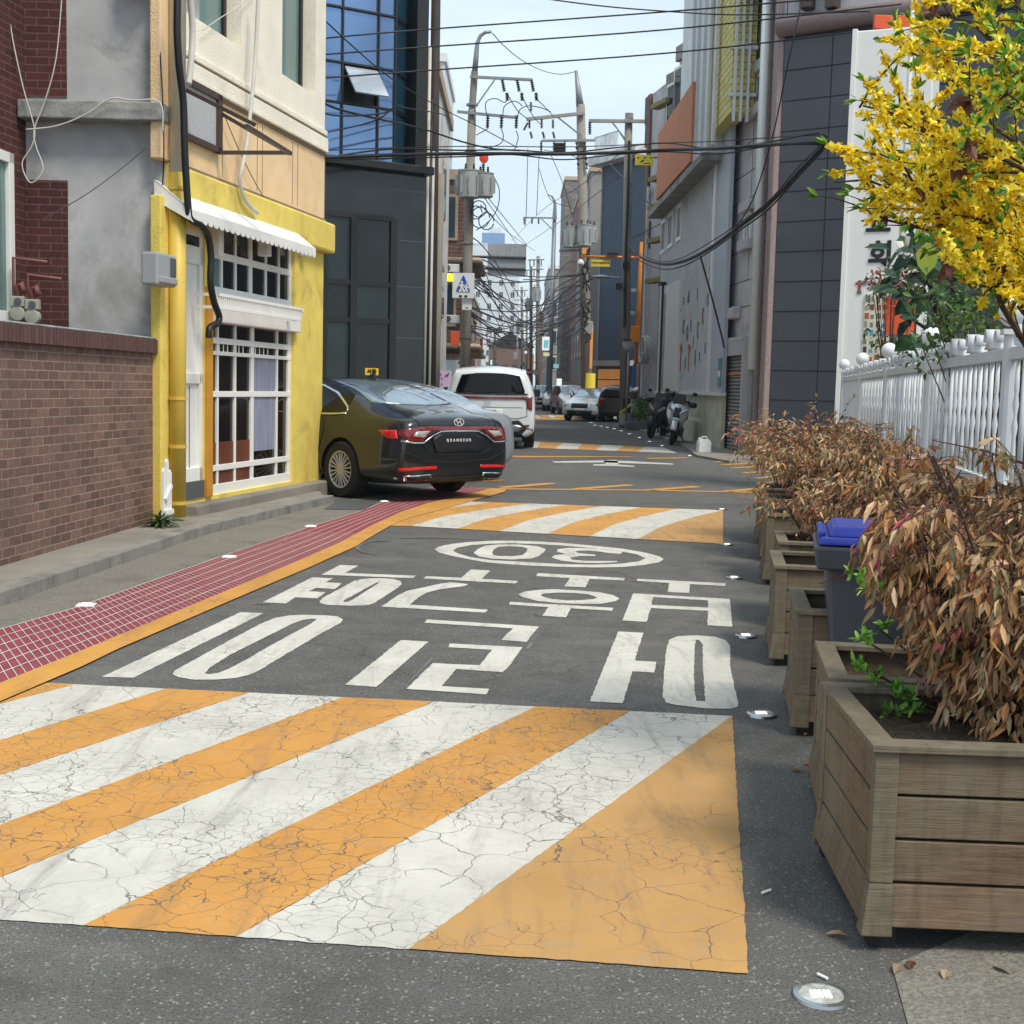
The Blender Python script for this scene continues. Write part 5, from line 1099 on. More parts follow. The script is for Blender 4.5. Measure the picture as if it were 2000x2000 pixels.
while twn < 330 and tries < 9000:
    tries += 1; p, d, kk = fr_.choice(nodes); p = p + rv(fr_) * .02; dd = (d * .6 + rv(fr_) * .9 + Vector((-.15, 0, .25))).normalized(); ln = fr_.uniform(.10, .36); tip = p + dd * ln
    px, py = proj(tip)
    if not inside(ENV, px, py) : continue
    twn += 1; q = [p]; 
    for m in range(6): dd = (dd + rv(fr_) * .14 + Vector((0, 0, -.03))).normalized(); q.append(q[-1] + dd * ln / 6)
    br.tube([x - root for x in q], .004, 5, .0015)
    dens = 1.0 if not (px > 1880 and py < 260) else .25
    nf = int(ln / .0085)
    for m in range(nf):
        u = fr_.uniform(.12, 1) * 6; k2 = min(5, int(u)); pp = q[k2].lerp(q[k2 + 1], u - k2)
        ppx, ppy = proj(pp)
        if not inside(ENV, ppx, ppy): continue
        if fr_.random() < dens: flower(pp - root + rv(fr_) * .006, (rv(fr_) + Vector((0, 0, -.35))), fr_.uniform(.015, .024))
        elif fr_.random() < .5: leaf(lf, pp - root, (rv(fr_) + dd), (rv(fr_) + Vector((0, 0, 1))), fr_.uniform(.035, .06), .018, shade(fr_, fr_.choice(['8fae3c', '6f9a34', 'a8bc50', '5a8030'])), .25, .2)
    for m in range(5 if fr_.random() < .75 else 0): leaf(lf, q[-1] - root, (dd + rv(fr_) * .6), (rv(fr_) + Vector((0, 0, .6))), fr_.uniform(.03, .055), .014, shade(fr_, fr_.choice(['7fa83c', '6f9a34', '95b84a', '4f7a2c'])), .25, .1)
    if fr_.random() < .07:
        for m in range(3): leaf(dl, q[3] - root, (rv(fr_) + Vector((0, 0, -1))), rv(fr_), .07, .035, shade(fr_, '6e4838'), .6, .4)
obj('branches', br, m_twig, fs_, smooth=True); obj('flowers', fl, LM, fs_); obj('leaves', lf, LM, fs_); obj('dry_leaves', dl, LM, fs_)
# ---- broad leaved shrub behind the fence
r = random.Random(9); b0 = P(1850, 700, 10.6); t = thing('broad_leaved_shrub', 'dark glossy broad leaved shrub behind the fence below the forsythia', 'shrub', (b0.x, b0.y, 0))
m_gloss = leaf_mat('glossy_leaf', .25, .12); br = MB(); lv = MB(); lv.c = []
ENB = [(1760, 440), (1830, 455), (1870, 480), (1900, 560), (1880, 650), (1800, 690), (1760, 660), (1745, 560), (1735, 500)]
st_ = [[Vector((0, 0, 0)), Vector((0.02, 0, 1.2)), P(1865, 640, 10.6) - b0 + Vector((0, 0, b0.z))], ]
tips = []
for (px, py) in ((1865, 480), (1800, 560), (1780, 470), (1775, 620), (1830, 520), (1840, 640)):
    e_ = P(px, py, 10.6 + r.uniform(-.2, .2)) - Vector((b0.x, b0.y, 0)); s_ = P(1862, 700, 10.6) - Vector((b0.x, b0.y, 0)); br.tube([(0, 0, 0), s_ * .5 + Vector((0, 0, .3)), s_, s_.lerp(e_, .5) + Vector((0, 0, .05)), e_], .035, 7, .012); tips.append((s_, e_))
n = 0
while n < 85:
    px, py = r.uniform(1730, 1905), r.uniform(435, 690)
    if not inside(ENB, px, py): continue
    n += 1; p = P(px, py, 10.6 + r.uniform(-.4, .3)) - Vector((b0.x, b0.y, 0)); d = (rv(r) + Vector((-.3, -.3, -.1))).normalized()
    leaf(lv, p, d, (rv(r) * .5 + Vector((0, -.7, .8))).normalized(), r.uniform(.13, .24), r.uniform(.08, .12), shade(r, r.choice(['1e3524', '253f2a', '2d4a2c', '16281c', '35532c']), .2), .25, .25)
leaf(lv, P(1812, 470, 10.0) - Vector((b0.x, b0.y, 0)), Vector((0, 0, -1)), Vector((0, -1, .1)), .26, .18, lin('8a9632'), .05, 0)
leaf(lv, P(1800, 440, 10.0) - Vector((b0.x, b0.y, 0)), Vector((-.3, 0, -1)), Vector((0, -1, .1)), .14, .06, lin('7f9a3a'), .05, 0)
obj('trunk', br, m_twig, t, smooth=True); obj('foliage', lv, m_gloss, t)
for (px, py, Y, rx_, hh_, cols, lab, sd, n_) in ((1745, 560, 14.5, .36, .25, ['7a5548', '8a6450', '5f4238', 'a07a60'], 'dried brown shrub in front of the church tower lettering', 3, 420), (1815, 690, 14.5, .6, .5, ['3c5a2c', '4f6e34', '2f4826', '60803a'], 'mid green shrub low behind the fence under the broad leaves', 4, 900), (1930, 640, 8.2, .5, .35, ['55703a', '6a8443', '3f5a30'], 'green undergrowth behind the fence under the forsythia', 6, 900)):
    c = P(px, py, Y); r = random.Random(sd); t = thing('shrub', lab, 'shrub', (c.x, c.y, 0)); lv = MB(); lv.c = []; br = MB()
    for i in range(26):
        e_ = Vector((0, 0, c.z)) + Vector((rv(r).x * rx_, rv(r).y * rx_, rv(r).z * hh_)); br.tube([(0, 0, 0), (e_.x * .2, e_.y * .2, e_.z * .6), e_], .01, 5, .003)
        for k in range(n_ // 26): leaf(lv, e_ + rv(r) * .14, rv(r), rv(r) + Vector((0, 0, 1)), r.uniform(.04, .08), .03, shade(r, r.choice(cols)), .3, .3)
    obj('stems', br, m_twig, t); obj('foliage', lv, LM, t)
# ================================================================== vehicles
m_tyre = mat('tyre_rubber', '17171a', .85, var=.15, vs=20); m_rim = mat('alloy_rim', 'b5b7b9', .4, metal=.15, var=.1); m_rimd = mat('rim_back', '15161a', .6)
m_blk = mat('black_trim_plastic', '131416', .5, var=.1); m_chr = mat('chrome_trim', 'dcdde0', .12, metal=1, var=.02)
m_lampr = mat('red_lamp_glass', '7a0d14', .12, var=.25, vs=14, spec=.8, coat=.5); m_lampb = mat('bright_red_lamp', 'd4161a', .15, coat=.5); m_lampc = mat('clear_lamp_glass', 'b9b3b0', .12, metal=.3, var=.3, vs=20)
m_win = glass_mat('car_glass', '0a0d0f', .03, .25); m_plate = mat('licence_plate', 'ecedea', .45, var=.02); m_head = mat('headlamp', 'c9d2d8', .1, metal=.5, var=.3, vs=9)
m_screen = glass_mat('windscreen_glass', '8495a0', .04, .5); m_screen.node_tree.nodes['Principled BSDF'].inputs['IOR'].default_value = 2.0; m_screen.node_tree.nodes['Principled BSDF'].inputs['Metallic'].default_value = .6
def paint(name, c, coat=1.0): return mat(name, c, .3, metal=.15, var=.03, coat=coat, spec=.4)
def car(name, label, loc, rz, stations, w_axles, colour, group=None, wr=.34, glass_x=(), ws_x=(), track=.80, spokes=10, lev=2, cat='car', tyre_w=.22, face='rear'):
    """body of revolution-like cross sections, subdivided, arches cut, then split into paint and glass parts"""
    t = thing(name, label, cat, loc, rz, group)
    vs = []; fs = []; mi = []; nr = 13
    for (x, w, zb, zm, zs, ws, ze, we, zt) in stations:
        half = [(0, zb), (w * .8, zb), (w * .99, zb + .10), (w, zm), (ws, zs), (we, ze), (0, zt)]
        ring = half + [(-a, b) for a, b in half[-2:0:-1]]
        vs += [(x, a, b) for a, b in ring]
    nr = 12; ns = len(stations)
    for i in range(ns - 1):
        xm = (stations[i][0] + stations[i + 1][0]) / 2
        for k in range(nr):
            k2 = (k + 1) % nr; fs.append((i * nr + k, (i + 1) * nr + k, (i + 1) * nr + k2, i * nr + k2))
            side = k in (4, 7); top = k in (5, 6)
            mi.append(1 if (side and glass_x[0] < xm < glass_x[1]) else 3 if (top and any(a < xm < b for a, b in ws_x)) else (2 if k in (0, 11) else 0))
    fs.append(tuple(range(nr))); mi.append(0); fs.append(tuple((ns - 1) * nr + k for k in reversed(range(nr)))); mi.append(0)
    me = bpy.data.meshes.new('b'); me.from_pydata(vs, [], fs)
    for m_ in (colour, m_win, m_blk, m_screen): me.materials.append(m_)
    me.polygons.foreach_set('material_index', mi); me.update()
    bm = bmesh.new(); bm.from_mesh(me); bmesh.ops.recalc_face_normals(bm, faces=bm.faces)
    cl = bm.edges.layers.float.get('crease_edge') or bm.edges.layers.float.new('crease_edge')
    for e in bm.edges:
        f = e.link_faces
        if len(f) == 2 and f[0].material_index != f[1].material_index: e[cl] = .55
        if len(f) == 2 and f[0].material_index == f[1].material_index == 0 and f[0].normal.angle(f[1].normal) > .45 and abs(e.verts[0].co.x - e.verts[1].co.x) > .01: e[cl] = .25
    bm.to_mesh(me); bm.free()
    o = bpy.data.objects.new('tmp', me); C.objects.link(o)
    sd = o.modifiers.new('s', 'SUBSURF'); sd.levels = lev; sd.render_levels = lev
    cutters = []
    for ax in w_axles:
        for s_ in (-1, 1):
            cm = bpy.data.meshes.new('c'); q = MB().lathe([(.001, 0), (wr * 1.13, 0), (wr * 1.13, .5), (.001, .5)], (0, 0, 0), 32, 'y'); cm.from_pydata(q.v, [], q.f); cm.materials.append(m_blk)
            co = bpy.data.objects.new('c', cm); C.objects.link(co); co.location = (ax, .58 if s_ > 0 else -1.08, wr + .0); b = o.modifiers.new('b', 'BOOLEAN'); b.object = co; b.operation = 'DIFFERENCE'; b.solver = 'EXACT'; b.material_mode = 'TRANSFER'; cutters.append(co)
            bmc = bmesh.new(); bmc.from_mesh(cm); bmesh.ops.recalc_face_normals(bmc, faces=bmc.faces); bmc.to_mesh(cm); bmc.free()
    bpy.context.view_layer.update(); dg = bpy.context.evaluated_depsgraph_get(); ev = bpy.data.meshes.new_from_object(o.evaluated_get(dg))
    for c_ in cutters: bpy.data.objects.remove(c_)
    bpy.data.objects.remove(o)
    bvh = BVHTree.FromPolygons([v.co.copy() for v in ev.vertices], [list(p.vertices) for p in ev.polygons])
    names = [m_.name for m_ in ev.materials]
    for nm, key, mm in (('body', colour.name, colour), ('side_glass', m_win.name, m_win), ('windscreen', m_screen.name, m_screen), ('underbody', m_blk.name, m_blk)):
        ids = {i for i, n_ in enumerate(names) if n_ == key}
        b = bmesh.new(); b.from_mesh(ev); bmesh.ops.delete(b, geom=[f for f in b.faces if f.material_index not in ids], context='FACES')
        if not b.faces: b.free(); continue
        m2 = bpy.data.meshes.new(nm); 
        for f in b.faces: f.material_index = 0; f.smooth = True
        for e in b.edges:
            if len(e.link_faces) == 2 and e.link_faces[0].normal.angle(e.link_faces[1].normal, 0) > .6: e.smooth = False
        b.to_mesh(m2); b.free(); obj(nm, m2, mm, t)
    for ax in w_axles:
        for s_ in (-1, 1):
            yo = track + tyre_w / 2; q0 = wr * .66
            w_ = obj('wheel', MB().lathe([(q0, -tyre_w / 2), (wr * .93, -tyre_w / 2), (wr, -tyre_w * .32), (wr, tyre_w * .32), (wr * .93, tyre_w / 2), (q0, tyre_w / 2), (q0, -tyre_w / 2)], (0, 0, 0), 32, 'y'), m_tyre, t, smooth=False, loc=(ax, s_ * track, wr))
            rm = MB().lathe([(q0 * .93, s_ * tyre_w * .48), (q0 * 1.02, s_ * tyre_w * .50), (q0 * 1.02, s_ * tyre_w * .42), (q0 * .93, s_ * tyre_w * .3), (q0 * .93, s_ * tyre_w * .48)], (0, 0, 0), 32, 'y')
            sw_ = .0075 if spokes > 10 else .016
            for k in range(spokes):
                a = 2 * pi * (k // 2) / (spokes / 2) + (.17 if k % 2 else -.17); ca, sa = cos(a), sin(a); a2 = 2 * pi * (k // 2) / (spokes / 2) + (.09 if k % 2 else -.09)
                rm.obox(((q0 * .52) * cos(a), s_ * tyre_w * .44, (q0 * .52) * sin(a)), (q0 * .43 * cos(a), 0, q0 * .43 * sin(a)), (-sin(a) * sw_, 0, cos(a) * sw_), (0, .010, 0))
            rm.lathe([(.001, s_ * tyre_w * .38), (.06, s_ * tyre_w * .40), (.055, s_ * tyre_w * .48), (.001, s_ * tyre_w * .49)], (0, 0, 0), 16, 'y')
            obj('rim', rm, m_rim, w_); obj('rim_disc', MB().lathe([(.001, s_ * tyre_w * .2), (q0 * .98, s_ * tyre_w * .2), (q0 * .98, s_ * tyre_w * .12), (.001, s_ * tyre_w * .12)], (0, 0, 0), 24, 'y'), m_rimd, w_)
    def patch(nm, pts, m, d=(1, 0, 0), org=None, th=.012, res=.05, parent=None, axis='x'):
        """polygon given in (y,z) (axis x) or (x,z) (axis y), thrown along d on to the body"""
        d = Vector(d).normalized(); tri = tessellate_polygon([[Vector((a, b, 0)) for a, b in pts]])
        b = bmesh.new(); vv = [b.verts.new((a, c_, 0)) for a, c_ in pts]; n = len(vv)
        for f in tri:
            try: b.faces.new([vv[i] for i in f])
            except ValueError: pass
        for _ in range(3):
            es = [e for e in b.edges if e.calc_length() > res]
            if not es: break
            bmesh.ops.subdivide_edges(b, edges=es, cuts=1, use_grid_fill=False); bmesh.ops.triangulate(b, faces=b.faces)
        bad = []
        for v in b.verts:
            if axis == 'x': s0 = Vector((org if org is not None else (-4 if d.x > 0 else 8), v.co.x, v.co.y)); s0 -= Vector((0, d.y, 0)) / d.x * 0
            else: s0 = Vector((v.co.x, -3 if d.y > 0 else 3, v.co.y))
            if axis == 'x' and abs(d.y) > 1e-6: s0 = Vector((0, v.co.x, v.co.y)) + d * (-6)
            h = bvh.ray_cast(s0, d)
            if h[0] is None: bad.append(v)
            else: v.co = h[0] - d * th
        bmesh.ops.delete(b, geom=bad, context='VERTS')
        bmesh.ops.recalc_face_normals(b, faces=b.faces); m2 = bpy.data.meshes.new(nm); b.to_mesh(m2); b.free(); o = obj(nm, m2, m, parent or t, smooth=True)
        sd = o.modifiers.new('s', 'SOLIDIFY'); sd.thickness = .008; sd.offset = 0; return o
    return t, patch
def band(pts, wd):     # polyline -> closed strip polygon
    p = [Vector(q) for q in pts]; a = []; b = []
    for i in range(len(p)):
        d = (p[min(i + 1, len(p) - 1)] - p[max(i - 1, 0)]).normalized(); n = Vector((-d.y, d.x)) * wd / 2; a.append(tuple(p[i] + n)); b.append(tuple(p[i] - n))
    return a + b[::-1]
# x, w, zb, zm, zs, ws, ze, we, zt
SEDAN = [(-1.13, .74, .40, .62, .86, .70, .93, .62, .95), (-1.10, .84, .27, .60, .92, .78, .985, .66, 1.0), (-1.0, .90, .22, .58, .95, .83, 1.03, .68, 1.055), (-.72, .925, .21, .58, .97, .86, 1.05, .72, 1.10), (-.45, .93, .2, .58, .985, .87, 1.11, .70, 1.18), (0, .93, .2, .58, .985, .87, 1.27, .67, 1.33), (.45, .93, .2, .57, .98, .87, 1.38, .64, 1.44), (.9, .93, .2, .57, .97, .87, 1.43, .63, 1.485), (1.4, .93, .2, .56, .96, .87, 1.43, .62, 1.49), (1.85, .93, .2, .56, .95, .87, 1.38, .61, 1.44), (2.5, .93, .2, .55, .93, .86, 1.12, .62, 1.16), (2.75, .93, .2, .55, .91, .85, .98, .68, 1.02), (3.3, .92, .22, .52, .85, .82, .90, .6, .94), (3.65, .86, .26, .5, .76, .76, .80, .55, .83), (3.80, .70, .36, .5, .66, .62, .70, .45, .71)]
m_dg = paint('dark_grey_car_paint', '15171a', .8); m_wh = paint('white_car_paint', 'e3e8e8')
wp = G(676, 971); th = R(44); fwd = Vector((-sin(th), cos(th), 0)); lft = Vector((-cos(th), -sin(th), 0))
org = wp - lft * .82
sed, sp = car('sedan', 'dark grey sedan parked with its tail to the junction beside the yellow shop', (org.x, org.y, 0), atan2(fwd.y, fwd.x), SEDAN, (0, 2.88), m_dg, wr=.345, glass_x=(-.1, 2.7), ws_x=((1.5, 2.75),), track=.81, spokes=20)
sp('rear_window', [(.64, 1.165), (.3, 1.15), (0, 1.145), (-.3, 1.15), (-.64, 1.165), (-.60, 1.25), (-.52, 1.40), (-.44, 1.44), (.44, 1.44), (.52, 1.40), (.60, 1.25)], m_screen, th=.010, res=.06)
# rear furniture of the sedan: (y, z) seen from behind, +y is its left side
sp('tail_light_band', band([(.62, .875), (.45, .885), (.2, .88), (0, .88), (-.2, .88), (-.45, .885), (-.62, .875)], .045), m_lampr)
for s_ in (1, -1):
    sp('tail_light', [(s_ * .36, .90), (s_ * .60, .905), (s_ * .82, .875), (s_ * .99, .83), (s_ * .86, .73), (s_ * .70, .705), (s_ * .58, .715), (s_ * .42, .83)], m_lampr, d=(1, -.25 * s_, 0), res=.04) if False else None
    tl = sp('tail_light', [(s_ * .40, .895), (s_ * .60, .90), (s_ * .76, .88), (s_ * .86, .85), (s_ * .80, .745), (s_ * .70, .73), (s_ * .58, .735), (s_ * .42, .83)], m_lampr, res=.04)
    sp('side_tail_light', [(-.98, .86), (-.70, .85), (-.78, .80), (-.90, .755), (-1.03, .76)], m_lampb, d=(0, -s_, 0), axis='y', res=.05)
    sp('clear_lens', [(s_ * .46, .855), (s_ * .66, .85), (s_ * .72, .79), (s_ * .56, .775)], m_lampc, th=.022, res=.05)
    sp('rear_reflector', band([(s_ * .86, .40), (s_ * .62, .415), (s_ * .35, .42)], .035), m_lampb)
    sp('exhaust_surround', [(s_ * .80, .33), (s_ * .40, .345), (s_ * .42, .26), (s_ * .74, .245)], m_chr); sp('exhaust_opening', [(s_ * .77, .315), (s_ * .43, .33), (s_ * .45, .275), (s_ * .73, .262)], m_blk, th=.025)
sp('chrome_line', band([(.84, .735), (.70, .715), (.56, .715), (.44, .79), (.30, .845), (.15, .85), (0, .85), (-.15, .85), (-.30, .845), (-.44, .79), (-.56, .715), (-.70, .715), (-.84, .735)], .016), m_chr, th=.026, res=.04)
sp('plate_recess', [(.42, .76), (.28, .83), (-.28, .83), (-.42, .76), (-.36, .60), (.36, .60)], mat('boot_panel', '22252a', .35, metal=.3), th=.014)
sp('lower_valance', [(.55, .30), (-.55, .30), (-.52, .22), (.52, .22)], m_blk, th=.012)
em = obj('emblem', MB().lathe([(.055, -.004), (.065, -.004), (.065, .004), (.055, .004), (.055, -.004)], (0, 0, 0), 24, 'x').obox((0, .022, 0), (.003, 0, 0), (0, .006, .002), (0, .012, .042)).obox((0, -.022, 0), (.003, 0, 0), (0, .006, .002), (0, .012, .042)).obox((0, 0, 0), (.003, 0, 0), (0, .026, -.006), (0, 0, .008)), mat('emblem_silver', 'd8dadc', .3, metal=.2), sed, loc=(-1.125, 0, .955)); em.scale = (1, 1.25, .75)
bl = Matrix.Translation((-1.155, .02, .74)) @ Matrix.Rotation(R(-90), 4, 'Z') @ Matrix.Rotation(R(90), 4, 'X'); text('badge_letters', 'GRANDEUR', .05, m_whitep, sed, bl, spacing=1.7)
# side glass surround, door handle, belt
sp('window_trim', band([(2.6, .985), (2.0, .99), (1.0, 1.0), (.3, 1.01), (-.02, 1.03), (.02, 1.10), (.35, 1.27), (.7, 1.36), (1.3, 1.39)], .022), m_chr, d=(0, -1, 0), axis='y', th=.006, res=.06)
sp('door_handle', [(.55, .86), (.75, .86), (.75, .83), (.55, .83)], m_chr, d=(0, -1, 0), axis='y', th=.03)
sp('door_gap', band([(.42, 1.0), (.38, .8), (.44, .6), (.50, .3)], .010), m_blk, d=(0, -1, 0), axis='y', th=.003); sp('door_gap', band([(1.45, 1.0), (1.45, .3)], .010), m_blk, d=(0, -1, 0), axis='y', th=.003)
sp('boot_gap', band([(.66, 1.02), (.60, .93), (.62, .86), (.50, .62), (.36, .575), (0, .57), (-.36, .575), (-.50, .62), (-.62, .86), (-.60, .93), (-.66, 1.02)], .010), m_blk, th=.004)
sp('bumper_line', band([(.84, .62), (.5, .50), (0, .47), (-.5, .50), (-.84, .62)], .012), m_blk, th=.004)
obj('roof_antenna', MB().prism([(.50, 1.44), (.72, 1.46), (.56, 1.52), (.52, 1.52)], -.015, .015), m_blk, sed, bevel=.004)

VAN = [(-1.10, .86, .34, .72, 1.08, .84, 1.50, .66, 1.56), (-1.06, .95, .26, .70, 1.10, .94, 1.55, .72, 1.62), (-.95, .985, .24, .70, 1.10, .965, 1.60, .76, 1.68), (-.6, .99, .23, .70, 1.10, .97, 1.64, .77, 1.73), (.3, .995, .22, .70, 1.09, .97, 1.66, .77, 1.75), (1.6, .995, .22, .70, 1.08, .97, 1.66, .76, 1.75), (2.5, .995, .22, .68, 1.06, .96, 1.58, .73, 1.67), (3.1, .99, .22, .66, 1.03, .94, 1.24, .74, 1.30), (3.35, .985, .22, .64, 1.0, .92, 1.08, .74, 1.12), (3.75, .96, .24, .6, .92, .88, .98, .68, 1.02), (3.98, .90, .28, .58, .84, .8, .88, .6, .90), (4.06, .76, .36, .56, .74, .7, .78, .5, .79)]
vp_ = G(953, 876); Yv = vp_.y
van, vp = car('minivan', 'white minivan driving away beside the dark sedan at the junction', (vp_.x + .02, Yv + 1.0, 0), R(90 + .5), VAN, (0, 3.09), m_wh, wr=.36, glass_x=(-1.0, 3.0), ws_x=((2.4, 3.4),), track=.87, spokes=10)
vp('rear_window', [(.72, 1.14), (-.72, 1.14), (-.74, 1.18), (-.62, 1.50), (-.3, 1.54), (0, 1.545), (.3, 1.54), (.62, 1.50), (.74, 1.18)], m_win, th=.02)
vp('rear_window_lower', band([(.80, 1.13), (.4, 1.12), (0, 1.12), (-.4, 1.12), (-.80, 1.13)], .03), m_blk, th=.018)
vp('tail_light_band', band([(.86, 1.05), (.4, 1.045), (0, 1.04), (-.4, 1.045), (-.86, 1.05)], .05), m_lampr, th=.022)
for s_ in (1, -1):
    vp('tail_light', [(s_ * .66, 1.078), (s_ * .90, 1.08), (s_ * .905, .80), (s_ * .80, .84), (s_ * .775, 1.00), (s_ * .74, 1.02)], m_lampr, th=.022, res=.05)
    vp('rear_reflector', [(s_ * .66, .50), (s_ * .86, .515), (s_ * .84, .47), (s_ * .68, .46)], m_lampr, th=.03)
    obj('roof_rail', MB().tube([(-.7, s_ * .70, 1.73), (-.6, s_ * .70, 1.775), (2.1, s_ * .68, 1.775), (2.3, s_ * .68, 1.72)], .018, 8), m_blk, van)
    mr = obj('door_mirror', MB().box(2.45, 2.58, s_ * .99, s_ * 1.16, 1.06, 1.24) if s_ > 0 else MB().box(2.45, 2.58, -1.16, -.99, 1.06, 1.24), m_blk, van, bevel=.03)
vp('bumper_trim', [(.93, .42), (.80, .44), (.62, .60), (.45, .58), (0, .57), (-.45, .58), (-.62, .60), (-.80, .44), (-.93, .42), (-.93, .28), (0, .26), (.93, .28)], m_blk, th=.014)
vp('skid_plate', [(.60, .50), (-.60, .50), (-.72, .46), (-.62, .36), (.62, .36), (.72, .46)], mat('satin_silver', '8f928e', .35, metal=.6, var=.1), th=.028)
vp('tailgate_gap', band([(.80, 1.0), (.78, .84), (.80, .68), (.6, .63), (-.6, .63), (-.80, .68), (-.78, .84), (-.80, 1.0)], .010), m_blk, th=.004); vp('tailgate_crease', band([(.7, .86), (0, .85), (-.7, .86)], .012), mat('soft_grey_line', '9aa0a0', .5), th=.004)
vp('number_plate', [(.26, .82), (-.26, .82), (-.26, .71), (.26, .71)], m_plate, th=.03)
bl = Matrix.Translation((-1.165, .0, .765)) @ Matrix.Rotation(R(-90), 4, 'Z') @ Matrix.Rotation(R(90), 4, 'X'); text('plate_letters', '·· 1349', .10, m_black, van, bl)
bl = Matrix.Translation((-1.14, .05, .94)) @ Matrix.Rotation(R(-90), 4, 'Z') @ Matrix.Rotation(R(90), 4, 'X'); text('badge_letters', 'KIA', .09, m_chr, van, bl)
obj('roof_fin', MB().prism([(-.75, 1.72), (-.5, 1.74), (-.68, 1.82), (-.72, 1.82)], -.02, .02), m_wh, van)

van.scale = (1, 1.05, 1.10)
sed2, sp2 = car('sedan', 'silver grey sedan mostly hidden behind the dark one', (org.x + .10, org.y + 3.1, 0), atan2(fwd.y, fwd.x), SEDAN, (0, 2.88), paint('silver_grey_car_paint', '868c93'), wr=.345, glass_x=(-.1, 2.7), ws_x=((-.5, .8), (1.5, 2.75)), track=.81)

SUV = [(-.95, .82, .36, .7, 1.0, .82, 1.35, .66, 1.42), (-.90, .92, .28, .7, 1.03, .90, 1.45, .70, 1.53), (-.7, .95, .25, .7, 1.04, .92, 1.52, .72, 1.62), (0, .96, .25, .7, 1.04, .92, 1.57, .72, 1.68), (1.3, .96, .25, .7, 1.03, .92, 1.57, .72, 1.68), (1.8, .96, .25, .68, 1.02, .92, 1.50, .70, 1.60), (2.35, .96, .25, .66, 1.0, .91, 1.20, .72, 1.26), (2.6, .95, .25, .64, .98, .90, 1.05, .74, 1.09), (3.2, .93, .28, .6, .92, .86, .98, .68, 1.02), (3.55, .88, .32, .56, .80, .78, .84, .6, .86), (3.66, .75, .40, .54, .70, .68, .74, .5, .75)]
def small_car(name, label, loc, rz, colour, stn=SUV, front=True, group='cars parked far down the street', cat='car'):
    t, p = car(name, label, loc, rz, stn, (0, 2.75), colour, group, wr=.34, glass_x=(-.6, 2.3), ws_x=((1.8, 2.6),) if stn is SUV else ((-.5, .8), (1.5, 2.75)), lev=1, spokes=10, cat=cat, track=.82)
    if front:
        for s_ in (1, -1): p('headlamp', [(s_ * .45, .78), (s_ * .84, .80), (s_ * .82, .68), (s_ * .5, .69)], m_head, d=(-1, 0, 0), res=.1)
        p('grille', [(.40, .78), (-.40, .78), (-.36, .58), (.36, .58)], m_blk, d=(-1, 0, 0), res=.15); p('lower_grille', [(.6, .48), (-.6, .48), (-.55, .34), (.55, .34)], m_blk, d=(-1, 0, 0), res=.15); p('number_plate', [(.24, .57), (-.24, .57), (-.24, .47), (.24, .47)], m_plate, d=(-1, 0, 0), th=.03, res=.2)
    else:
        p('rear_window', [(.66, 1.05), (-.66, 1.05), (-.56, 1.42), (.56, 1.42)], m_win, th=.02, res=.1)
        for s_ in (1, -1): p('tail_light', [(s_ * .60, 1.02), (s_ * .88, 1.04), (s_ * .86, .62), (s_ * .76, .62)], m_lampr, th=.02, res=.1)
        p('bumper_trim', [(.85, .50), (-.85, .50), (-.85, .3), (.85, .3)], m_blk, th=.014, res=.2)
    return t
# far cars: front axle/rear axle origins worked out from where they stand
def far(name, label, px, pybase, Y, rz, colour, **k):
    c = P(px, pybase, Y); return small_car(name, label, (c.x, Y, 0), rz, colour, **k)
far('parked_car', 'white car parked facing the camera beside the white minivan at the far end', 1057, 800, 92, R(-90), m_wh)
far('parked_car', 'white car half hidden behind the grey lamp post pole far down the street', 1088, 800, 84, R(-92), m_wh)
far('parked_car', 'silver covered car beyond the potted plants', 1108, 800, 74, R(-84), paint('silver_car_paint', 'a8adb3'))
m_bk = paint('black_car_paint', '101114')
far('suv', 'black sport utility car parked behind the concrete pole with red tail lights', 1212, 820, 57.0, R(78), m_bk, front=False, group='cars parked right of the street')
far('parked_car', 'white sedan nose sticking out behind the black car', 1178, 818, 60, R(-110), m_wh, stn=SEDAN, group='cars parked right of the street')
c = P(1268, 800, 52); small_car('suv', 'slate blue sport utility car behind the scooters', (c.x + .3, 52.5, 0), R(10), paint('slate_car_paint', '5c6a78'), front=False, group='cars parked right of the street')

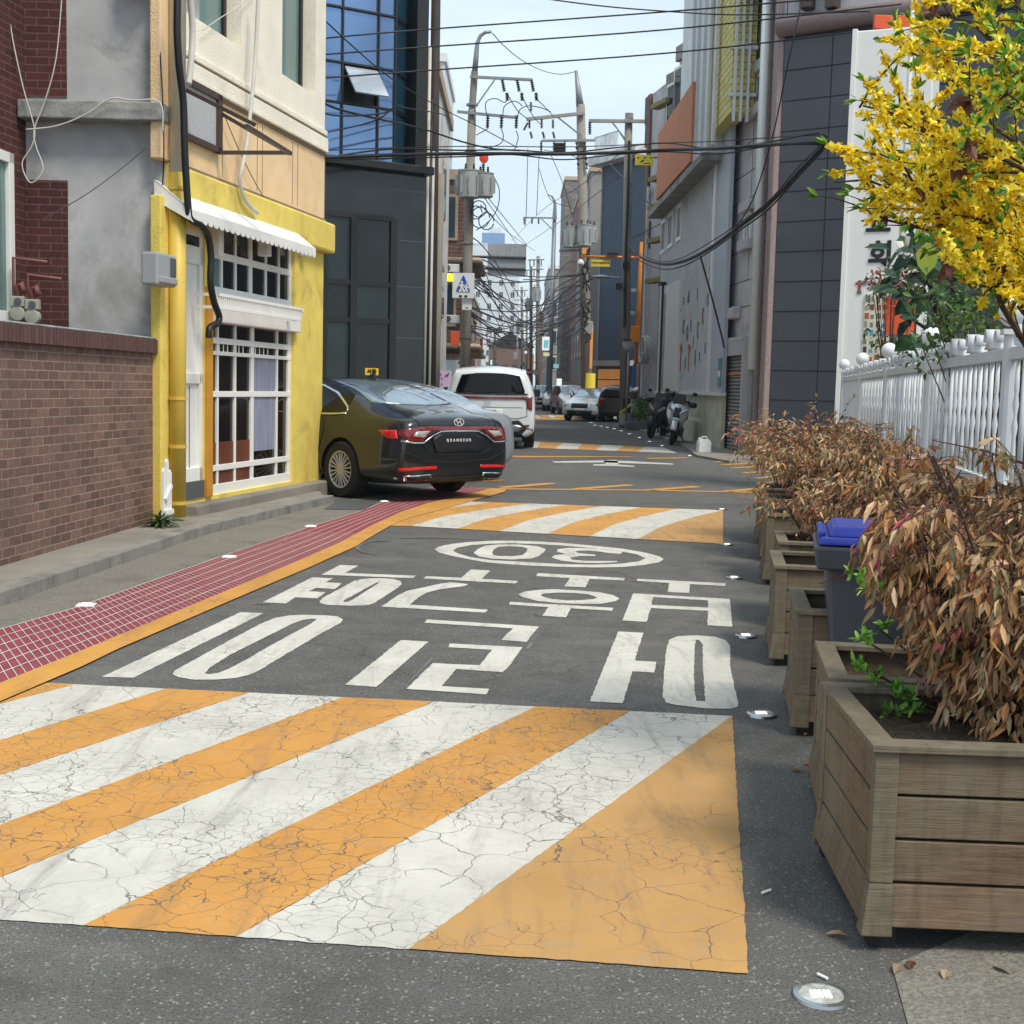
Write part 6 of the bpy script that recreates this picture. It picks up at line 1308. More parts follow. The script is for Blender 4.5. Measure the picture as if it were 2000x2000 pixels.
# ---------------------------------------------------------------- scooters
def scooter(label, loc, rz, pc_, lean=R(9), box=False):
    t = thing('scooter', label, 'scooter', loc, rz, 'scooters parked by the aluminium building'); t.rotation_euler = (lean, 0, rz); t.scale = (1.05, 1.1, 1.1)
    # x forward
    for x in (0, 1.28):
        w_ = obj('wheel', MB().lathe([(.16, -.05), (.25, -.055), (.275, -.03), (.28, 0), (.275, .03), (.25, .055), (.16, .05), (.16, -.05)], (0, 0, 0), 28, 'y'), m_tyre, t, loc=(x, 0, .28), smooth=True)
        rm = MB()
        for k in range(5): a = 2 * pi * k / 5; rm.obox((.09 * cos(a), 0, .09 * sin(a)), (.08 * cos(a), 0, .08 * sin(a)), (-sin(a) * .018, 0, cos(a) * .018), (0, .03, 0))
        rm.lathe([(.15, -.035), (.17, -.035), (.17, .035), (.15, .035), (.15, -.035)], (0, 0, 0), 24, 'y'); obj('rim', rm, m_rim if pc_ is not m_blk else m_gd, w_)
    obj('fork', MB().tube([(1.28, .08, .28), (1.08, .08, .75)], .025, 8).tube([(1.28, -.08, .28), (1.08, -.08, .75)], .025, 8), m_blk, t)
    obj('front_mudguard', MB().add(*(lambda n: ([(1.28 + .33 * cos(a), y, .28 + .33 * sin(a)) for a in [R(15 + 125 * i / n) for i in range(n + 1)] for y in (-.07, 0.0, .07)], [(3 * i + j, 3 * i + j + 1, 3 * i + j + 4, 3 * i + j + 3) for i in range(n) for j in (0, 1)]))(10)), pc_, t, smooth=True).modifiers.new('s', 'SOLIDIFY').thickness = .012
    # front apron: V shaped shell
    def shell(rows, thick=.02):
        mb = MB(); n = len(rows[0]); vs = [v for r_ in rows for v in r_]; fs = [(i * n + j, i * n + j + 1, (i + 1) * n + j + 1, (i + 1) * n + j) for i in range(len(rows) - 1) for j in range(n - 1)]; return mb.add(vs, fs)
    rows = []
    for z, x, w_ in ((.42, 1.10, .10), (.55, 1.22, .19), (.70, 1.20, .25), (.85, 1.10, .27), (.98, .98, .23), (1.06, .90, .15)):
        rows.append([(x - .22, w_, z), (x - .08, w_ * .8, z), (x, w_ * .3, z), (x, -w_ * .3, z), (x - .08, -w_ * .8, z), (x - .22, -w_, z)])
    o = obj('front_apron', shell(rows), pc_, t, smooth=True); sd = o.modifiers.new('s', 'SOLIDIFY'); sd.thickness = .02; s2 = o.modifiers.new('u', 'SUBSURF'); s2.levels = 1; s2.render_levels = 1
    obj('dark_beak', MB().prism([(1.0, .60), (1.24, .66), (1.17, .82), (1.0, .95)], -.09, .09), m_blk, t, bevel=.03)
    for s_ in (-1, 1): obj('headlamp', MB().add([(1.20, s_ * .06, .78), (1.13, s_ * .22, .90), (1.10, s_ * .23, .84), (1.19, s_ * .06, .72)], [(0, 1, 2, 3)]), m_head, t).modifiers.new('s', 'SOLIDIFY').thickness = .03
    o = obj('screen', MB().add([(1.0, -.16, .98), (1.0, .16, .98), (.88, .13, 1.22), (.88, -.13, 1.22)], [(0, 1, 2, 3)]), m_blk, t); o.modifiers.new('s', 'SOLIDIFY').thickness = .006
    obj('handlebar', MB().tube([(.80, -.36, 1.02), (.86, -.2, 1.06), (.90, 0, 1.04), (.86, .2, 1.06), (.80, .36, 1.02)], .018, 8).tube([(.80, -.37, 1.02), (.82, -.24, 1.045)], .024, 8).tube([(.80, .37, 1.02), (.82, .24, 1.045)], .024, 8), m_blk, t)
    for s_ in (-1, 1): obj('mirror', MB().tube([(.86, s_ * .2, 1.06), (.90, s_ * .30, 1.22)], .008, 6).sphere((.90, s_ * .33, 1.26), .06, 12, .8), m_blk, t, smooth=True)
    for s_ in (-1, 1): obj('hand_cover', MB().sphere((.86, s_ * .33, 1.0), .10, 12, .75), m_blk, t, smooth=True)
    obj('floorboard', MB().box(.35, 1.0, -.20, .20, .30, .38).box(.5, .95, -.05, .05, .38, .55), m_blk, t, bevel=.03)
    obj('tail_body', MB().prism([(-.38, .72), (-.30, .62), (.10, .40), (.40, .34), (.55, .50), (.52, .72), (.1, .76)], -.16, .16), pc_, t, bevel=.05)
    obj('seat', MB().prism([(-.40, .74), (.52, .72), (.56, .80), (.25, .82), (.10, .88), (-.35, .90)], -.15, .15), m_blk, t, bevel=.04)
    obj('engine_case', MB().box(-.15, .35, .06, .18, .20, .42).tube([(-.3, -.17, .33), (.25, -.15, .28)], .055, 10), m_gd, t, bevel=.02); obj('rear_mudguard', MB().prism([(-.25, .45), (-.45, .60), (-.42, .30), (-.36, .28)], -.06, .06), m_blk, t); obj('stand', MB().tube([(.3, .1, .3), (.25, .28, .02)], .015, 6), m_blk, t)
    if box: obj('rear_box', MB().box(-.55, -.15, -.22, .22, .92, 1.22), m_blk, t, bevel=.05); 
    obj('plastic_apron_cover', MB().box(.72, .80, -.26, .26, .62, 1.08), m_blk, t, bevel=.03)
    return t
c = G(1311, 869); f_ = R(-100); scooter('silver white scooter with black front wheel parked facing the road', (c.x - 1.28 * cos(f_), c.y - 1.28 * sin(f_), 0), f_, mat('silver_scooter_paint', 'd5d8da', .2, metal=.4, coat=1), lean=R(-8))
c = G(1271, 856); f_ = R(-112); scooter('black scooter parked left of the silver white one', (c.x - 1.28 * cos(f_), c.y - 1.28 * sin(f_), 0), f_, m_blk, lean=R(-8), box=True)
# jerrycan
c = G(1374, 887); t = thing('jerrycan', 'white plastic jerrycan standing at the corner of the stone building', 'jerrycan', (c.x, c.y, 0), R(12))
obj('body', MB().prism([(-.15, 0), (.15, 0), (.15, .28), (.08, .34), (-.10, .34), (-.15, .29)], -.1, .1), m_whitep, t, bevel=.03); obj('handle', MB().tube([(-.07, 0, .33), (-.05, 0, .39), (.06, 0, .39), (.08, 0, .33)], .016, 8), m_whitep, t); obj('cap', MB().tube([(-.11, 0, .33), (-.12, 0, .37)], .03, 12), m_whitep, t)
# ================================================================== poles, wires, signs, far street
m_pole = mat('concrete_pole', '8b857b', .85, var=.15, vs=2, dirt='6f695f', df=.4, ds=2); m_poleD = mat('dark_wrapped_pole', '37302c', .8, var=.3, vs=4)
m_gal = mat('galvanised_steel', '8e9396', .5, metal=.5, var=.15, vs=5); m_insu = mat('dark_insulator', '2a2624', .4); m_tr = mat('transformer_grey', '9ea3a2', .5, var=.12, vs=4)
m_oran = mat('orange_pole_paint', 'd98412', .5, var=.08); m_ysign = mat('yellow_sign_face', 'e6cf3e', .5, var=.05); m_wire = mat('black_wire', '18191c', .6)
def conn(t, a, b): return b
def pole(label, px, Y, ptop, r0, r1, m=m_pole, lean=None, name='utility_pole', group='concrete utility poles', base=0):
    b = P(px, 760, Y); tp = P(lean if lean else px, ptop, Y); t = thing(name, label, 'utility pole', (b.x, b.y, 0), 0, group)
    t['kx'] = tp.x - b.x; t['kz'] = tp.z
    obj('shaft', MB().tube([(0, 0, 0), ((tp.x - b.x) * .5, 0, tp.z * .5), (tp.x - b.x, 0, tp.z)], r0, 14, r1), m, t, smooth=True); del t['kx']; del t['kz']; return t, Y
def loc_(t, px, py, Y): p = P(px, py, Y); return (p.x - t.location.x, p.y - t.location.y, p.z)
def bar(t, nm, a, b, r, m, n=4): return obj(nm, MB().tube([loc_(t, *a), loc_(t, *b)], r, n), m, t)
def insul(t, px, py, Y, py2, dx=0):
    a, b = Vector(loc_(t, px, py, Y)), Vector(loc_(t, px + dx, py2, Y)); rs = [.02 if k % 2 else .075 for k in range(11)]; obj('insulator', MB().tube([a.lerp(b, k / 10) for k in range(11)], rs, 8), m_insu, t)
def can(t, px, py, Y, w, h):
    x, y, z = loc_(t, px, py, Y); tr = obj('transformer', MB().lathe([(w * .9, -h), (w, -h * .95), (w, h * .9), (w * 1.06, h * .92), (w * 1.06, h), (w * .3, h * 1.08), (.01, h * 1.1)], (x, y, z), 20), m_tr, t)
    fn = MB()
    for k in range(8): a = 2 * pi * k / 8; fn.obox((x + w * 1.1 * cos(a), y + w * 1.1 * sin(a), z - h * .05), (w * .12 * cos(a), w * .12 * sin(a), 0), (-.02 * sin(a), .02 * cos(a), 0), (0, 0, h * .6))
    obj('cooling_fins', fn, m_tr, tr); 
    for k in (-1, 1): obj('bushing', MB().tube([(x + k * w * .4, y, z + h), (x + k * w * .4, y, z + h + .22)], [.05, .03], 8), m_insu, tr)
# pole A with curved top and two arms
A_, YA = pole('tall concrete pole with curved top and two crossarms left of the sky gap', 906, 45, 215, .19, .14, lean=922)
bar(A_, 'upper_shaft', (922, 215, 45), (927, 140, 45), .12, m_pole, 12); 
obj('lamp_arm', MB().tube([loc_(A_, *q, 45) for q in ((927, 142), (930, 110), (932, 85), (938, 70), (948, 63), (960, 62))], [.10, .09, .07, .06, .055, .05], 10), m_gal, A_, smooth=True)
bar(A_, 'crossarm', (918, 150, 44.8), (1040, 156, 44.8), .06, m_gal); bar(A_, 'crossarm', (893, 218, 44.8), (1012, 230, 44.8), .06, m_gal); bar(A_, 'brace', (966, 156, 44.8), (928, 210, 44.8), .03, m_gal)
for px in (981, 1010, 1038): insul(A_, px, 157, 44.8, 178, 4); insul(A_, px + 9, 182, 44.8, 196, 1)
for px in (953, 980, 1009): insul(A_, px, 226, 44.8, 250, -1)
can(A_, 917, 360, 44.5, .34, .46); can(A_, 945, 362, 44.6, .32, .40); can(A_, 902, 362, 45.2, .22, .32)
for k in range(5): obj('collar', MB().lathe([(.16, -.03), (.2, -.03), (.2, .03), (.16, .03)], loc_(A_, 922 - k * 3, 205 + k * 90, 45), 14), m_gal, A_)
m_redl = mat('glowing_orange_red_insulator', 'e0412a', .4, emis=.15, var=.4, vs=12)  # insulator cover glows faintly by itself though it is no lamp
def cover(t, px, py, Y, r_):
    mb = MB(); x, y, z = loc_(t, px, py, Y)
    for k in range(10): a = 2 * pi * k / 10; mb.obox((x + r_ * .7 * cos(a), y, z + r_ * .7 * sin(a)), (r_ * .3 * cos(a), 0, r_ * .3 * sin(a)), (-.05 * sin(a), 0, .05 * cos(a)), (0, .08, 0))
    mb.lathe([(.01, -.1), (r_ * .75, -.08), (r_ * .75, .08), (.01, .1)], (x, y, z), 16, 'y'); o = obj('red_cover', mb, m_redl, t); return o
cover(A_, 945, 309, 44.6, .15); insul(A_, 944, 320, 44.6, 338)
# coil of cables on pole A
for k, (px, py, rr_) in enumerate(((938, 425, .32), (930, 415, .2), (950, 432, .26), (935, 408, .25))):
    x, y, z = loc_(A_, px, py, 44.6); obj('cable_coil', MB().tube([(x + rr_ * cos(a * .5), y, z + rr_ * 1.1 * sin(a * .5)) for a in range(13)], .02, 5), m_wire, A_)
# school zone sign, yellow beacon and control box on pole A
m_sgn = mat('sign_grey_white', 'd5dadd', .5, var=.04); m_sblue = mat('sign_blue', '1c4fa8', .5, var=.04); m_beac = mat('yellow_beacon', 'f4ee2a', .4, emis=.9, var=.05)
Ys = 44.3; c = P(905, 558, Ys); t = thing('school_zone_sign', 'square grey school zone sign with a blue triangle on the tall pole', 'sign', (c.x, c.y, 0))
k_ = Ys / F; hw = 21 * k_; hh = 24 * k_
obj('board', MB().box(-hw, hw, -.03, .03, c.z - hh, c.z + hh), m_sgn, t, bevel=.01); obj('triangle', MB().prism([(-hw * .62, c.z - hh * .52), (hw * .62, c.z - hh * .52), (hw * .58, c.z - hh * .3), (hw * .05, c.z + hh * .80), (-hw * .05, c.z + hh * .80), (-hw * .62, c.z - hh * .3)], -.04, -.031), m_sblue, t)
def kid(x, z, s): return MB().lathe([(.001, -.047), (.05 * s, -.047), (.05 * s, -.041), (.001, -.041)], (x, 0, z + .17 * s), 12, 'y').prism([(x - .06 * s, z - .04 * s), (x + .05 * s, z - .04 * s), (x + .05 * s, z + .11 * s), (x - .05 * s, z + .11 * s)], -.047, -.041).prism([(x - .05 * s, z - .04 * s), (x - .11 * s, z - .24 * s), (x - .06 * s, z - .24 * s), (x, z - .06 * s)], -.047, -.041).prism([(x, z - .06 * s), (x + .07 * s, z - .24 * s), (x + .12 * s, z - .22 * s), (x + .05 * s, z - .02 * s)], -.047, -.041).prism([(x + .04 * s, z + .1 * s), (x + .15 * s, z), (x + .12 * s, z - .03 * s), (x + .03 * s, z + .05 * s)], -.047, -.041).prism([(x - .04 * s, z + .1 * s), (x - .15 * s, z + .02 * s), (x - .12 * s, z - .01 * s), (x - .03 * s, z + .05 * s)], -.047, -.041)
obj('walking_figure', kid(-.05, c.z - .02, .8), m_whitep, t); obj('walking_figure', kid(.10, c.z - .07, .6), m_whitep, t)
text('letters', '어린이보호', .07, m_whitep, t, XZ((0, -.045, c.z - hh * .42)), bold=.002)
for s_ in (-1, 1): obj('led_spot', MB().box(s_ * hw * .25 - .05, s_ * hw * .25 + .05, -.04, -.03, c.z - hh * .92, c.z - hh * .76), m_dark, t)
c = P(875, 542, Ys - .05); t = thing('yellow_beacon', 'glowing yellow warning lamp box beside the school zone sign', 'warning lamp', (c.x, c.y, 0)); obj('lamp_box', MB().box(-.15, .15, -.06, .06, c.z - .13, c.z + .13), m_beac, t, bevel=.03); obj('back_case', MB().box(-.17, .17, .06, .14, c.z - .15, c.z + .15), m_gd, t, bevel=.02)
c = P(912, 595, Ys + .2); t = thing('control_box', 'white control box below the school zone sign', 'control box', (c.x, c.y, 0)); obj('case', MB().box(-.16, .16, -.12, .06, c.z - .19, c.z + .19), m_wpanel, t, bevel=.015); obj('slot', MB().box(-.05, .05, -.128, -.119, c.z - .13, c.z - .1), m_dark, t)
c = P(889, 661, 41); t = thing('red_shop_sign', 'small orange red sign box hanging above the poster', 'sign', (c.x, c.y, 0)); obj('board', MB().box(-.14, .14, -.06, .06, c.z - .22, c.z + .22), m_orange, t, bevel=.02); obj('bracket', MB().tube([(.1, 0, c.z - .3), (.14, 0, c.z), (.5, .3, c.z)], .02, 6), m_dark, t)
c = P(868, 740, 34); t = thing('poster', 'pale pink poster with green and purple leaf prints beside the white minivan', 'poster', (c.x, c.y, 0)); obj('sheet', MB().box(-.20, .18, -.01, .01, c.z - .25, c.z + .22), mat('pink_poster', 'dcc0dc', .6), t)
for k in range(7): rr_ = random.Random(k); x, z = rr_.uniform(-.13, .12), c.z + rr_.uniform(-.18, .16); obj('leaf_print', MB().prism([(x - .025, z), (x, z - .045), (x + .03, z), (x, z + .045)], -.014, -.010), mat('print_%s' % ('green', 'purple')[k % 2], ('5f9a6a', '8a5fa0')[k % 2], .6), t)
# black + concrete pole by the glass building
t, _ = pole('dark brown wrapped pole rising out of the frame beside the blue glass building', 841, 28.5, -40, .12, .10, m=m_poleD, lean=852, group=None)
t, _ = pole('slim weathered grey pole behind the dark wrapped pole', 848, 33, 340, .13, .11, lean=860, group=None)
for k in range(3): p0 = P(828, 305, 28); 
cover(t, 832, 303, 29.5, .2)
# pole B
B2, YB = pole('leaning concrete pole with a long wooden crossarm and transformers in the middle', 1149, 62, 205, .28, .2, lean=1134); YB = 62
obj('tapered_top', MB().tube([loc_(B2, 1133, 208, 62), loc_(B2, 1130, 180, 62), loc_(B2, 1125, 138, 62)], [.19, .14, .07], 12), m_gal, B2, smooth=True)
bar(B2, 'crossarm', (1028, 233, 61.7), (1142, 221, 61.7), .10, m_conc2); bar(B2, 'crossarm', (1058, 275, 61.7), (1163, 274, 61.7), .07, m_gal); bar(B2, 'brace', (1088, 228, 61.7), (1136, 266, 61.7), .05, m_gal)
for px in (1034, 1058, 1080): insul(B2, px, 234, 61.7, 250); 
for px in (1036, 1060, 1080): insul(B2, px, 258, 61.7, 270, 3)
insul(B2, 1037, 200, 61.7, 217); insul(B2, 1023, 254, 61.7, 240, 8)
for px in (1057, 1082, 1103): insul(B2, px, 276, 61.7, 296)
for px in (1126, 1142): insul(B2, px, 278, 61.7, 330, 4)
rk = MB()
for py in (282, 288, 294): rk.tube([loc_(B2, 1082, py, 61.6), loc_(B2, 1103, py, 61.6)], .08, 6)
obj('insulator_rack', rk, m_insu, B2)
can(B2, 1112, 463, 61.2, .30, .48); can(B2, 1141, 460, 61.0, .34, .50); can(B2, 1156, 458, 62.5, .22, .4); can(B2, 1120, 466, 62.2, .28, .42)
bar(B2, 'transformer_beam', (1092, 490, 61.4), (1166, 488, 61.4), .07, m_gal)
x, y, z = loc_(B2, 1150, 752, 61.9); obj('yellow_sleeve', MB().lathe([(.30, -.55), (.31, -.55), (.31, .55), (.30, .55)], (x, 0, z), 20), m_ysign, B2); obj('black_stripes', MB().lathe([(.30, -.28), (.315, -.28), (.315, .28), (.30, .28)], (loc_(B2, 1150, 786, 62)[0], 0, loc_(B2, 1150, 786, 62)[2]), 20), m_dark, B2)
obj('yellow_stripe', MB().tube([(x - .32, -.10, loc_(B2, 1150, 793, 62)[2]), (x + .05, -.34, loc_(B2, 1150, 786, 62)[2]), (x + .30, -.12, loc_(B2, 1150, 778, 62)[2])], .07, 4), m_ysign, B2)
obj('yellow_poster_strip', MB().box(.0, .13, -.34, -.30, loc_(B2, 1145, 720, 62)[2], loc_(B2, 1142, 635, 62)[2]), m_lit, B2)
x, y, z = loc_(B2, 1150, 640, 61.5); obj('grey_box', MB().box(x - .2, x + .18, -.6, -.3, z - .3, z + .3), m_tr, B2, bevel=.02)
tangle = random.Random(5)
for k in range(12):
    y0 = tangle.uniform(480, 640); pts = [Vector(loc_(B2, 1146 + tangle.uniform(-7, 7), y0 + i * 9, 61.3)) + rv(tangle) * .18 for i in range(5)]; obj('tangled_cable', MB().tube(pts, .04, 5), m_wire, B2)
# pole C
C2, _ = pole('concrete pole with a yellow black band and a crossarm in front of the navy building', 1221, 48.6, 228, .19, .14, lean=1228)
bar(C2, 'crossarm', (1150, 236, 48.4), (1259, 237, 48.4), .08, m_conc2); bar(C2, 'brace', (1200, 243, 48.4), (1224, 280, 48.4), .03, m_gal); bar(C2, 'brace', (1196, 240, 48.4), (1222, 272, 48.4), .03, m_gal); insul(C2, 1152, 240, 48.4, 262)
obj('pole_cap', MB().lathe([(.13, -.1), (.15, -.1), (.15, .1), (.01, .12)], loc_(C2, 1229, 227, 48.6), 14), m_conc2, C2)
x, y, z = loc_(C2, 1221, 800, 48.6); obj('black_band', MB().lathe([(.19, -.32), (.205, -.32), (.205, .42), (.19, .42)], (x, 0, z), 18), m_dark, C2); obj('yellow_stripe', MB().tube([(x - .19, -.10, z - .12), (x, -.215, z + .03), (x + .19, -.10, z + .22)], .055, 4), m_ysign, C2)
obj('concrete_collar', MB().lathe([(.20, -.2), (.23, -.2), (.23, .25), (.2, .25)], (x, 0, .3), 16), m_conc2, C2)
for k, (px, py) in enumerate(((1222, 518), (1208, 560))): obj('cable_clamp', MB().box(*[v for q in zip([c_ - .12 for c_ in loc_(C2, px, py, 48.3)], [c_ + .12 for c_ in loc_(C2, px, py, 48.3)]) for v in q]), m_dark, C2)
obj('cable_bundle', MB().tube([loc_(C2, 1229, 275, 48.3), loc_(C2, 1226, 400, 48.3), loc_(C2, 1222, 500, 48.3), loc_(C2, 1220, 640, 48.3)], .05, 6), m_wire, C2)
a, b = P(1210, 543, 48.3), P(1163, 541, 48.3); t = thing('street_lamp', 'street lamp head on an arm in front of the navy building', 'street lamp', (a.x, a.y, 0)); obj('arm', MB().tube([(0, 0, a.z), (b.x - a.x + .4, 0, b.z + .02)], .035, 8), m_gal, t); obj('lamp_head', MB().sphere((b.x - a.x + .2, 0, b.z), .35, 14, .22), m_tr, t, smooth=True)
# convex mirror on slim pole
a = G(1222, 837); t = thing('traffic_mirror', 'grey backed traffic mirror on a slim pole before the concrete pole', 'mirror', (a.x, a.y, 0)); zt_ = P(1222, 674, a.y).z
obj('pole', MB().tube([(0, 0, 0), (.02, 0, zt_)], .035, 10), m_gal, t, smooth=True); obj('mirror_back', MB().lathe([(.01, .10), (.12, .08), (.22, .0), (.21, -.02), (.01, -.02)], (0, -.05, zt_), 24, 'y'), m_tr, t, smooth=True); obj('hood', MB().box(-.2, .1, -.15, .1, zt_ + .17, zt_ + .23), m_dark, t, bevel=.03)
# orange camera gantry
o_ = G(1240, 828); Yo = o_.y; t = thing('orange_camera_pole', 'orange pole with a long horizontal arm carrying a yellow school zone sign', 'camera pole', (o_.x, Yo, 0))
def lo(px, py): p = P(px, py, Yo); return (p.x - o_.x, p.y - o_.y, p.z)
obj('shaft', MB().tube([lo(1244, 712), lo(1256, 473)], .13, 14), m_oran, t, smooth=True); obj('arm', MB().tube([lo(1252, 503), lo(1190, 502), lo(1134, 500)], [.055, .05, .045], 10), m_oran, t, smooth=True)
zb_ = lo(1244, 712)[2]; obj('striped_sleeve', MB().box(-.17, -.02, -.1, .1, 0, zb_), mat('blue_sleeve', '2f6a96', .6, var=.2, vs=3), t); obj('pink_sleeve', MB().box(-.02, .14, -.1, .1, .1, zb_ - .02), mat('pink_sleeve', 'c08a94', .6, var=.2, vs=3), t); obj('red_mark', MB().box(-.20, -.12, -.11, -.1, .9, 1.4), m_orange, t)
x, y, z = lo(1244, 653); obj('control_box', MB().box(x - .28, x + .28, -.25, -.08, z - .33, z + .33), m_oran, t, bevel=.02)
x, y, z = lo(1173, 514); obj('sign_board', MB().box(x - .39, x + .39, -.03, 0, z - .14, z + .14), m_ysign, t); text('letters', '어린이보호구역', .115, m_black, t, XZ((x, -.034, z)), bold=.003)
x, y, z = lo(1134, 515); obj('dome_camera', MB().lathe([(.01, .2), (.12, .12), (.15, 0), (.13, -.05), (.01, -.12)], (x, 0, z), 16), m_wpanel, t, smooth=True); x, y, z = lo(1141, 490); obj('orange_lamp', MB().box(x - .09, x + .09, -.09, .09, z - .12, z + .1), m_lit, t)
for px, py in ((1237, 568), (1234, 612)): x, y, z = lo(px, py); obj('camera', MB().box(x - .12, x + .1, -.2, .05, z - .07, z + .07), m_tr, t, bevel=.02)
x, y, z = lo(1196, 497); obj('solar_plate', MB().box(x - .25, x + .25, -.2, .3, z, z + .05), m_dark, t)
x, y, z = lo(1173, 640)
c = P(1258, 313, 47.5); t = thing('yellow_wall_sign', 'yellow sign board with black dots hanging beside the concrete pole', 'sign', (c.x, c.y, 0)); obj('board', MB().box(-.32, .32, -.03, .03, c.z - .19, c.z + .19), m_ysign, t, bevel=.02); obj('bracket', MB().tube([(.3, 0, c.z + .1), (.8, .2, c.z + .15)], .03, 6), m_gal, t)
for x, z in ((-.22, .08), (0.02, .08), (.24, .08), (-.1, -.06), (-.04, -.02)): obj('dot', MB().lathe([(.001, -.035), (.035, -.035), (.035, -.03), (.001, -.03)], (x, 0, c.z + z), 10, 'y'), m_black, t)
obj('small_letters', MB().box(0, .22, -.035, -.03, c.z - .13, c.z - .10), m_black, t)

# ---------------------------------------------------------------- wires
W_ = 'overhead wires across the street'
def cab(pts, r, label, m=m_wire, sag=0): return wire('overhead_cable', pts, r, m, label, 'cable', W_, sag=sag)
cab([(560, 82, 22), (800, 60, 24), (1300, 23, 24), (1720, -12, 22)], .014, 'top wire of the three long wires crossing the sky')
cab([(560, 112, 22), (800, 94, 24), (1300, 58, 24), (1760, 8, 22)], .014, 'middle wire of the three long wires crossing the sky')
cab([(560, 158, 22), (800, 140, 24), (1300, 104, 24), (1672, 62, 22)], .014, 'lowest wire of the three long wires crossing the sky')
cab([(1000, -12, 24), (1160, 10, 24), (1300, 22, 24), (1450, 29, 24), (1700, 22, 22)], .012, 'wire sagging across the top of the sky and crossing the top wire')
cab([(395, -15, 14), (470, 65, 15), (560, 150, 17), (640, 205, 20), (720, 228, 22), (820, 250, 26), (900, 276, 28), (960, 290, 29), (1015, 294, 30)], .020, 'dark cable dropping from the cream building towards the main bundle')
cab([(372, -15, 14), (430, 60, 14.5), (500, 130, 16), (580, 195, 18), (650, 225, 20), (740, 222, 22), (775, 208, 22)], .014, 'sagging black cable from the cream building to the glass building corner')
cab([(595, -10, 16), (640, 45, 18), (760, 150, 22), (860, 210, 26), (940, 250, 28), (1010, 288, 30)], .010, 'thin wire from the top of the cream building down to the bundle')
main = [(630, 308, 24), (760, 303, 25), (900, 300, 27), (1000, 300, 28), (1100, 301, 29), (1200, 298, 29), (1300, 293, 29), (1400, 290, 26), (1500, 283, 24), (1590, 278, 22), (1615, 284, 22)]
r = random.Random(12)
for k, (dy, rr_, lab) in enumerate(((0, .035, 'thickest cable of the black bundle crossing the whole street'), (-7, .016, 'cable looping just above the thick black bundle'), (6, .014, 'thin cable twisted below the thick black bundle'), (-14, .010, 'thin straight wire running over the thick black bundle'))):
    cab([(x, y + dy * (1 if k != 1 else (1 + .8 * sin(x / 60))) + (5 * sin(x / 45 + k) if k in (1, 2) else 0), Y + .1 * k) for x, y, Y in main], rr_, lab)
drop = [(1610, 285, 22), (1560, 335, 23), (1500, 400, 24.5), (1440, 447, 26.5), (1380, 487, 29.5), (1330, 511, 33.5), (1290, 517, 38), (1250, 503, 43), (1228, 478, 47)]
for k, (dy, rr_, lab) in enumerate(((0, .040, 'thick black bundle swooping down in front of the grey stone building'), (8, .018, 'second cable hanging under the swooping bundle'), (-8, .012, 'thin messenger wire above the swooping bundle'))):
    cab([(x, y + dy + 2 * sin(x / 30 + k), Y - .1 * k) for x, y, Y in drop], rr_, lab)
cab([(1570, -12, 23), (1540, 120, 23), (1508, 270, 24), (1470, 390, 25), (1430, 455, 26.6)], .012, 'thin wire falling steeply from the roof to the swooping bundle')
cab([(1368, 500, 30), (1390, 580, 30), (1408, 650, 30), (1415, 680, 30)], .022, 'short black cable dropping to the shutter corner')
cab([(772, 207, 22), (740, 232, 22), (700, 245, 22), (640, 258, 21)], .012, 'black cable tied to the blue glass corner and going left'); cab([(775, 205, 22), (800, 212, 24), (860, 222, 28), (880, 232, 32)], .012, 'black cable leaving the blue glass corner towards the pole')
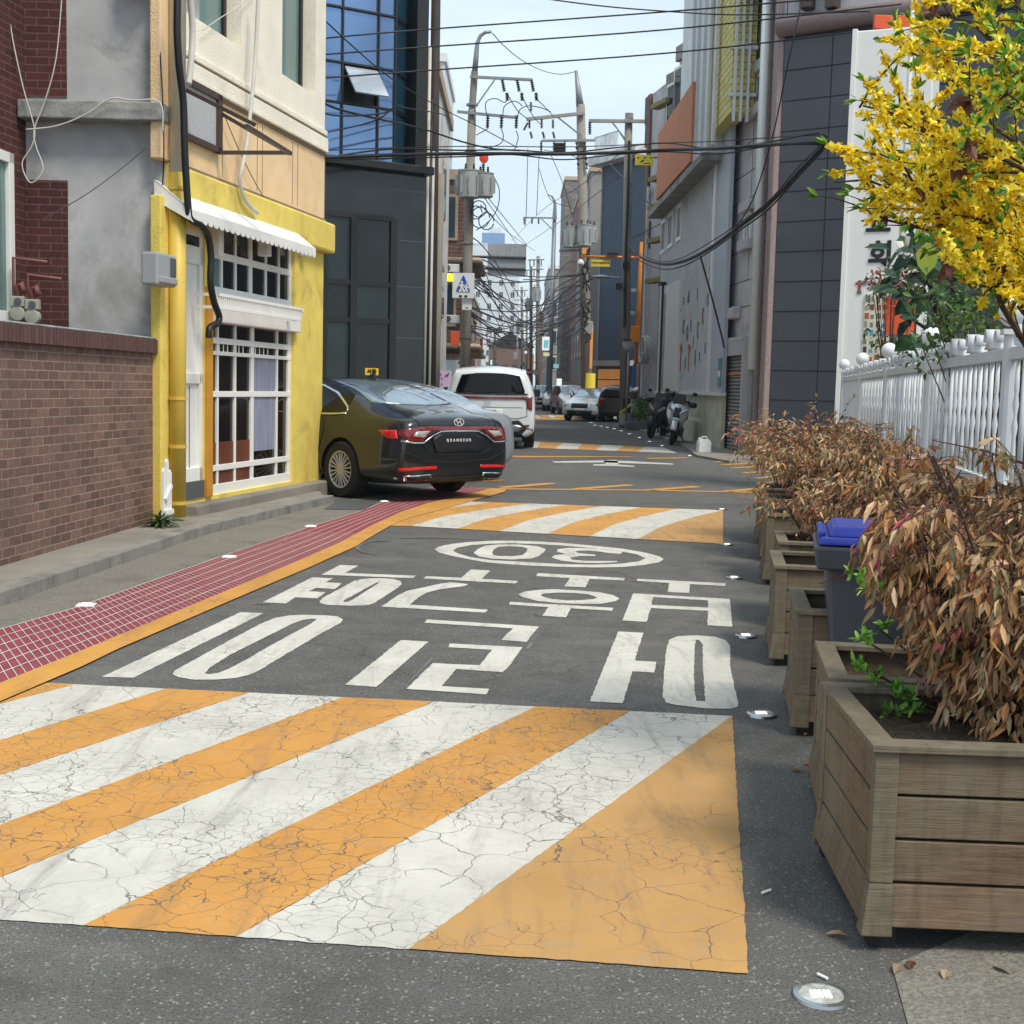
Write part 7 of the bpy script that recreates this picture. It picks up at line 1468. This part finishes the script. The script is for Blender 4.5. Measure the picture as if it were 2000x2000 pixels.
for k, (pts, lab) in enumerate((([(962, 65, 44), (985, 90, 47), (1020, 118, 52), (1060, 138, 57), (1095, 145, 60), (1123, 140, 62)], 'thin wire from the curved lamp arm to the leaning pole'),
    ([(990, 182, 44.8), (1010, 215, 48), (1030, 232, 52)], 'thin wire running from the upper crossarm to the leaning pole, left'), ([(1020, 190, 44.8), (1040, 225, 50), (1058, 245, 61)], 'thin wire running from the upper crossarm to the leaning pole, middle'), ([(1045, 190, 44.8), (1070, 215, 52), (1082, 228, 61)], 'thin wire running from the upper crossarm to the leaning pole, right'),
    ([(952, 230, 44.6), (948, 205, 44.6), (955, 195, 44.6), (970, 193, 44.6), (985, 200, 44.6), (990, 195, 44.6)], 'short looping jumper wire above the lower crossarm, left'), ([(982, 226, 44.6), (985, 208, 44.6), (1000, 198, 44.6), (1012, 200, 44.6), (1020, 207, 44.6)], 'short looping jumper wire above the lower crossarm, middle'), ([(1011, 230, 44.6), (1015, 215, 44.6), (1030, 207, 44.6), (1055, 210, 44.6), (1075, 218, 50)], 'short looping jumper wire above the lower crossarm, right'),
    ([(952, 252, 44.6), (930, 264, 44.6)], 'short wire end left of the lower crossarm'), ([(979, 252, 44.6), (983, 265, 44.6), (978, 280, 44.6), (950, 290, 44.6)], 'curling wire under the lower crossarm'), ([(1008, 255, 44.6), (1012, 270, 44.6), (1005, 292, 44.6)], 'wire hanging straight under the lower crossarm end'),
    ([(1031, 290, 62), (1027, 430, 55), (1022, 425, 60)], 'long thin vertical wire left of the leaning pole'), ([(1053, 300, 62), (1048, 420, 62)], 'long thin vertical wire below the middle insulator'), ([(1075, 300, 62), (1100, 360, 62), (1117, 420, 62)], 'thin wire slanting down to the transformer'),
    ([(1053, 330, 62), (1070, 380, 64), (1085, 396, 66), (1115, 405, 64), (1125, 415, 62)], 'thin wire drooping from the small far lamp to the pole'), ([(963, 343, 44.6), (975, 370, 44.6), (972, 405, 44.6), (955, 432, 44.6), (930, 450, 44.6)], 'large loop of cable hanging from the transformers'),
    ([(945, 385, 45), (970, 420, 60), (1010, 478, 100)], 'wire running away from the left transformers down the street'), ([(952, 385, 45), (985, 425, 60), (1030, 480, 100)], 'second wire running away from the left transformers'), ([(938, 400, 45), (1000, 460, 80), (1045, 490, 110)], 'lowest wire running away from the left transformers'),
    ([(1210, 345, 48), (1150, 390, 58), (1090, 435, 80), (1020, 482, 110)], 'long wire slanting down from the concrete pole to the far street'), ([(1210, 300, 48), (1130, 365, 62), (1060, 410, 90), (1000, 470, 120)], 'upper long wire slanting down from the concrete pole to the far street'),
    ([(1190, 318, 60), (1215, 345, 50), (1235, 362, 48)], 'wire between the navy roof and the concrete pole'), ([(1233, 362, 48), (1260, 392, 46), (1290, 405, 44), (1330, 395, 42)], 'wire from the concrete pole to the orange panel'), ([(1235, 465, 48), (1265, 450, 46), (1300, 432, 44)], 'wire from the concrete pole up to the narrow building'),
    ([(1062, 293, 62), (1130, 310, 62), (1150, 360, 62), (1146, 420, 62)], 'black cable curling down the leaning pole'))):
    cab(pts, .016, lab)
# bundles of cables running along the street
r = random.Random(33)
far_l = [(905, 470, 45), (905, 520, 45), (905, 548, 45), (905, 600, 45), (912, 640, 45), (905, 505, 45)]
far_r = [(1148, 520, 62), (1147, 560, 62), (1148, 590, 62), (1150, 610, 62), (1146, 545, 62), (1148, 600, 62)]
for k in range(42):
    a = r.choice(far_l); b = r.choice(far_r); a = (a[0], a[1] + r.uniform(-12, 12), a[2]); b = (b[0], b[1] + r.uniform(-15, 15), b[2]); far_ = k % 3
    if far_ == 0: pts = [a, ((a[0] + b[0]) / 2 + r.uniform(-20, 20), max(a[1], b[1]) + r.uniform(5, 50), 55), b]
    elif far_ == 1: pts = [b, (r.uniform(1060, 1095), b[1] + r.uniform(20, 60), 90), (r.uniform(1010, 1040), r.uniform(600, 690), 150)]
    else: pts = [a, (r.uniform(940, 980), a[1] + r.uniform(30, 70), 80), (r.uniform(985, 1050), r.uniform(600, 690), 150)]
    o = cab(pts, .022 if far_ == 0 else .03, ['slack cable strung between the sign pole and the leaning pole', 'slack cable running from the leaning pole down the far street', 'slack cable running from the sign pole down the far street'][far_]); o['group'] = ['slack cables between the two poles', 'slack cables down the right of the far street', 'slack cables down the left of the far street'][far_]

# ---------------------------------------------------------------- far street
def facade(f, cols, rows, w, h, m_fr, m_gl, z0=3.2, dz=3.0, x0=None, ledge=None):
    n = 0
    for j in range(rows):
        for i in range(cols):
            x = f.len * (i + .5) / cols; z = z0 + j * dz
            if z + h > f.top: continue
            wn = f.part('window', MB().box(x - w / 2 - .08, x + w / 2 + .08, -.06, .0, z - .08, z + h + .08), m_fr); f.part('pane', MB().box(x - w / 2, x - .04, -.07, -.04, z, z + h).box(x + .04, x + w / 2, -.07, -.04, z, z + h), m_gl, parent=wn)
        if ledge: f.part('ledge', MB().box(-.1, f.len + .1, -.5, .0, z0 + j * dz - .5, z0 + j * dz - .3), ledge)
m_bk1 = brick_mat('brown_far_brick', '7a5a52', '6a4b45', '8c7a70', .4, .14, .03); m_bk2 = brick_mat('red_brown_brick', '80504c', '70443f', '937a70', .4, .14, .03); m_bk3 = brick_mat('grey_stone_brick', '8c8784', '6e6a68', '5a5654', .6, .25, .04)
m_fg = mat('far_grey_wall', '9b9a98', .9, var=.2, vs=.6, dirt='777673', df=.4); m_ft = mat('tan_ledge', 'b9a68d', .8, var=.15); m_fw = mat('far_white_wall', 'd4dadd', .8, var=.1, vs=.5); m_fb = mat('far_blue_tower', '6f93c4', .4, var=.1, vs=.05); m_fgl = glass_mat('far_glass', '33424a', .1)
# left side, walls along the street: (name,label, pxl, pxr, Yl(near), Yr(far)) frontal faces plus street faces
def lblock(label, x0, y0, y1, wdt, h, m, cols=2, rows=3, ledge=None, fr=m_ft, name='street_building', side=1, group=None):
    """box whose street face runs along Y at x0 (side=1: left of the street) and whose front face looks at the camera"""
    t = thing(name, label, 'building', (x0, y0, 0), 0, group)
    xa, xb = (-wdt, 0) if side == 1 else (0, wdt)
    obj('wall', MB().box(xa, xb, 0, y1 - y0, -.1, h), m, t); obj('roof_parapet', MB().box(xa - .1, xb + .1, -.1, y1 - y0 + .1, h, h + .35), fr, t)
    for j in range(rows):
        z = 3.6 + j * 3.0
        if z + 1.4 > h: break
        for i in range(cols):
            xc = xa + wdt * (i + .5) / cols; wn = obj('window', MB().box(xc - .6, xc + .6, -.06, 0, z - .1, z + 1.5), fr, t); obj('pane', MB().box(xc - .5, xc - .03, -.07, -.03, z, z + 1.4).box(xc + .03, xc + .5, -.07, -.03, z, z + 1.4), m_fgl, wn)
        sx = xb if side == 1 else xa; nw = max(1, int((y1 - y0) / 4))
        for i in range(nw):
            yc = (y1 - y0) * (i + .5) / nw; e0, e1 = (sx - .01, sx + .06) if side == 1 else (sx - .06, sx + .01)
            wn = obj('window', MB().box(e0, e1, yc - .9, yc + .9, z - .1, z + 1.5), fr, t); e0, e1 = (sx, sx + .07) if side == 1 else (sx - .07, sx); obj('pane', MB().box(e0, e1, yc - .8, yc + .8, z, z + 1.4), m_fgl, wn)
        if ledge: obj('balcony', MB().box(xa + .2, xb + (.7 if side == 1 else .1), -.4, y1 - y0, z - .9, z - .7), ledge, t, bevel=.1)
    return t
lblock('slim brown brick building with tan ledges behind the sign pole', -1.95, 46.5, 52, 1.6, 8.6, m_bk1, 1, 3, ledge=m_ft)
lblock('white narrow building with tall windows behind the slim grey pole', -3.4, 58, 66, 2.6, 15.4, m_fw, 1, 5, fr=m_wpanel)
lblock('narrow old white plaster house squeezed beside the drain pipes', -2.35, 36.5, 44, 1.1, 9.8, m_wconc, 1, 3, fr=m_ft)
lblock('red brown brick building with rounded balconies behind the minivan', -2.1, 54, 62, 4, 6.2, m_bk2, 2, 2, ledge=m_ft)
lblock('grey brown low house further along the left side', -2.6, 66, 80, 5, 5.6, m_bk1, 2, 2)
lblock('dark red brick block far down on the left', -3.4, 84, 110, 5, 6.6, m_bk2, 2, 2)
lblock('pale grey building far down on the left side', -4.0, 115, 150, 6, 9.5, m_fg, 2, 3, fr=m_wpanel)
lblock('pale apartment block at the far left end of the street', -6.0, 160, 175, 10, 17, m_fw, 4, 5, fr=m_wpanel)
# right side
lblock('grey panel building with vertical seams beside the leaning pole', 4.3, 80, 96, 5.0, 14.5, m_fg, 1, 1, side=2)
lblock('low grey shop with a rounded front beside the parked silver car', 4.4, 98, 104, 3.5, 6.0, m_conc2, 1, 1, side=2)
lblock('red brown windowless brick building right of the far street', 5.0, 108, 124, 5.5, 17.5, m_bk2, 1, 0, side=2)
lblock('grey rough stone tower building at the far right', 4.4, 128, 140, 3.2, 21.5, m_bk3, 1, 1, side=2)
lblock('light grey building beyond the stone tower building', 3.6, 150, 175, 4, 15, m_fg, 2, 3, side=2, fr=m_wpanel)
lblock('brown brick building beyond the light grey one', 3.4, 185, 220, 5, 12, m_bk1, 2, 3, side=2)
lblock('white tower block with many windows closing the far street', -12, 300, 312, 12.5, 27, m_fw, 5, 8, fr=m_fw)
lblock('tall pale apartment tower in the haze left of the white one', 0.3, 340, 352, 12, 38, m_fw, 4, 11, fr=m_fw)
t = thing('office_tower', 'blue grey office tower on the skyline behind the back of the road sign', 'tower', (-10, 520, 0)); obj('wall', MB().box(-4.5, 4.5, 0, 10, 0, 62), m_fb, t); obj('roof_plant', MB().box(-2, 3, 1, 8, 62, 64), m_fw, t)
t = thing('observation_tower', 'tiny observation tower needle on the skyline', 'tower', (-13.5, 700, 0)); obj('mast', MB().tube([(0, 0, 0), (0, 0, 72), (0, 0, 92)], [1.2, .8, .2], 8), m_fw, t); obj('deck', MB().lathe([(.5, 74), (3, 76), (3, 79), (1, 81)], (0, 0, 0), 14), m_fw, t)
t = thing('low_house', 'dark brown roofed house low in the middle distance', 'house', (-1, 240, 0)); obj('wall', MB().box(-4, 4, 0, 8, 0, 9), m_bk1, t); obj('roof', MB().prism([(-4.4, 9), (4.4, 9), (0, 11.5)], -.3, 8.3), m_dark, t)
for k in range(4): obj('window', MB().box(-3.2 + k * 1.8, -2.2 + k * 1.8, -.05, 0, 4, 5.6), m_fgl, t)
# back of the road direction sign with its gantry
c = P(990, 508, 118); t = thing('road_sign_back', 'grey back of a large road direction sign high over the far street', 'road sign', (c.x, c.y, 0)); hw, hh = 37 * 118 / F, 31 * 118 / F
obj('sign_back', MB().box(-hw, hw, 0, .1, c.z - hh, c.z + hh), mat('sign_back_grey', '8f9597', .5, var=.08, vs=.6), t)
for dz in (.15, -.55): obj('beam', MB().tube([(-hw - 2.2, -.15, c.z + dz * hh), (hw, -.15, c.z + dz * hh)], .12, 8), m_dark, t)
for k in range(5): obj('rib', MB().box(-hw + hw * .48 * k - .04 + .1, -hw + hw * .48 * k + .04 + .1, -.05, 0, c.z - hh, c.z + hh), m_tr, t)
obj('mast', MB().tube([(-hw - 2.2, 0, 0), (-hw - 2.2, 0, c.z + 1)], .2, 10), m_gal, t)
# far poles
D2, _ = pole('slim grey lamp pole with a curved top and one crossarm in the far street', 1072, 82, 425, .2, .12, m=m_gal, lean=1083); obj('lamp_arm', MB().tube([loc_(D2, *q, 82) for q in ((1083, 426), (1084, 400), (1082, 390), (1078, 383), (1070, 380))], [.14, .09, .07, .06, .05], 8), m_gal, D2); bar(D2, 'crossarm', (1023, 425, 81.8), (1088, 426, 81.8), .06, m_gal); bar(D2, 'brace', (1057, 427, 81.8), (1083, 452, 81.8), .04, m_gal)
for px in (1024, 1039, 1052): insul(D2, px, 427, 81.8, 437)
for k, (px, Y, ptop, lab, ln) in enumerate(((1050, 110, 500, 'grey concrete pole with twin crossarms far down the street', 1051), (1038, 135, 520, 'thin far pole next to the road sign back', 1037), (1022, 150, 560, 'faint far pole under the road sign', 1019), (966, 140, 640, 'faint short pole at the far left kerb', 967), (1028, 190, 600, 'dark pole in the far cluster of wires', 1029), (1010, 220, 620, 'farthest visible pole in the cluster of wires', 1011))):
    t, _ = pole(lab, px, Y, ptop, .2, .14, lean=ln, group='far concrete poles'); x = ln
    bar(t, 'crossarm', (x - 20 + 4 * k % 7, ptop + 8, Y - .2), (x + 12, ptop + 7, Y - .2), .07, m_gal); bar(t, 'crossarm', (x - 16, ptop + 26, Y - .2), (x + 10, ptop + 26, Y - .2), .07, m_gal)
    can(t, x - 4, ptop + 75, Y - .5, .35, .6)
    for q in (-16, -8, 6): insul(t, x + q, ptop + 9, Y - .2, ptop + 20)
# hanging shop signs, round signs and lit things
def hsign(name, label, px, py, Y, w, h, m, m2=None, cat='sign', s=None):
    c = P(px, py, Y); t = thing(name, label, cat, (c.x, c.y, 0)); k = Y / F; obj('panel', MB().box(-w * k / 2, w * k / 2, -.08, .08, c.z - h * k / 2, c.z + h * k / 2), m, t, bevel=.02); obj('bracket', MB().tube([(0, .1, c.z), (w * k / 2 + .5, .1, c.z)], .03, 6), m_gal, t)
    if m2: obj('picture', MB().box(-w * k * .3, w * k * .38, -.095, -.082, c.z - h * k * .35, c.z + h * k * .25), m2, t)
    return t
m_lw = mat('lit_white_sign', 'eef3f3', .5, emis=.5, var=.05); m_lc = mat('lit_cyan', '8fd0dc', .5, emis=.5, var=.3, vs=2); m_ly = mat('lit_pale_yellow', 'e8e0a0', .5, emis=.4)
hsign('lit_sign', 'lit white and turquoise hanging sign on the far lamp pole', 1066, 671, 80, 14, 26, m_lw, m_lc); hsign('lit_sign', 'small pale yellow lamp box under the turquoise hanging sign', 1067, 692, 80, 12, 7, m_ly)
hsign('lit_sign', 'lit white square sign low on the right of the far street', 1092, 748, 78, 10, 17, m_lw); hsign('lit_sign', 'small turquoise lit sign far down the street', 1086, 715, 88, 10, 8, m_lc)
hsign('lit_sign', 'narrow glowing orange vertical sign far down the street', 1041, 708, 95, 3, 32, m_lit); hsign('shop_sign', 'dark red and white hanging shop sign at the left', 940, 672, 62, 8, 44, m_wpanel, mat('dark_red_print', '7c2b35', .6)); hsign('shop_sign', 'small white sign with grey windows in the far street', 1058, 653, 84, 12, 8, m_wpanel, m_gd)
hsign('globe_lamp', 'small glowing white globe lamp above the far poles', 1027, 688, 120, 5, 5, m_lw, cat='lamp')
for lab, px, m1, c2 in (('round red no entry sign far down the street', 1034, mat('sign_red', 'a03038', .5), 'bar'), ('round white direction sign with a red rim and an arrow', 1047, m_wpanel, 'arrow')):
    c = P(px, 727, 88); t = thing('round_sign', lab, 'road sign', (c.x, c.y, 0)); R_ = .22
    obj('disc', MB().lathe([(.001, 0), (R_, 0), (R_, .03), (.001, .03)], (0, 0, c.z), 20, 'y'), m1, t); obj('rim', MB().lathe([(R_ * .8, -.01), (R_, -.01), (R_, .0), (R_ * .8, 0), (R_ * .8, -.01)], (0, 0, c.z), 20, 'y'), mat('sign_red', 'a03038', .5), t); obj('post', MB().tube([(0, .06, 0), (0, .06, c.z)], .03, 6), m_gal, t)
    obj('bar', MB().box(-R_ * .7, R_ * .7, -.015, -.002, c.z - .04, c.z + .04), m_wpanel, t) if c2 == 'bar' else obj('arrow', MB().prism([(-.02, c.z - .12), (.02, c.z - .12), (.02, c.z + .02), (.07, c.z + .02), (0, c.z + .12), (-.07, c.z + .02), (-.02, c.z + .02)], -.015, -.002), m_black, t)
# AC units on the left, yellow notice board, bollard-like pots
for k, (px, py, lab) in enumerate(((880, 525, 'white air conditioner above the school zone sign on the brown building'), (881, 624, 'white air conditioner below the school zone sign on the brown building'))):
    c = P(px, py, 45.4); t = thing('air_conditioner', lab, 'air conditioner', (c.x, c.y, c.z), 0, 'air conditioners on the brown building'); obj('case', MB().box(-.38, .32, -.3, .1, -.14, .14), m_wpanel, t, bevel=.02); obj('fan_grille', MB().lathe([(.001, -.31), (.11, -.31), (.11, -.30), (.001, -.30)], (-.1, 0, 0), 16, 'y'), m_gd, t)
c = P(880, 705, 44); t = thing('garage_shutter', 'pale panel of a garage door under the brown building', 'garage door', (c.x, 45.6, 0)); obj('panel', MB().box(-.35, .4, 0, .06, 1.4, 2.3), m_fw, t); obj('frame', MB().box(-.45, .5, .06, .12, 0, 2.5), m_bk1, t)
for lab, px, py, Yp, kind in (('terracotta pot with stiff red brown leaves by the leaning pole', 1131, 818, 61, 'red'), ('round grey stone pot beside the red leaved plant', 1153, 819, 60.5, 'grey')):
    c = P(px, py, Yp); t = thing('potted_plant', lab, 'plant pot', (c.x, Yp, 0)); obj('pot', MB().lathe([(.22, 0), (.32, .05), (.36, .35), (.30, .55), (.33, .6), (.28, .6), (.25, .5)], (0, 0, 0), 18) if kind == 'grey' else MB().box(-.42, .42, -.25, .25, 0, .5), m_gd if kind == 'grey' else m_conc2, t, smooth=kind == 'grey')
    lv = MB(); lv.c = []; rr_ = random.Random(3)
    for i in range(26 if kind == 'red' else 8): leaf(lv, Vector((rr_.uniform(-.35, .35), 0, .5)), Vector((rr_.uniform(-.7, .7), rr_.uniform(-.4, .2), 1)), Vector((0, -1, .2)), rr_.uniform(.5, .95) if kind == 'red' else .3, .14, shade(rr_, rr_.choice(['9a5a40', 'b56a48', '6a4a38', 'c98a60'] if kind == 'red' else ['4a5a3a'])), .3, .1)
    obj('leaves', lv, LM, t)
c = G(1265, 850); t = thing('small_shrub', 'low green shrub between the orange pole and the scooters', 'shrub', (P(1257, 800, 46).x, 46, 0)); lv = MB(); lv.c = []; rr_ = random.Random(8)
for i in range(500): q_ = rv(rr_); leaf(lv, Vector((q_.x * .4, q_.y * .4, .75 + q_.z * .5)), rv(rr_), rv(rr_) + Vector((0, 0, 1)), .14, .06, shade(rr_, rr_.choice(['4f7a35', '3c6028', '6c9a48'])), .3, .3)
obj('foliage', lv, LM, t); obj('stone_tub', MB().box(-.6, .5, -.4, .4, 0, .3), m_gd, t, bevel=.03)
c = P(1182, 773, 60); t = thing('yellow_name_board', 'small yellow lettered board above the white sedan nose', 'sign', (c.x, c.y, 0)); obj('board', MB().box(-.4, .9, -.03, .03, c.z - .16, c.z + .16), m_conc2, t); obj('yellow_face', MB().box(-.35, .25, -.045, -.031, c.z - .11, c.z + .11), m_ysign, t); obj('posts', MB().tube([(-.3, 0, 0), (-.3, 0, c.z)], .03, 6).tube([(.8, 0, 0), (.8, 0, c.z)], .03, 6), m_dark, t)
c = G(1480, 905); t = thing('blue_crate', 'blue box with a white label behind the last bush on the corner', 'crate', (P(1500, 880, 26).x, 26, 0)); obj('box', MB().box(-.3, .3, -.2, .2, 0, .5), mat('deep_blue_plastic', '1f2f6e', .5), t, bevel=.02); obj('label', MB().box(-.26, -.12, -.215, -.2, .12, .36), m_whitep, t)
# right pavement of the far street
struct('far_pavement', MB().slab([tuple(G(1360, 893).xy), tuple(G(1425, 905).xy), (8.5, 26.5), (8.5, 46), (8.5, 160), (4.6, 160), (4.55, 60), (4.35, 42), (4.3, 33)], -.05, .05), m_pave)
# ground lights
m_led = mat('led_light', 'fffbe8', .3, emis=2.2, var=.0); m_ring = mat('stainless_ring', 'b8babc', .25, metal=.9, var=.1); m_lens = mat('ground_light_lens', 'd9dcd4', .15, metal=.3, var=.4, vs=60)
pts = [(1604, 1948), (1487, 1398), (1457, 1244), (1434, 1130), (1420, 1065), (1410, 996), (1347, 891), (1293, 871), (1269, 863), (1249, 855), (1230, 848), (1213.5, 842), (1200, 838), (1186, 835), (1174.6, 833), (1162, 831), (1154, 826), (1120, 813), (1114, 811), (1108, 810), (1103, 808), (1098, 807), (1093, 806), (1089, 805), (1085, 804), (1081, 803), (1076, 802)]
labs = ['largest round ground light nearest the camera beside the planter', 'round ground light by the corner of the near crossing', 'round ground light beside the wooden planter past the bin', 'round ground light level with the upper road letters', 'round ground light at the near corner of the second crossing', 'round ground light at the far corner of the second crossing', 'round ground light by the white jerrycan']
for k, (px, py) in enumerate(pts):
    c = G(px, py); 
    if k == 0: t0_ = thing('ground_light', labs[0], 'ground light', (c.x, c.y, 0), 0, 'round ground lights along the right edge'); obj('ring', MB().lathe([(.052, .0), (.066, .001), (.064, .008), (.052, .010), (.052, 0)], (0, 0, 0), 32), m_ring, t0_); obj('lens', MB().lathe([(.052, .001), (.052, .007), (.02, .009), (.001, .009)], (0, 0, 0), 24), m_lens, t0_); lm_ = MB(); [lm_.box(-.024 + .010 * i, -.019 + .010 * i, -.018 + .010 * j, -.013 + .010 * j, .0092, .0105) for i in range(5) for j in range(4)]; obj('led', lm_, m_led, t0_); 
    else:
        s_ = 1.0 if k < 6 else min(3.0, c.y / 22)
        dup(t0_, (c.x, c.y, 0), None, labs[k] if k < 7 else 'small round ground light in the receding row along the right kerb', (s_, s_, 1.5))
for k, (px, py) in enumerate(((168, 1185), (448, 1090), (607, 1030), (751, 981))):
    c = G(px, py); 
    if k == 0: t1_ = thing('kerb_light', 'white square ground light nearest the lower left of the red lane', 'ground light', (c.x, c.y, .006), R(8), 'square ground lights along the red lane'); obj('case', MB().box(-.055, .055, -.055, .055, 0, .010), m_wpanel, t1_, bevel=.003); obj('led', MB().box(-.03, .03, -.03, .03, .0102, .012), m_led, t1_)
    else: dup(t1_, (c.x, c.y, .006), None, ['', 'white square ground light second along the red lane', 'white square ground light third along the red lane', 'white square ground light at the sedan end of the red lane'][k])
# air: pale haze over the whole place
hz = MB().box(-130, 130, -40, 780, -1.5, 112); o = obj('haze', hz, m_wire); 
hm = bpy.data.materials.new('air'); hm.use_nodes = True; t_ = hm.node_tree; t_.nodes.remove(t_.nodes['Principled BSDF']); pv = t_.nodes.new('ShaderNodeVolumePrincipled'); pv.inputs['Color'].default_value = (.85, .92, 1, 1); pv.inputs['Density'].default_value = .0004; t_.links.new(pv.outputs[0], t_.nodes['Material Output'].inputs['Volume'])
o.data.materials.clear(); o.data.materials.append(hm); o['kind'] = 'stuff'
